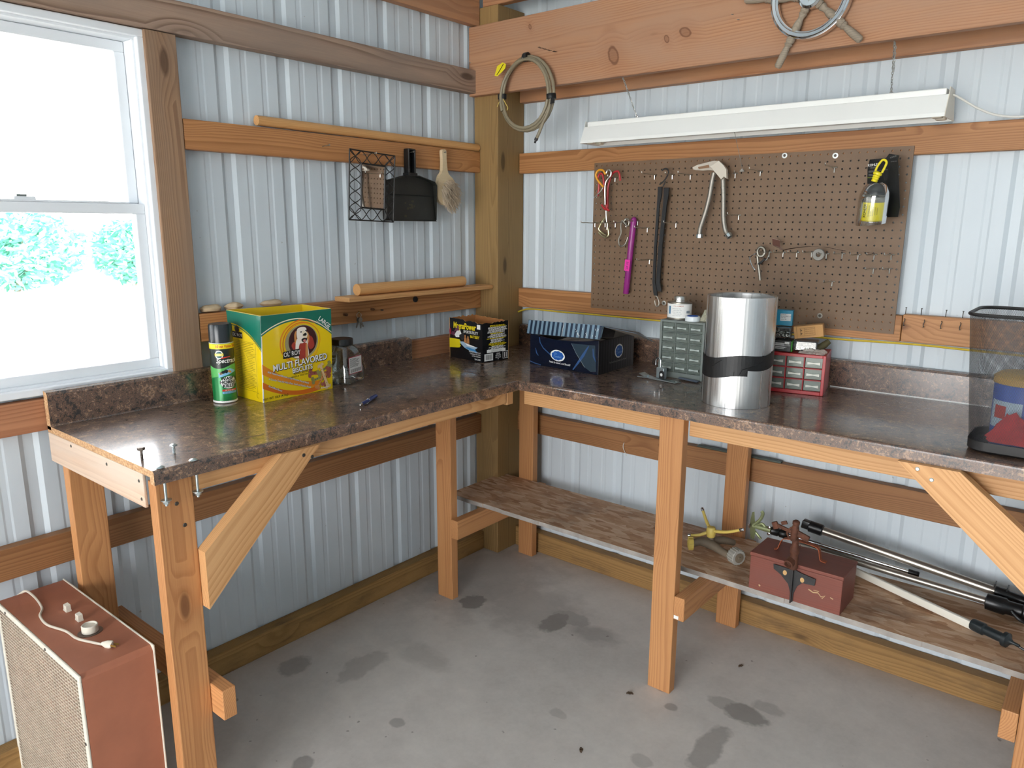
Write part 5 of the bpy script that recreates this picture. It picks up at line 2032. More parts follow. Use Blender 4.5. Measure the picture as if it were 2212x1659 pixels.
# ---- black dustpan hung by its handle
dp = thing('dustpan', (.06, -.62, 1.595), 'dusty black plastic dustpan hanging by its handle', 'dustpan')
DPM = plain('dusty_black_plastic', '22231F', .5, var=.25, scale=16)
g = G()
out_ = [(-.776, 1.602), (-.776, 1.735), (-.762, 1.752), (-.67, 1.774), (-.605, 1.776), (-.512, 1.755), (-.501, 1.742), (-.486, 1.600)]
cen = (-.63, 1.67)
back = [V((.052, y, z)) for y, z in out_]
rim = [V((.052 + (.028 if z > 1.65 else .008), y + (.006 if y < -.7 else -.004 if y > -.55 else 0), z)) for y, z in out_]
n = len(out_)
g.add(back, [tuple(range(n))], 0)
g.add([v - V((.003, 0, 0)) for v in back], [tuple(range(n))[::-1]], 0)
sides = [(i, i + 1) for i in range(n - 1)]
inner = [v + (V((v.x, cen[0], cen[1])) - v).normalized() * .003 for v in rim]
bin_ = [v + (V((v.x, cen[0], cen[1])) - v).normalized() * .003 + V((.001, 0, 0)) for v in back]
for i, j in sides:
    g.add([back[i], back[j], rim[j], rim[i], bin_[i], bin_[j], inner[j], inner[i]], [(0, 3, 2, 1), (4, 5, 6, 7), (3, 7, 6, 2)], 0)
g.add([back[-1], back[0], back[0] + V((.004, 0, -.006)), back[-1] + V((.004, 0, -.006))], [(0, 1, 2, 3)], 0)
for z in (1.7,):
    g.add([V((.0535, -.77, z)), V((.0535, -.49, z)), V((.058, -.49, z - .004)), V((.058, -.77, z - .004))], [(0, 1, 2, 3)], 0)
g.obj('pan', DPM, dp)
g = G()
for y in (-.655, -.622):
    g.obox((.062, y, 1.826), (.03, .007, .105), bev=.003)
g.obox((.05, -.6385, 1.826), (.006, .03, .105), bev=.002)
g.obox((.062, -.6385, 1.875), (.03, .038, .007), bev=.003)
g.obox((.062, -.6385, 1.779), (.036, .05, .012), bev=.003)
g.obj('handle', BLACK, dp)
g = G()
for k in range(9):
    g.ell(-.63 + .018 * rnd.gauss(0, 1), 1.65 + .02 * rnd.gauss(0, 1), .004 + .006 * rnd.random(), .003 + .005 * rnd.random(), (V((.0526, 0, 0)), V((0, 1, 0)), V((0, 0, 1)), V((1, 0, 0))), .0002 + k * .00005, 0, 9)
g.obj('dust_mark', plain('dust', '4A4638', .9), dp)
nail([(.039, -.6385, 1.862), (.083, -.6385, 1.866)], 'nail holding up the black dustpan handle')

# ---- dusting brush
br_ = thing('dust_brush', (.06, -.43, 1.65), 'old wooden hand brush with dusty pale bristles', 'brush')
prof = [(-.463, 1.889), (-.452, 1.891), (-.443, 1.884), (-.442, 1.85), (-.437, 1.81), (-.428, 1.79), (-.40, 1.77), (-.385, 1.74), (-.386, 1.70), (-.40, 1.67), (-.44, 1.662), (-.475, 1.668), (-.497, 1.69), (-.498, 1.74), (-.487, 1.78), (-.47, 1.80), (-.466, 1.84), (-.468, 1.88)]
prof = [(a + .015, b) for a, b in prof]
pp = [(p.x, p.y) for p in catmull([(a, b, 0) for a, b in prof], 4, True)]
G().prism(pp, (.046, 0, 0), (0, 1, 0), (0, 0, 1), (1, 0, 0), .016).obj('handle_block', W_PALE, br_)
g = G()
r_ = random.Random(5)
for i in range(900):
    a, b = r_.uniform(-1, 1), r_.uniform(-1, 1)
    if a * a + b * b > 1:
        continue
    y, z = -.417 + .044 * a, 1.715 + .055 * b
    q = V((.06, y, z))
    d = V((.55, .25 * a + r_.gauss(0, .12) + .32, -.75 + .3 * b + r_.gauss(0, .3))).normalized()
    L = r_.uniform(.022, .04)
    g.tube([q, q + d * L * .6, q + d * L + V((0, 0, -.006))], [.0017, .0013, .0005], 3)
g.obj('bristles', [plain('dusty_bristle', 'BFAE97', .9, var=.2)], br_)
nail([(.039, -.442, 1.876), (.07, -.442, 1.879)], 'nail through the hole of the wooden brush handle')

# ---- lower shelf board, thick rod, keys and oddments
bx((.0405, -1.015, 1.2945), (.128, -.190, 1.3125), 'y', 'board_shelf', W_LIGHT)
tag(bpy.data.objects['board_shelf'], 'narrow plank laid on the girt under the short thick rod', 'board')
bpy.data.objects['board_shelf'].location.x -= .012
g = G()
for p_, rad in (((0, 0, 0), .0225),):
    g.lathe([(rad, 0), (rad, .60)], p_, (1, 0, 0), 22)
o = g.obj('round_rod', W_ROD, None, origin=(0, 0, 0))
p0, p1 = V((.076, -.945, 1.3355)), V((.072, -.34, 1.3355))
d = (p1 - p0).normalized()
e = V((0, 0, 1)).cross(d).normalized()
M_ = Matrix((d, e, d.cross(e))).transposed().to_4x4()
M_.translation = p0
o.matrix_basis = M_
tag(o, 'short thick round rod lying on the narrow plank', 'rod')

ky = thing('key_bunch', (.045, -.912, 1.19), 'small bunch of keys hanging from a hook in the girt', 'keys')
g = G()
g.tube([V((.043, -.912 + .011 * math.cos(t), 1.232 + .011 * math.sin(t))) for t in [2 * PI * i / 16 for i in range(16)]], .001, 5, closed=True)
g.obj('key_ring', STEEL, ky)
for a, sx_ in ((-.38, 0), (.42, .003), (.05, .006)):
    g = G()
    dd = V((0, math.sin(a), -math.cos(a)))
    ee = V((0, math.cos(a), math.sin(a)))
    o_ = V((.043 + sx_, -.912, 1.223))
    poly = [(.010 * math.cos(t) , .010 + .010 * math.sin(t)) for t in [PI * .15 + (2 * PI - .3 * PI) * 0 + i * PI * 1.7 / 12 - .35 * PI * 0 for i in range(13)]]
    head = [(.0095 * math.cos(t), .009 + .0095 * math.sin(t)) for t in [2 * PI * i / 14 for i in range(14)]]
    g.prism(head, o_, ee, dd, V((1, 0, 0)), .0018)
    blade = [(-.0035, .016), (.0035, .016), (.0035, .03), (.002, .033), (.0035, .036), (.0018, .04), (.0, .043), (-.0035, .04)]
    g.prism(blade, o_, ee, dd, V((1, 0, 0)), .0016)
    g.obj('key', DULL, ky)
nail([(.039, -.912, 1.248), (.048, -.912, 1.247), (.0495, -.912, 1.242), (.046, -.912, 1.236)], 'cup hook in the girt holding the keys', head=False, mat=BRASS)


def stub(y, z, r, L, label, mat, nm='peg', cat='peg'):
    return tag(G().lathe([(r, 0), (r, L), (r * .8, L + .001)], (.039, y, z), (1, 0, 0), 12).obj(nm, mat), label, cat)


DPEG = plain('dark_peg_wood', '5E3B22', .6)
stub(-.981, 1.241, .0055, .018, 'small brown peg in the girt just left of the keys', DPEG)
stub(-.846, 1.25, .0045, .016, 'small brown peg in the girt just right of the keys', DPEG)
stub(-.795, 1.243, .003, .012, 'small nail stub in the girt halfway between keys and black ring', SCREW, 'nail', 'nail')
stub(-.607, 1.272, .012, .006, 'black rubber grommet on the girt under the narrow plank', RUBBER, 'grommet', 'grommet')
for i, (y, s, lab) in enumerate(((-1.512, 1.0, 'flat tan stone at the window end of the girt'), (-1.43, .9, 'middle of the three flat tan stones on the girt'), (-1.28, 1.25, 'largest tan stone on the girt, just above the yellow box'))):
    bm = bmesh.new()
    bmesh.ops.create_icosphere(bm, subdivisions=3, radius=1)
    r_ = random.Random(40 + i)
    ph = [r_.uniform(0, 6) for _ in range(6)]
    vs = []
    for v in bm.verts:
        k = 1 + .1 * math.sin(4 * v.co.x + ph[0]) + .09 * math.sin(5 * v.co.y + ph[1]) + .06 * math.sin(9 * v.co.z + ph[2])
        vs.append((.0225 + v.co.x * .018 * k, y + v.co.y * .036 * s * k, 1.308 + v.co.z * .0125 * k))
    g = G().add(vs, [[q.index for q in f.verts] for f in bm.faces], 0, True)
    bm.free()
    lo_ = min(v[2] for v in g.v)
    g.v = [(a, b, c - lo_ + 1.2942) for a, b, c in g.v]
    tag(g.obj('stone', plain('tan_stone', 'BFA98A', .85, var=.15, scale=40)), lab, 'stone', 'stones on the girt')
# ================================================================ pegboard and everything on it
PX0, PZ0, PW, PH = .556, 1.228, 1.2192, .6096
PY, PT = -.0402, .0048            # back face, thickness
nx, nz = 48, 24
pitch = .0254
hr = .0031
g = G()
vs, fs = [], []
K = 8
dirs = [(1, 0), (1, 1), (0, 1), (-1, 1), (-1, 0), (-1, -1), (0, -1), (1, -1)]
for iz in range(nz):
    for ix in range(nx):
        cx_, cz_ = PX0 + (ix + .5) * pitch, PZ0 + (iz + .5) * pitch
        b = len(vs)
        for yy in (PY - PT, PY):
            for a, c_ in dirs:
                vs.append((cx_ + a * pitch / 2, yy, cz_ + c_ * pitch / 2))
            for k in range(K):
                t = PI / 4 * k
                vs.append((cx_ + hr * math.cos(t), yy, cz_ + hr * math.sin(t)))
        for k in range(K):
            k2 = (k + 1) % K
            fs.append((b + k, b + 8 + k, b + 8 + k2, b + k2))
            fs.append((b + 16 + k2, b + 24 + k2, b + 24 + k, b + 16 + k))
            fs.append((b + 8 + k, b + 24 + k, b + 24 + k2, b + 8 + k2))
g.add(vs, fs, 0)
x0_, x1_, z0_, z1_ = PX0, PX0 + PW, PZ0, PZ0 + PH
for a, b in (((x0_, z0_), (x1_, z0_)), ((x1_, z0_), (x1_, z1_)), ((x1_, z1_), (x0_, z1_)), ((x0_, z1_), (x0_, z0_))):
    g.add([(a[0], PY - PT, a[1]), (b[0], PY - PT, b[1]), (b[0], PY, b[1]), (a[0], PY, a[1])], [(0, 1, 2, 3)], 0)
pegb = g.obj('pegboard', PEG, None, origin=(PX0 + PW / 2, PY, PZ0))
tag(pegb, 'large brown pegboard fixed to the girts', 'pegboard')
FRT = PY - PT                      # front face
# oily smudges worn into the board
FP = (V((0, FRT, 0)), V((1, 0, 0)), V((0, 0, 1)), V((0, -1, 0)))


def snap(x, z):
    """the nearest hole of the board."""
    return (PX0 + (round((x - PX0) / pitch - .5) + .5) * pitch, PZ0 + (round((z - PZ0) / pitch - .5) + .5) * pitch)


# screws with washers
for x, z, lab in ((1.359, 1.828, 'bright washer screw at the pegboard top, left of the other one'), (1.533, 1.819, 'bright washer screw at the pegboard top, right above the lone hook'),
                  (1.530, 1.271, 'dull washer screw low on the pegboard above the cardboard box'), (.911, 1.273, 'bright washer screw low on the pegboard beside the rubber strap hook')):
    t = thing('washer_screw', (x, FRT - .0001, z), lab, 'screw')
    G().lathe([(.0095, 0), (.0095, .0012), (.004, .0014)], (x, FRT - .0002, z), (0, -1, 0), 18).obj('washer', STEEL if z > 1.5 or x < 1 else DULL, t)
    G().lathe([(.0048, .0014), (.0042, .0028), (.001, .0034)], (x, FRT - .0002, z), (0, -1, 0), 12).obj('screw_head', SCREW, t)


# peg hooks: one built, the rest copied
def hook_mesh(arm):
    g = G()
    g.tube([V((-.0095, -.003, 0)), V((.0095, -.003, 0))], .0019, 8)
    g.tube([V((0, -.003, 0)), V((0, -.003, -.017))], .0022, 8)
    pts = [V((0, -.003, 0)), V((0, -arm * .5, .001)), V((0, -arm + .004, .0015)), V((0, -arm, .004)), V((0, -arm - .001, .009))]
    g.tube(pts, .0018, 8)
    g.tube([V((-.0075, -.003, 0)), V((-.0075, .0, .0006))], .0014, 6)
    g.tube([V((.0075, -.003, 0)), V((.0075, .0, .0006))], .0014, 6)
    return g


HOOKS = [(.845, 1.779, 105, 'steel peg hook in the top row, left of the rubber strap'), (.923, 1.777, 62, 'steel peg hook in the top row holding the rubber strap'),
         (1.0, 1.774, 105, 'steel peg hook in the top row, right of the rubber strap'), (1.181, 1.773, 12, 'short peg hook at the pull cord end'), (1.276, 1.777, 105, 'lone peg hook just right of the pull cord'),
         (1.535, 1.78, 105, 'lone peg hook under the top washer screws, left of the oil filter'), (.662, 1.775, 60, 'peg hook under the red and orange pins'),
         (.569, 1.591, 110, 'peg hook at the very left edge of the pegboard, middle row'), (.62, 1.591, 98, 'peg hook in the middle row holding the first steel snap'), (.67, 1.591, 98, 'empty peg hook between the two steel snaps'),
         (.722, 1.592, 98, 'peg hook in the middle row holding the second steel snap'), (.776, 1.599, 98, 'peg hook holding the purple tube'), (.822, 1.572, 105, 'peg hook just right of the purple tube top'), (.949, 1.592, 105, 'peg hook right of the rubber strap, middle height'),
         (1.205, 1.622, 105, 'peg hook behind the right metal hose'), (.838, 1.445, 105, 'peg hook low between purple tube and rubber strap'),
         (1.331, 1.489, 95, 'first hook of the long low row, behind the coiled hitch pin'), (1.382, 1.49, 95, 'second hook of the long low row, at the curled end of the strip'), (1.431, 1.491, 98, 'third hook of the long low row, under the strip'),
         (1.483, 1.493, 98, 'hook of the long low row just left of the grey ring'), (1.534, 1.489, 98, 'hook of the long low row behind the grey ring'), (1.587, 1.491, 98, 'hook of the long low row just right of the grey ring'),
         (1.639, 1.489, 98, 'hook of the long low row, third from its right end'), (1.690, 1.491, 98, 'hook of the long low row, second from its right end'), (1.743, 1.492, 98, 'last hook of the long low row, at the board edge'),
         (1.692, 1.444, 105, 'hook under the long row, left of a pair'), (1.742, 1.446, 98, 'hook under the long row, right of a pair at the board edge'), (1.562, 1.394, 98, 'lone hook above the cardboard box')]
protos = {}
HOOKP = []
for x, z, arm, lab in HOOKS:
    sx_, sz_ = snap(x, z)
    sx_ = x
    if arm not in protos:
        g = hook_mesh(arm / 1000)
        o = g.obj('peg_hook', STEEL, None, origin=(0, 0, 0))
        protos[arm] = o
    else:
        o = protos[arm].copy()
        col.objects.link(o)
    o.location = (sx_, FRT - .0006, z)
    tag(o, lab, 'peg hook', 'steel hooks on the pegboard')

# ---- red, orange and silver coated pins (top left)
def wirething(name, pts, r, mat, label, cat, n=8, k=5, group=None, closed=False):
    return tag(G().tube(catmull(pts, k, closed), r, n, closed=closed).obj(name, mat), label, cat, group)


REDC = plain('red_coating', 'B3242B', .4)
ORC = plain('orange_coating', 'E8A028', .4)
PIN = 'coated pins hanging at the pegboard corner'
wirething('wire_pin', [(.640, -.100, 1.735), (.612, -.100, 1.762), (.600, -.100, 1.785), (.612, -.100, 1.803), (.634, -.100, 1.802), (.648, -.100, 1.785)], .0042, ORC, 'orange coated wire loop hanging with the red pins', 'pin', group=PIN)
wirething('wire_pin', [(.640, -.100, 1.738), (.628, -.100, 1.722), (.610, -.100, 1.706), (.594, -.100, 1.693)], .0024, STEEL, 'silver tail of wire pointing down left below the orange loop', 'pin', group=PIN)
wirething('wire_pin', [(.608, -.092, 1.70), (.612, -.092, 1.745), (.606, -.092, 1.775), (.618, -.092, 1.79), (.630, -.092, 1.78), (.640, -.092, 1.72), (.652, -.092, 1.655), (.666, -.092, 1.64)], .0042, REDC, 'red coated pin behind the orange loop', 'pin', group=PIN)
wirething('wire_pin', [(.622, -.084, 1.665), (.640, -.084, 1.648), (.652, -.084, 1.65), (.650, -.084, 1.69), (.652, -.084, 1.74), (.668, -.084, 1.785), (.690, -.084, 1.797), (.702, -.084, 1.79), (.709, -.084, 1.76)], .0042, REDC, 'red coated pin with its end hooked over to the right', 'pin', group=PIN)
wirething('wire_pin', [(.655, -.108, 1.665), (.652, -.108, 1.74), (.662, -.108, 1.765), (.676, -.108, 1.778), (.678, -.108, 1.795), (.664, -.108, 1.802), (.655, -.108, 1.79)], .0036, STEEL, 'silver pin with a loop at the top, in front of the red pins', 'pin', group=PIN)
wirething('wire_pin', [(.660, -.108, 1.64), (.664, -.108, 1.60), (.669, -.108, 1.585), (.667, -.108, 1.565)], .003, STEEL, 'silver pin tip hanging lowest of the coated pins', 'pin', group=PIN)

# ---- two steel snaps
wirething('steel_snap', [(.605, -.075, 1.552), (.618, -.075, 1.541), (.640, -.075, 1.532), (.655, -.075, 1.545), (.648, -.075, 1.580), (.642, -.075, 1.604), (.634, -.075, 1.610), (.622, -.075, 1.598), (.610, -.075, 1.578), (.606, -.075, 1.565), (.620, -.072, 1.551), (.642, -.072, 1.540)], .0033, plain('yellow_zinc', 'B8B48E', .3, metal=.9), 'bent steel ring hook at the board edge, left of the open hook', 'hook')
wirething('steel_hook', [(.738, -.075, 1.583), (.727, -.075, 1.592), (.733, -.075, 1.607), (.748, -.075, 1.605), (.751, -.075, 1.590), (.742, -.075, 1.580), (.722, -.08, 1.600), (.716, -.08, 1.58), (.718, -.08, 1.55), (.708, -.08, 1.525), (.712, -.08, 1.503), (.726, -.08, 1.498), (.742, -.08, 1.51), (.752, -.08, 1.535)], .0036, DULL, 'open steel hook with an eye, beside the purple tube', 'hook')

# ---- purple tube
pt = thing('plastic_tube', (.758, -.075, 1.30), 'translucent purple plastic tube with a pink label', 'tube')
PUR = N('purple_plastic')
PUR.b.inputs['Base Color'].default_value = srgb('A2318C')
PUR.b.inputs['Roughness'].default_value = .25
PUR.b.inputs['Alpha'].default_value = .72
d = V((.026, 0, .318)).normalized()
g = G()
prof = [(.0115, 0), (.0125, .002), (.0125, .298), (.0112, .306), (.006, .313), (.0008, .3145)]
g.lathe(prof, (.7475, -.073, 1.303), d, 20)
g.obj('tube', PUR.mat, pt)
g = G()
g.obox((.7565, -.0865, 1.421), (.024, .0012, .046), V((.997, 0, -.08)), V((0, 1, 0)), m=0)
fr = frame((.7455, -.0875, 1.398), (.997, 0, -.08), (.08, 0, .997))
g.text('24 1/2', .011, .023, .012, fr, .0004, 1, .004, rot=PI / 2)
for i in range(5):
    g.rect(.003, .006 + .008 * i, .007, .0065 + .008 * i, fr, .0004, 1)
g.obj('label', [plain('hot_pink_label', 'E2329E', .5), INK], pt)

# ---- black rubber strap with steel S hooks, doubled over
st = thing('rubber_strap', (.905, -.08, 1.27), 'long black rubber strap doubled over with a steel hook at each end', 'strap')
g = G()


def ribbon(g, pts, wid, thick, m=0):
    c = [V(p) for p in pts]
    for a, b, w0, w1 in zip(c, c[1:], wid, wid[1:]):
        u_ = V((1, 0, 0))
        n_ = V((0, -1, 0))
        vs = []
        for p, w in ((a, w0), (b, w1)):
            vs += [p - u_ * w / 2, p + u_ * w / 2, p + u_ * w / 2 + n_ * thick, p - u_ * w / 2 + n_ * thick]
        g.add(vs, [(0, 4, 5, 1), (1, 5, 6, 2), (2, 6, 7, 3), (3, 7, 4, 0), (0, 1, 2, 3), (7, 6, 5, 4)], m)


ribbon(g, [(.893, -.084, 1.731), (.893, -.084, 1.70), (.888, -.082, 1.66), (.882, -.08, 1.50), (.882, -.08, 1.36), (.889, -.08, 1.325), (.893, -.08, 1.305)], [.018, .017, .011, .011, .012, .017, .016], .006)
ribbon(g, [(.917, -.074, 1.727), (.917, -.074, 1.70), (.913, -.074, 1.66), (.902, -.074, 1.50), (.898, -.074, 1.36), (.904, -.074, 1.335), (.907, -.074, 1.322)], [.022, .02, .016, .016, .017, .02, .018], .007)
g.obj('strap', RUBBER, st)
g = G()
g.tube(catmull([(.887, -.082, 1.74), (.906, -.079, 1.755), (.921, -.077, 1.782), (.916, -.079, 1.797), (.904, -.079, 1.799), (.893, -.079, 1.792)], 6), .0028, 8)
g.tube([V((.901, -.079, 1.732)), V((.911, -.079, 1.752))], .0024, 6)
g.obj('hook', IRON, st)
G().tube(catmull([(.893, -.083, 1.306), (.904, -.083, 1.292), (.909, -.083, 1.272), (.902, -.083, 1.262), (.893, -.083, 1.268), (.889, -.083, 1.285)], 6), .0026, 8).obj('hook', DULL, st)

# ---- pair of braided metal hoses with a torn paper tag
hsx = thing('metal_hose_pair', (1.12, -.09, 1.53), 'pair of grey braided metal hoses hanging in an upside-down V under torn paper', 'hose')
BRAID = N('braided_steel')
BRAID.b.inputs['Metallic'].default_value = .7
BRAID.b.inputs['Roughness'].default_value = .45
tcx = BRAID.coord((1, 1, 1), rand=False)
wv = BRAID.n('ShaderNodeTexWave', Scale=130.0, Distortion=1.0)
wv.bands_direction = 'Z'
BRAID.l(tcx, wv.inputs['Vector'])
BRAID.l(BRAID.ramp(wv.outputs[0], [(.2, srgb('7E7972')), (.7, srgb('ABA69C'))]), BRAID.b.inputs['Base Color'])
for pts, tip in (([(1.118, -.093, 1.776), (1.112, -.093, 1.745), (1.105, -.093, 1.69), (1.092, -.093, 1.63), (1.075, -.092, 1.575), (1.073, -.092, 1.548)], (1.0725, -.092, 1.53)),
                 ([(1.150, -.086, 1.768), (1.153, -.086, 1.735), (1.158, -.086, 1.68), (1.163, -.086, 1.61), (1.174, -.087, 1.565), (1.187, -.088, 1.55)], (1.199, -.09, 1.537))):
    c = catmull(pts, 6)
    G().tube(c, .0088, 12).obj('hose', BRAID.mat, hsx)
    dd = (V(tip) - c[-1]).normalized()
    G().lathe([(.011, 0), (.0125, .002), (.0125, .015), (.0085, .015), (.0085, .004)], c[-1] - dd * .004, dd, 8, smooth=False).obj('end_nut', ZINC, hsx)
g = G()
pap = [(1.036, 1.797), (1.058, 1.806), (1.09, 1.813), (1.118, 1.818), (1.14, 1.816), (1.158, 1.800), (1.170, 1.785), (1.172, 1.752), (1.163, 1.760), (1.152, 1.750), (1.142, 1.778), (1.122, 1.782), (1.10, 1.786), (1.07, 1.786), (1.04, 1.789)]
r_ = random.Random(2)
cpt = V((1.11, -.112, 1.797))
vs = [V((a, -.100 - .008 * r_.random(), b)) for a, b in pap]
g.add(vs + [cpt], [(i, (i + 1) % len(pap), len(pap)) for i in range(len(pap))], 0)
g.add([v + V((0, .016, -.001)) for v in vs] + [cpt + V((0, .03, 0))], [((i + 1) % len(pap), i, len(pap)) for i in range(len(pap))], 0)
n_p = len(pap)
g.add(vs + [v + V((0, .016, -.001)) for v in vs], [(i, n_p + i, n_p + (i + 1) % n_p, (i + 1) % n_p) for i in range(4, 12)], 0)
g.flat([(1.062, 1.797), (1.105, 1.803), (1.108, 1.793), (1.066, 1.789)], (V((0, -.1145, 0)), V((1, 0, 0)), V((0, 0, 1)), V((0, -1, 0))), .0, 1)
g.obj('paper_wrap', [plain('torn_paper', 'CFC6B8', .8), plain('paper_print_brown', '8A6A50', .8)], hsx)

# ---- coiled hitch pin
hp = thing('hitch_pin', (1.31, -.085, 1.39), 'steel hitch pin with a coil, hanging at the start of the low hook row', 'hitch pin')
g = G()
g.tube(catmull([(1.3205, -.088, 1.388), (1.312, -.088, 1.43), (1.303, -.088, 1.475), (1.304, -.089, 1.497), (1.314, -.091, 1.507), (1.327, -.092, 1.502), (1.331, -.093, 1.488), (1.324, -.094, 1.476), (1.311, -.095, 1.477), (1.306, -.096, 1.488)], 6), .0052, 10)
g.obj('pin', DULL, hp)
G().tube(catmull([(1.314, -.098, 1.446), (1.325, -.099, 1.455), (1.337, -.1, 1.468)], 6), .0045, 8).obj('ring_arm', IRON, hp)
G().tube([V((1.346, -.085, 1.487)), V((1.341, -.095, 1.463)), V((1.335, -.1, 1.462))], .002, 6).obj('ring', STEEL, hp)
G().tube(catmull([(1.303, -.1, 1.485), (1.285, -.1, 1.475), (1.281, -.1, 1.462), (1.292, -.1, 1.438), (1.303, -.1, 1.425)], 6), .0021, 6).obj('clip', CHROME, hp)

# ---- curled sanding strip, grey ring
g = G()
path = catmull([(1.385, -.098, 1.533), (1.387, -.094, 1.512), (1.400, -.088, 1.5), (1.43, -.084, 1.506), (1.48, -.084, 1.513), (1.53, -.084, 1.514), (1.57, -.084, 1.509), (1.61, -.084, 1.502), (1.66, -.084, 1.501), (1.70, -.084, 1.496), (1.74, -.084, 1.494)], 5)
n_ = len(path)
vs = []
for i, p in enumerate(path):
    t = (path[min(n_ - 1, i + 1)] - path[max(0, i - 1)]).normalized()
    up_ = V((-t.z, 0, t.x))
    w_ = .024 if i < 4 else .024
    sl = V((-.022 if i < 8 else -.004, -.022 if i > 6 else -.012, .004 if i > 6 else .003))
    vs += [p, p + V((-.9, -.35, .25)).normalized() * .027 if i < 7 else p + V((0, -.026, .001))]
g.add(vs, [(2 * i, 2 * i + 1, 2 * i + 3, 2 * i + 2) for i in range(n_ - 1)], 0)
g.add([v + V((0, .0, -.0008)) for v in vs], [(2 * i, 2 * i + 2, 2 * i + 3, 2 * i + 1) for i in range(n_ - 1)], 1)
tag(g.obj('sanding_strip', [plain('sand_cloth_back', 'B59C8E', .8), plain('sand_cloth_grit', '5B3A30', .9)]), 'curled brown sanding strip resting along the low hook row', 'strip')
g = G()
g.lathe([(.0085, -.006), (.019, -.006), (.0205, -.004), (.0205, .004), (.019, .006), (.0085, .006), (.0075, .003), (.0075, -.003), (.0085, -.006)], (1.524, -.100, 1.487), (0, -1, 0), 28, caps=False)
tag(g.obj('grey_ring', plain('grey_ring_felt', '8E8B84', .7, var=.1)), 'thick grey ring hanging on the low hook row', 'ring')

# ---- oil filter in its blister pack, yellow drain plug
op = thing('oil_filter_pack', (1.70, -.1, 1.59), 'yellow oil filter in a clear blister on a black card', 'oil filter')
cu_ = V((.93, -.36, .02)).normalized()
cv_ = V((.03, -.16, .985)).normalized()
cv_ = (cv_ - cu_ * cv_.dot(cu_)).normalized()
cn_ = cu_.cross(cv_)
co = V((1.662, -.075, 1.612))
G().prism([(0, .055), (.012, .0), (.112, .0), (.118, .03), (.110, .175), (.114, .190), (.080, .198), (.07, .186), (.012, .186), (.004, .16)], co, cu_, cv_, cn_, .0015).obj('card', BLACK, op)
FC = (co + cn_ * .0015, cu_, cv_, cn_)
g = G()
g.text('KOHLER', .026, .168, .011, FC, .0005, 0, .016)
g.text('ENGINES', .026, .159, .0055, FC, .0005, 1, .002)
for i, y in enumerate((.149, .146, .138, .135)):
    g.rect(.008, y, .036 + .04 * (i == 0), y + .0011, FC, .0005, 1)
g.text('Premium Oil Filter', .024, .129, .0052, FC, .0005, 2, .004)
g.text('KOHLER', .095, .187, .006, FC, .0005, 1, .004, rot=.2)
g.text('52 050 02-S', .097, .173, .0045, FC, .0005, 1, .002)
g.obj('card_print', [WHITE, plain('print_grey', '8A8A88', .5), plain('print_lime', 'A8BC3A', .5)], op)
fc = V((1.694, -.145, 1.603))
ax = V((.06, -.14, .985)).normalized()
G().lathe([(.034, 0), (.038, .004), (.038, .060)], fc, ax, 40).obj('filter_can', YEL, op)
g = G()
g.lathe([(.038, .060), (.039, .063), (.039, .074), (.037, .077), (.033, .0765), (.031, .072), (.012, .071), (.011, .079), (.008, .079), (.008, .066)], fc, ax, 40)
for k in range(8):
    t = 2 * PI * k / 8
    e1 = ax.orthogonal().normalized()
    e2 = ax.cross(e1)
    p = fc + ax * .0712 + (e1 * math.cos(t) + e2 * math.sin(t)) * .022
    g.lathe([(.0035, 0), (.0035, .0006)], p, ax, 8, m=1)
g.obj('filter_rim', [DULL, INK], op)
# lettering runs up the can
e0 = V((2.3697, -2.8046, 1.5885)) - fc
e0 = (e0 - ax * e0.dot(ax)).normalized()
es = ax.cross(e0)


def fmo(a, b, off):
    t = a / .038
    return fc + ax * b + (e0 * math.cos(t) + es * math.sin(t)) * (.038 + off)


def fmr(a, b, off):
    return fmo(-b, a, off)


g = G()
g.text('KOHLER', .034, .0235, .014, None, .0006, 0, .02, fmap=fmr, sx=.8)
for i in range(5):
    g.text('OIL FILTER GENUINE', .034, .011 - .0062 * i, .0045, None, .0006, 0, 0, fmap=fmr, sx=.85 - .08 * i)
g.obj('filter_print', INK, op)
g = G()
loftb = []
for s, h_ in ((.046, -.012), (.047, .0), (.047, .068), (.045, .085), (.036, .108), (.025, .118)):
    ringp = []
    for k in range(28):
        t = 2 * PI * k / 28
        ringp.append(fc + ax * h_ + cu_ * (s * math.cos(t)) + cn_ * (s * .95 * math.sin(t) if math.sin(t) > 0 else s * .9 * math.sin(t)))
    loftb.append(ringp)
loft(g, loftb, cap0=True, cap1=True)
g.obj('blister', CLEAR, op)
yp = thing('drain_plug', (1.70, -.15, 1.74), 'bright yellow plastic loop plug hanging over the filter card', 'plug')
g = G()
b_ = V((1.700, -.158, 1.742))
a_ = V((.32, 0, .95)).normalized()
g.lathe([(.0085, -.02), (.010, -.018), (.009, -.013), (.0105, -.011), (.0095, -.006), (.011, -.004), (.010, .001), (.0135, .003), (.0135, .009), (.008, .013)], b_, a_, 18)
g.obj('plug_body', YEL, yp)
s_ = V((.95, 0, -.32))
loop = [b_ + a_ * .012 + s_ * -.010, b_ + a_ * .03 + s_ * -.009, b_ + a_ * .047 + s_ * -.004, b_ + a_ * .05 + s_ * .004, b_ + a_ * .042 + s_ * .012, b_ + a_ * .012 + s_ * .011]
G().tube(catmull(loop, 5), .0036, 8).obj('loop', YEL, yp)

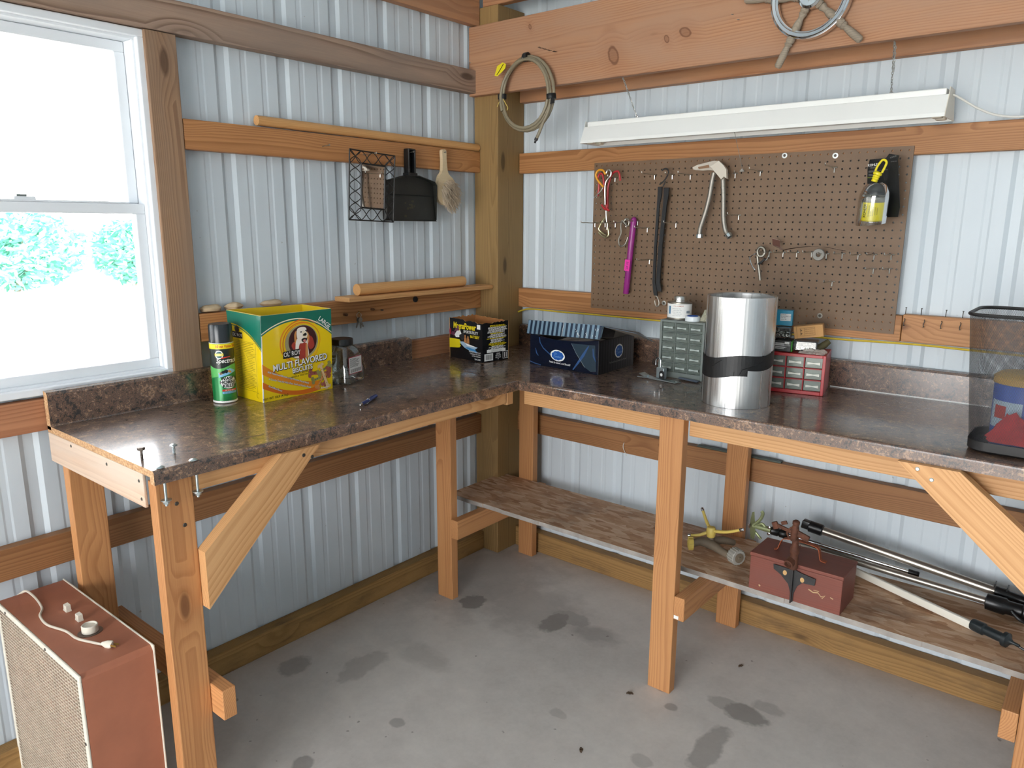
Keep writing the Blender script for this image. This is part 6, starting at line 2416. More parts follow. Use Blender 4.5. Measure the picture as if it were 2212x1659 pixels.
# ---- nails in the girt at the right, two wires tacked along the girt
for x, lab in ((1.802, 'thin nail standing on the girt just right of the pegboard'), (1.849, 'second thin nail on the girt right of the pegboard'), (1.921, 'third thin nail on the girt right of the pegboard'), (1.969, 'fourth thin nail on the girt, nearest the mesh basket')):
    nail([(x - .001, -.026, 1.2965), (x, -.029, 1.318)], lab, .0013, SCREW, 'nails on the girt by the basket')
for x, lab in ((1.803, 'bent nail in the girt face under the standing nail nearest the pegboard'), (1.862, 'bent nail in the girt face below the second standing nail'), (1.912, 'bent nail in the girt face below the third standing nail'), (1.966, 'bent nail in the girt face nearest the mesh basket')):
    nail([(x, -.0395, 1.283), (x + .004, -.052, 1.281), (x + .001, -.055, 1.268), (x + .003, -.057, 1.262)], lab, .0014, SCREW, 'bent nails in the girt face')
YW = plain('yellow_cable', 'C9AE2E', .5)
tag(G().tube(catmull([(.146, -.0415, 1.178), (.18, -.0425, 1.19), (.22, -.0425, 1.197), (.30, -.0425, 1.1975), (.4, -.0425, 1.1965), (.55, -.0425, 1.1985), (.75, -.0425, 1.1985), (1.0, -.043, 1.1985), (1.3, -.043, 1.1975), (1.56, -.043, 1.193), (1.73, -.043, 1.197), (1.86, -.043, 1.200), (2.0, -.043, 1.198), (2.3, -.043, 1.195), (2.8, -.043, 1.195)], 5), .0036, 8).obj('yellow_cable', YW), 'thin yellow cable tacked along the bottom of the girt', 'cable')

# ---- fluorescent shop light hung on chains
lt = thing('shop_light', (1.22, -.11, 1.915), 'long white fluorescent shop light hanging by chains under the beam', 'light')
X0, X1 = .583, 1.868
yc = -.112


def sec(g, prof, xa, xb, m=0, th=.0015):
    """sheet-metal section (y, z) swept from xa to xb."""
    for (a, b), (c, d_) in zip(prof, prof[1:]):
        nn = V((0, -(d_ - b), c - a)).normalized() * th
        vs = [V((xa, a, b)), V((xb, a, b)), V((xb, c, d_)), V((xa, c, d_))]
        g.add(vs, [(0, 1, 2, 3)], m)
        g.add([v - nn for v in vs], [(3, 2, 1, 0)], m)


g = G()
g.box((X0, yc - .034, 1.952), (X1, yc + .034, 1.990), bev=.003)
g.obj('housing', WHITE, lt)
g = G()
sec(g, [(yc - .071, 1.905), (yc - .069, 1.916), (yc - .040, 1.970), (yc - .034, 1.972)], X0 - .008, X1 + .008)
sec(g, [(yc + .071, 1.905), (yc + .069, 1.916), (yc + .040, 1.970), (yc + .034, 1.972)], X0 - .008, X1 + .008)
g.obj('reflector', WHITE, lt)
endp = [(yc - .071, 1.904), (yc + .071, 1.904), (yc + .040, 1.974), (yc + .036, 1.992), (yc - .036, 1.992), (yc - .040, 1.974)]
for xx in (X0 - .0095, X1 + .008):
    G().prism(endp, (xx, 0, 0), (0, 1, 0), (0, 0, 1), (1, 0, 0), .002).obj('end_plate', OFFW if xx > 1 else WHITE, lt)
for yy in (yc - .028, yc + .028):
    tb = G().lathe([(.0125, 0), (.0125, X1 - X0 - .07)], (X0 + .035, yy, 1.926), (1, 0, 0), 16).obj('tube_lamp', plain('unlit_tube', 'E6EAEC', .25), lt)
    for xx in (X0 + .004, X1 - .034):
        G().box((xx, yy - .014, 1.905), (xx + .03, yy + .014, 1.95), bev=.004).obj('lamp_holder', OFFW, lt)


def chain(p, q, name='chain', link=.0115):
    p, q = V(p), V(q)
    L = (q - p).length
    k = max(2, int(L / (link * .72)))
    d_ = (q - p).normalized()
    e1 = d_.orthogonal().normalized()
    e2 = d_.cross(e1)
    g = G()
    for i in range(k):
        c = p + d_ * (L * (i + .5) / k)
        a = (e1 + e2).normalized() if i % 2 else (e1 - e2).normalized()
        a = (a + .5 * V((rnd.gauss(0, 1), rnd.gauss(0, 1), rnd.gauss(0, 1))) * .5).normalized()
        a = (a - d_ * a.dot(d_)).normalized()
        g.tube([c + d_ * (link * .5 * math.cos(t)) + a * (link * .24 * math.sin(t)) for t in [2 * PI * j / 8 for j in range(8)]], .0011, 4, closed=True)
    return g


ch = chain((.777, -.20, 2.128), (.792, yc, 1.996))
ch.obj('chain', STEEL, lt)
chain((1.722, -.20, 2.128), (1.706, yc, 1.996)).obj('chain', STEEL, lt)
chain((1.724, -.197, 2.126), (1.726, -.190, 2.045)).obj('chain', STEEL, lt)
for (x, y) in ((.792, yc), (1.706, yc)):
    G().tube(catmull([(x - .006, y, 1.989), (x - .004, y, 1.997), (x, y, 2.001), (x + .004, y, 1.997), (x + .006, y, 1.989)], 4), .0013, 6).obj('hook', STEEL, lt)
for (x, y, z) in ((.777, -.20, 2.1315), (1.722, -.20, 2.1315)):
    G().tube(catmull([(x, y, z + .0002), (x, y - .006, z - .004), (x, y, z - .009), (x, y + .005, z - .005)], 4), .0015, 6).obj('screw_hook', STEEL, lt)
G().tube([V((1.2165, yc - .062, 1.925)), V((1.2175, -.075, 1.79))], .0009, 5).obj('pull_cord', plain('grey_cord', '8C8880', .7), lt)
G().lathe([(.001, .012), (.004, .009), (.0095, .001), (.009, 0)], (1.2175, -.0748, 1.776), (0, 0, 1), 12).obj('cord_tip', mat_milky('clear_bell', 'C9C4BC', .6), lt)
G().tube(catmull([(X1 + .01, yc + .01, 1.975), (1.90, -.10, 1.962), (1.945, -.09, 1.932), (2.0, -.08, 1.908), (2.08, -.07, 1.9), (2.3, -.06, 1.905), (2.8, -.06, 1.92)], 6), .0032, 8).obj('cord', plain('white_cord', 'DAD8D2', .5), lt)

# ---- coiled clear hose on the beam
ho = thing('coiled_hose', (.35, -.26, 1.96), 'coil of cloudy clear hose bound with black tape, hanging from the beam', 'hose')
HOSE = mat_milky('cloudy_hose', '9A8E76', .72, .25)
g = G()
pts = []
for i in range(3 * 28 + 10):
    t = PI / 2 + 2 * PI * i / 28
    k = i / 28
    pts.append(V((.349 + (.134 + .006 * math.sin(k * 2.1) - .004 * k) * math.cos(t), -.240 - .008 * k - .004 * math.sin(t * 2), 2.106 + (.138 + .006 * math.sin(k * 1.7)) * math.sin(t))))
g.tube(pts, .0068, 10)
g.obj('coil', HOSE, ho)
G().tube(catmull([(.482, -.258, 2.09), (.470, -.26, 2.03), (.445, -.262, 1.985), (.424, -.262, 1.945), (.412, -.262, 1.925)], 6), .0066, 10).obj('hose_tail', HOSE, ho)
G().lathe([(.0075, -.008), (.0075, .002), (.004, .003), (.004, .014), (.002, .015)], (.411, -.262, 1.923), (-.45, 0, -.89), 10).obj('end_fitting', BLACK, ho)
for p, d_ in (((.221, -.252, 2.108), (0, 0, 1)), ((.478, -.252, 2.085), (-.15, 0, 1)), ((.346, -.25, 2.249), (1, 0, 0))):
    G().lathe([(.019, -.010), (.020, -.009), (.020, .009), (.019, .010)], p, d_, 14, sx=1.0, sy=.85).obj('black_tape', TAPE, ho)
G().prism([(0, 0), (.024, .004), (.03, -.012), (.01, -.02)], (.476, -.262, 2.078), (1, 0, -.3), (.3, 0, 1), (0, -1, 0), .0015).obj('tape_end', TAPE, ho)
g = G()
tp = [(.200, 2.190), (.215, 2.226), (.244, 2.237), (.262, 2.228), (.258, 2.212), (.24, 2.2), (.215, 2.186)]
g.prism(tp, (0, -.276, 0), (1, 0, 0), (0, 0, 1), (.15, -1, 0), .0008)
g.obj('yellow_tag', YEL, ho)
g = G()
g.tube([V((.250, -.279, 2.23)), V((.228, -.279, 2.205)), V((.213, -.277, 2.192))], .0012, 5)
g.obj('tag_mark', INK, ho)
for p in (((.226, -.262, 2.10), (.214, -.264, 2.085), (.204, -.264, 2.068)), ((.236, -.262, 2.095), (.252, -.264, 2.075), (.262, -.264, 2.06), (.258, -.264, 2.05))):
    G().tube(catmull(p, 4), .0016, 6).obj('tie_wire', YELM, ho)
nail([(.346, -.222, 2.236), (.346, -.272, 2.24)], 'nail in the beam on which the hose coil hangs')

# ---- ship's wheel on the beam
swc = V((1.478, -.250, 2.284))
sw = thing('ship_wheel', tuple(swc), 'chrome ringed ship wheel with weathered wooden spokes on the beam', 'ship wheel')
AX = V((0, -1, 0))


def ringprof(g, r0, prof, m=0, n=64):
    g.lathe([(r0 + a, b) for a, b in prof], swc, AX, n, m, caps=False)


g = G()
ringprof(g, .113, [(-.013, .0), (-.012, .007), (-.007, .009), (-.005, .013), (.004, .014), (.006, .010), (.011, .008), (.0125, .0), (.0125, -.012), (-.013, -.012), (-.013, .0)])
g.obj('rim', CHROME, sw)
G().lathe([(.036, -.012), (.036, .012), (.030, .018), (.028, .016), (.022, .0162), (.0, .0165)], swc, AX, 32).obj('hub', CHROME, sw)
g = G()
e1, e3 = V((1, 0, 0)), V((0, 0, 1))
for k in range(8):
    t = PI * k / 4
    rr_ = .018 if k % 2 == 0 else .011
    p = swc + AX * .0168
    dd = e1 * math.cos(t) + e3 * math.sin(t)
    ss = e1 * -math.sin(t) + e3 * math.cos(t)
    g.add([p, p + ss * .004 + dd * .004, p + dd * rr_, p - ss * .004 + dd * .004, p + AX * .0015], [(0, 1, 2), (0, 2, 3)], 0)
g.obj('compass_star', DULL, sw)
SPK = wood('grey_spoke_wood', 'A49684', '75695C', rough=.7, knots=0, contrast=.6)
for a in (245, 317, 173, 101, 29):
    t = math.radians(a)
    dd = e1 * math.cos(t) + e3 * math.sin(t)
    G().lathe([(.0135, .030), (.0135, .043), (.0105, .046), (.0135, .05), (.009, .062), (.0095, .07), (.0125, .078), (.0135, .09), (.0135, .136), (.0105, .140), (.0135, .144), (.0085, .152), (.0098, .158), (.0115, .175), (.0118, .195), (.0115, .213), (.007, .2185)], swc - AX * .004, dd, 14).obj('spoke', SPK, sw)
G().box((swc.x - .012, -.2235, swc.z - .012), (swc.x + .012, -.2375, swc.z + .012)).obj('mount', IRON, sw)
# ================================================================ on the low shelf
SZ = .3905
# ---- red wooden toolbox with a strap handle
tb = thing('toolbox', (1.66, -.42, SZ), 'red stained wooden toolbox with a rusty strap handle on the low shelf', 'toolbox')
o = bx((1.513, -.4935, SZ), (1.808, -.343, SZ + .118), 'x', 'body', W_RED, tb)
o = bx((1.511, -.4955, SZ + .1185), (1.81, -.341, SZ + .1305), 'x', 'lid', W_RED, tb)
FT = (V((1.513, -.4937, SZ)), V((1, 0, 0)), V((0, 0, 1)), V((0, -1, 0)))
g = G()
for pts, w in (([(.195, .058), (.21, .052), (.225, .056)], .004), ([(.225, .055), (.235, .045), (.247, .053), (.238, .04)], .003), ([(.21, .06), (.228, .061)], .002), ([(.262, .052), (.272, .049)], .003), ([(.035, .022), (.04, .018)], .005)):
    g.band(pts, w, FT, .0003)
g.obj('paint_scratch', plain('bare_scratch', 'B89A72', .8), tb)
g = G()
hp_ = [V((1.566, -.418, SZ + .1315)), V((1.575, -.418, SZ + .1335)), V((1.580, -.418, SZ + .145)), V((1.588, -.418, SZ + .168)), V((1.603, -.418, SZ + .177)), V((1.650, -.418, SZ + .180)), V((1.693, -.418, SZ + .177)), V((1.708, -.418, SZ + .168)), V((1.713, -.418, SZ + .145)), V((1.718, -.418, SZ + .1335)), V((1.734, -.418, SZ + .1315))]
c = catmull(hp_, 4)
n_ = len(c)
vs = []
for i, p in enumerate(c):
    t = (c[min(n_ - 1, i + 1)] - c[max(0, i - 1)]).normalized()
    nn = t.cross(V((0, 1, 0))).normalized()
    for sy, sn in ((-1, 1), (1, 1), (1, -1), (-1, -1)):
        vs.append(p + V((0, sy * .009, 0)) + nn * sn * .0011)
g.add(vs, [(4 * i + k, 4 * i + (k + 1) % 4, 4 * i + 4 + (k + 1) % 4, 4 * i + 4 + k) for i in range(n_ - 1) for k in range(4)] + [(0, 1, 2, 3), (4 * n_ - 1, 4 * n_ - 2, 4 * n_ - 3, 4 * n_ - 4)], 0)
g.obj('handle', COPPER, tb)

# ---- impact sprinkler on a spike, leaning against the toolbox
isx = thing('impact_sprinkler', (1.655, -.515, SZ), 'rusty impact sprinkler on a dark spiked step plate leaning on the toolbox', 'sprinkler')
YF = -.4975
plate = [(-.066, .112), (-.064, .096), (-.040, .083), (-.014, .058), (-.005, .03), (-.004, .0), (.004, .0), (.005, .03), (.014, .058), (.030, .075), (.068, .078), (.070, .1), (.03, .106), (.012, .11), (0, .116), (-.012, .11)]
g = G()
g.prism(plate, (1.659, YF - .0005, SZ + .0008), (1, 0, 0), (0, 0, 1), (0, -1, 0), .003)
g.obj('step_plate', IRON, isx)
for dx, dz in ((-.027, .094), (.029, .086)):
    g = G().ell(0, 0, .0065, .0085, (V((1.659 + dx, YF - .0036, SZ + dz)), V((1, 0, 0)), V((0, 0, 1)), V((0, -1, 0))), .0002)
    g.obj('bolt_hole', plain('bright_worn_wood', 'C9A06A', .8), isx)
G().box((1.6572, YF - .016, SZ + .0008), (1.6612, YF - .0037, SZ + .135), bev=.001).obj('spike', IRON, isx)
G().lathe([(.013, -.012), (.0145, -.011), (.0145, .014), (.011, .015), (.009, .005), (.006, .004)], (1.6535, YF - .028, SZ + .146), (-.1, -.95, -.25), 20).obj('inlet', RUST, isx)
G().lathe([(.012, .12), (.014, .125), (.013, .16), (.011, .17), (.0145, .176), (.0145, .19), (.011, .196), (.010, .215), (.007, .235)], (1.6595, YF - .016, SZ), (0, .02, 1), 16).obj('riser', RUST, isx)
hd_ = V((1.655, YF - .014, SZ + .235))
g = G()
g.lathe([(.010, -.02), (.012, -.01), (.012, .02), (.009, .034), (.011, .036), (.011, .046), (.006, .05)], hd_, (.05, 0, 1), 14)
g.obox(hd_ + V((-.03, 0, .012)), (.06, .009, .012), (.97, 0, -.22), (0, 1, 0), bev=.003)
g.obox(hd_ + V((-.062, 0, .016)), (.018, .012, .024), (.9, 0, .4), (0, 1, 0), bev=.003)
g.obox(hd_ + V((-.036, .003, .03)), (.02, .006, .012), (.9, 0, .4), (0, 1, 0), bev=.002)
g.obox(hd_ + V((.022, 0, .004)), (.05, .01, .02), (.95, 0, -.3), (0, 1, 0), bev=.003)
g.tube(catmull([hd_ + V((-.012, -.004, -.016)), hd_ + V((-.022, -.004, .004)), hd_ + V((-.008, -.004, .024)), hd_ + V((.012, -.004, .02))], 5), .0035, 6)
g.tube([hd_ + V((.004, -.004, -.03)), hd_ + V((.018, -.006, -.02)), hd_ + V((.03, -.006, -.036))], .0012, 5)
g.obj('sprinkler_head', RUST, isx)

# ---- three-armed lawn sprinkler with a yellow spinner
ls = thing('lawn_sprinkler', (1.31, -.32, SZ), 'three-armed yellow spinner sprinkler on a grey base, left of the toolbox', 'sprinkler')
GB = plain('dirty_grey_plastic', '6E6252', .7, var=.2, scale=14)
ce = V((1.292, -.315, SZ + .05))
ia = V((1.240, -.362, SZ + .036))
wa = V((1.405, -.345, SZ + .022))
ba = V((1.345, -.225, SZ + .022))
g = G()
g.tube(catmull([ia, lerp(ia, ce, .5), ce + V((.01, -.012, -.014)), lerp(ce, wa, .5) + V((0, -.004, -.012)), wa + V((-.018, 0, .0))], 5), [.0145, .0145, .0145, .0145, .015, .016, .017, .018, .018, .018, .018, .017, .016, .015, .014, .0135, .013, .013, .013, .013, .013], 12)
g.tube(catmull([ce + V((0, 0, -.012)), lerp(ce, ba, .5) + V((0, 0, .004)), ba], 5), [.018, .017, .016, .0155, .015, .0145, .014, .0135, .013, .0125, .012], 10)
g.lathe([(.019, -.03), (.0175, -.012), (.0145, .004), (.0135, .010)], ce, (0, 0, 1), 16)
g.obj('base', GB, ls)
wd = (wa - ce).normalized()
wd = V((.86, -.5, 0)).normalized()
g = G()
wc = wa + V((0, 0, .006))
prof = []
g.lathe([(.017, -.019), (.0265, -.016), (.028, -.008), (.028, .014), (.026, .018)], wc, wd, 18, smooth=False)
for k in range(18):
    t = 2 * PI * k / 18
    u1 = wd.orthogonal().normalized()
    u2_ = wd.cross(u1)
    p = wc + (u1 * math.cos(t) + u2_ * math.sin(t)) * .0282
    g.obox(p, (.030, .0035, .003), wd, wd.cross((p - wc).normalized()), (p - wc).normalized())
g.obj('wheel', plain('pale_grey_plastic', '9C9A92', .6), ls)
G().lathe([(.018, .0182), (.018, .020), (.006, .0202), (.005, .024)], wc, wd, 18).obj('wheel_cap', GB, ls)
ind = V((-.82, -.57, 0)).normalized()
g = G()
g.lathe([(.016, .0), (.0225, .002), (.0225, .018), (.0175, .02), (.0145, .02), (.0145, .002)], ia - ind * .006, ind, 16, smooth=False)
for k in range(8):
    t = 2 * PI * k / 8
    u1 = ind.orthogonal().normalized()
    u2_ = ind.cross(u1)
    rad = u1 * math.cos(t) + u2_ * math.sin(t)
    g.obox(ia + ind * .004 + rad * .0225, (.016, .008, .006), ind, ind.cross(rad), rad, bev=.001)
g.obj('coupling', YELM, ls)
sp_ = ce + V((0, 0, .033))
G().lathe([(.014, -.022), (.016, -.018), (.0175, -.004), (.0175, .008), (.014, .016), (.006, .019)], sp_, (0, 0, 1), 18).obj('spinner_hub', YELM, ls)
for tip in (V((1.240, -.285, SZ + .145)), V((1.222, -.345, SZ + .057)), V((1.413, -.335, SZ + .128))):
    mid = (sp_ + tip) / 2 + V((0, 0, -.006))
    c = catmull([sp_ + V((0, 0, .002)), mid, tip], 6)
    arm = G().tube(c, [.0068 - .002 * i / len(c) for i in range(len(c))], 10).obj('arm', YELM, ls)
    dd = (c[-1] - c[-2]).normalized()
    G().lathe([(.0062, -.004), (.0062, .005), (.0048, .008), (.0015, .008)], tip, dd, 12).obj('nozzle', CHROME, arm)

# ---- tree pruner: pale green cutting head on a chrome tube
PG = plain('pale_green_metal', '8C946C', .45, metal=.4, var=.15)
tp_ = thing('tree_pruner', (1.6, -.2, SZ), 'pole pruner with a pale green hooked head on a chrome tube behind the toolbox', 'pruner')
A0, A1 = V((1.455, -.170, .478)), V((1.930, -.112, .432))
G().tube([A0, A1], .0085, 14).obj('pole', CHROME, tp_)
G().lathe([(.0098, 0), (.0098, .03), (.008, .034)], A1 - (A1 - A0).normalized() * .012, A1 - A0, 12).obj('end_cap', BLACK, tp_)
G().lathe([(.012, 0), (.0165, .004), (.0165, .026), (.013, .03), (.0165, .034), (.0165, .056), (.011, .064)], V((1.462, -.169, .477)), A1 - A0, 14).obj('collar', BLACK, tp_)
hx = V((1.398, -.178, .478))
g = G()
blade = [(-.012, -.052), (.006, -.05), (.010, -.02), (.004, .01), (-.002, .035), (-.006, .055), (-.014, .05), (-.022, .02), (-.024, -.02)]
g.prism(blade, hx, V((.8, -.6, 0)), (0, 0, 1), V((.6, .8, 0)), .004)
g.obj('cutting_plate', PG, tp_)
g = G()
g.tube(catmull([hx + V((.0, .0, .004)), hx + V((.022, .004, .03)), hx + V((.03, .006, .055)), hx + V((.024, .006, .064))], 5), .006, 8)
g.tube(catmull([hx + V((.0, .004, -.006)), hx + V((.03, .004, .016)), hx + V((.05, .006, -.004))], 5), .0055, 8)
g.tube(catmull([hx + V((.004, .004, -.02)), hx + V((.02, .004, -.034)), hx + V((.03, .006, -.045))], 5), .005, 8)
g.obj('hook_arm', PG, tp_)
G().tube([hx + V((-.004, .004, .0)), V((1.462, -.169, .477))], [.008, .0125], 12).obj('socket', PG, tp_)
for dz in (.012, -.012):
    G().lathe([(.0055, 0), (.0055, .003), (.002, .004)], V((1.458, -.180, .477 + dz)), (0, -1, 0), 10).obj('rivet', CHROME, tp_)
G().lathe([(.009, 0), (.009, .002), (.005, .004)], hx + V((-.013, -.004, 0)), (-.8, -.6, 0), 12).obj('pivot_bolt', CHROME, tp_)

# ---- thick silver pole with black clamps
SILV = plain('silver_tube', 'ACA59B', .3, metal=.85)
sp1 = thing('silver_pole', (1.9, -.12, SZ), 'thickest silver pole lying against the wall with a black clamp at each end', 'pole')
B0, B1 = V((1.612, -.132, .512)), V((2.172, -.098, .437))
G().tube([B0, B1], .015, 16).obj('tube', SILV, sp1)
g = G()
bd = (B1 - B0).normalized()
g.lathe([(.015, -.028), (.021, -.024), (.021, .02), (.017, .024)], B0, bd, 16)
g.obox(B0 + V((-.028, 0, .006)), (.044, .03, .03), bd, (0, 1, 0), bev=.004)
g.obj('clamp', BLACK, sp1)
g = G()
g.lathe([(.0145, -.006), (.02, -.004), (.02, .03), (.017, .034), (.017, .09), (.02, .094), (.02, .11)], B1, bd, 16)
for s in (-1, 1):
    g.obox(B1 + bd * .012 + V((0, 0, .024)) + bd * s * .017, (.004, .03, .012), bd, (0, 1, 0))
g.obj('grip', BLACK, sp1)

# ---- thinner tube with a black joint
sp2 = thing('silver_pole', (1.95, -.15, SZ), 'middle silver pole with a ribbed black joint, lying below the thickest pole', 'pole')
D0, D1 = V((1.56, -.145, .4395)), V((2.155, -.160, .4238))
G().tube([D0, D1], .0115, 14).obj('tube', SILV, sp2)
dd = (D1 - D0).normalized()
g = G().lathe([(.013, -.004), (.026, 0), (.027, .05), (.022, .056), (.022, .095), (.027, .10), (.027, .12)], D1, dd, 18)
g.obj('joint', BLACK, sp2)
G().tube(catmull([D1 + dd * .07 + V((0, -.026, .004)), D1 + dd * .09 + V((0, -.034, -.01)), D1 + dd * .105 + V((0, -.033, -.016)), D1 + dd * .118 + V((0, -.03, -.016))], 5), .006, 8).obj('lever', BLACK, sp2)

# ---- flat white bar with a black grip
wb_ = thing('white_pole', (1.9, -.25, SZ), 'flat white pole with a black handle grip lying across the low shelf', 'pole')
E0, E1 = V((1.57, -.088, .4085)), V((2.147, -.333, .4085))
ed = (E1 - E0).normalized()
es_ = V((0, 0, 1)).cross(ed).normalized()
G().obox((E0 + E1) / 2, ((E1 - E0).length, .013, .025), ed, es_, bev=.003).obj('bar', plain('white_bar', 'E5E2D6', .35), wb_)
g = G().lathe([(.0165, -.006), (.018, 0), (.0185, .03), (.0145, .034), (.0145, .075), (.0135, .083), (.022, .087), (.022, .098), (.012, .102), (.005, .112), (.004, .13)], E1 + V((0, 0, .0058)), ed, 14)
g.obj('grip', plain('grip_black', '1E2629', .4), wb_)
G().tube(catmull([E1 + ed * .12 + V((0, 0, .004)), E1 + ed * .16 + V((0, .01, -.006)), E1 + ed * .22 + V((0, .02, -.0135)), E1 + ed * .4 + V((0, .05, -.0135))], 6), .0034, 8).obj('cord', BLACK, wb_)

# ---- dark flat bars lying on the girt under the bench
g = G()
g.obox((1.262, -.030, .7005), (.345, .022, .007), (1, 0, .0), (0, 1, 0), bev=.001)
tag(g.obj('flat_bar', plain('grey_green_bar', '4C534C', .5, metal=.4)), 'dark flat bar lying on the girt behind the bench legs', 'bar')
g = G()
g.obox((1.13, -.014, .6985), (.09, .008, .004), (1, 0, .0), (0, 1, 0), bev=.001)
tag(g.obj('flat_bar', plain('short_grey_bar', '6B7068', .5, metal=.4)), 'short dark bar on the girt under the bench, behind the long one', 'bar')
tag(G().tube(catmull([(.747, -.040, .648), (.7455, -.045, .64), (.747, -.047, .625), (.754, -.046, .61), (.760, -.044, .598), (.762, -.044, .592)], 5), .0014, 6).obj('wire_hook', plain('white_wire', 'CFCBBF', .5)), 'small white bent wire hanging from the girt under the bench', 'wire')

# ---- bits on the floor
for (x, y, s, a, lab) in ((1.227, -.757, .012, .5, 'curled dry leaf on the floor right of the front bench leg'), (1.258, -1.10, .012, 2.0, 'dark crumb of bark on the floor at the bottom of the picture'), (1.456, -.353, .010, 1.0, 'dry leaf bit on the floor under the shelf')):
    g = G()
    pts = [V((x + s * math.cos(a) * (t - .5) * 2, y + s * math.sin(a) * (t - .5) * 2, .0006 + .005 * math.sin(PI * t) * (1 if k % 2 else .4))) for k, t in enumerate((0, .25, .5, .75, 1))]
    nrm = V((-math.sin(a), math.cos(a), 0))
    vs = []
    for k, p in enumerate(pts):
        w = s * .5 * math.sin(PI * (.12 + .76 * k / 4))
        vs += [p + nrm * w + V((0, 0, .003)), p - nrm * w]
    g.add(vs, [(2 * i, 2 * i + 1, 2 * i + 3, 2 * i + 2) for i in range(4)])
    tag(g.obj('dry_leaf', plain('dry_leaf_brown', '4A3A2A', .8)), lab, 'leaf')

# ================================================================ fan heater beside the bench
hx0, hx1, hy0, hy1, hh = .045, .603, -2.226, -2.060, .551
ht = thing('box_heater', ((hx0 + hx1) / 2, (hy0 + hy1) / 2, 0), 'rust-red metal box heater with a cream wire grille on the floor', 'heater')
g = G()
# casing: open-fronted shell with rounded upper edge on the room side
sh = [(hx0, .012), (hx0, hh - .004), (hx0 + .004, hh), (hx1 - .012, hh), (hx1 - .003, hh - .009), (hx1, hh - .014), (hx1, .012)]
t = .004
inn = [(hx0 + t, .016), (hx0 + t, hh - .007), (hx0 + .007, hh - t), (hx1 - .013, hh - t), (hx1 - .006, hh - .011), (hx1 - t, hh - .016), (hx1 - t, .016)]
n_ = len(sh)
vs = [(a, hy0, b) for a, b in sh] + [(a, hy1, b) for a, b in sh] + [(a, hy0, b) for a, b in inn] + [(a, hy1 - .004, b) for a, b in inn]
fs = [(i, (i + 1) % n_, n_ + (i + 1) % n_, n_ + i) for i in range(n_)]
fs += [(2 * n_ + (i + 1) % n_, 2 * n_ + i, 3 * n_ + i, 3 * n_ + (i + 1) % n_) for i in range(n_)]
fs += [(i, 2 * n_ + i, 2 * n_ + (i + 1) % n_, (i + 1) % n_) for i in range(n_)]
fs += [tuple(range(n_, 2 * n_)), tuple(range(3 * n_, 4 * n_))[::-1]]
g.add(vs, fs, 0)
g.obj('casing', REDH, ht)
CRM = plain('cream_frame', 'D9D2C2', .45, var=.08)
g = G()
fw = .016
for a, b, c_, d_ in ((hx0, .012, hx1, .03), (hx0, hh - fw, hx1, hh), (hx0, .03, hx0 + fw, hh - fw), (hx1 - fw, .03, hx1, hh - fw)):
    g.box((a, hy0 - .006, b), (c_, hy0 - .0002, d_), bev=.002)
g.obj('front_frame', CRM, ht)
g = G()
GR = plain('grille_wire', 'CFC3B0', .5, var=.1)
z = .036
while z < hh - fw:
    g.box((hx0 + fw, hy0 - .005, z), (hx1 - fw, hy0 - .0035, z + .0018))
    z += .0098
x = hx0 + fw + .012
while x < hx1 - fw:
    g.box((x, hy0 - .003, .03), (x + .003, hy0 + .004, hh - fw))
    x += .0165
g.obj('grille', GR, ht)
G().box((hx0 + .02, hy0 + .012, .03), (hx1 - .02, hy0 + .016, hh - .02)).obj('louvre_panel', plain('dusty_red_louvre', '9A5248', .6, var=.3, scale=5), ht)
G().box((hx0, hy1 + .0003, .012), (hx1 + .004, hy1 + .004, hh + .003), bev=.001).obj('back_flange', CRM, ht)
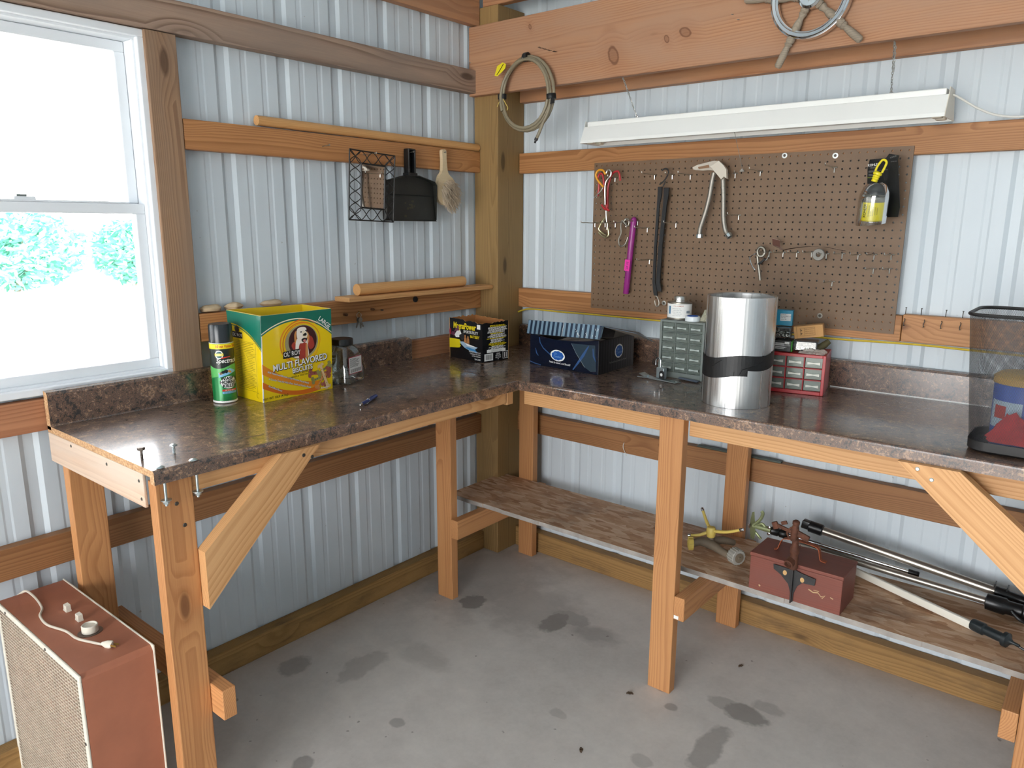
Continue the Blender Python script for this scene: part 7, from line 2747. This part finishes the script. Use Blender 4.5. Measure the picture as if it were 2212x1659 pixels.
for xx, zz in ((.12, hh - .008), (.40, hh - .008), (hx1 - .008, .37), (hx1 - .008, .1)):
    G().lathe([(.0042, 0), (.003, .002)], (xx, hy0 - .006, zz), (0, -1, 0), 10).obj('screw', SCREW, ht)
for k, xx in enumerate((.252, .330)):
    g = G().box((xx - .011, -2.131, hh - .001), (xx + .011, -2.117, hh + .004), bev=.001)
    g.add([(xx - .010, -2.130, hh + .004), (xx + .010, -2.130, hh + .004), (xx + .010, -2.118, hh + .004), (xx - .010, -2.118, hh + .004), (xx - .010, -2.1295, hh + .017), (xx + .010, -2.1295, hh + .017), (xx + .010, -2.1185, hh + .019), (xx - .010, -2.1185, hh + .019)],
          [(0, 1, 5, 4), (1, 2, 6, 5), (2, 3, 7, 6), (3, 0, 4, 7), (4, 5, 6, 7)])
    g.obj('rocker_switch', OFFW, ht)
G().lathe([(.026, .0), (.026, .001)], (.415, -2.131, hh + .0002), n=28, sy=1.15).obj('dial_plate', plain('dial_plate_grey', '6E5F55', .4, metal=.5), ht)
G().lathe([(.0175, .001), (.0195, .003), (.0195, .020), (.0175, .022), (.016, .021), (.015, .018), (.002, .018)], (.415, -2.131, hh), n=28).obj('knob', OFFW, ht)
cpts = [(.030, -2.20, .10), (.031, -2.205, .3), (.036, -2.20, .5), (.050, -2.165, hh + .004), (.10, -2.155, hh + .004), (.19, -2.165, hh + .004), (.235, -2.185, hh + .004), (.30, -2.190, hh + .004), (.37, -2.172, hh + .004), (.43, -2.168, hh + .004), (.48, -2.150, hh + .004), (.505, -2.140, hh + .004)]
G().tube(catmull(cpts, 6), .0033, 8, flat=1.0).obj('cord', plain('cream_cord', 'CFC5B4', .5), ht)
pd = V((.88, .47, 0)).normalized()
pb_ = V((.505, -2.140, hh + .0065))
ps_ = V((-pd.y, pd.x, 0))
g = G()
g.lathe([(.004, 0), (.006, .006), (.0095, .014), (.0105, .026), (.008, .03)], pb_, pd, 12, sy=.6)
plug = g.obj('plug', OFFW, ht)
for s in (-1, 1):
    G().obox(pb_ + pd * .037 + ps_ * s * .005, (.016, .0014, .005), pd, ps_).obj('prong', BRASS, plug)
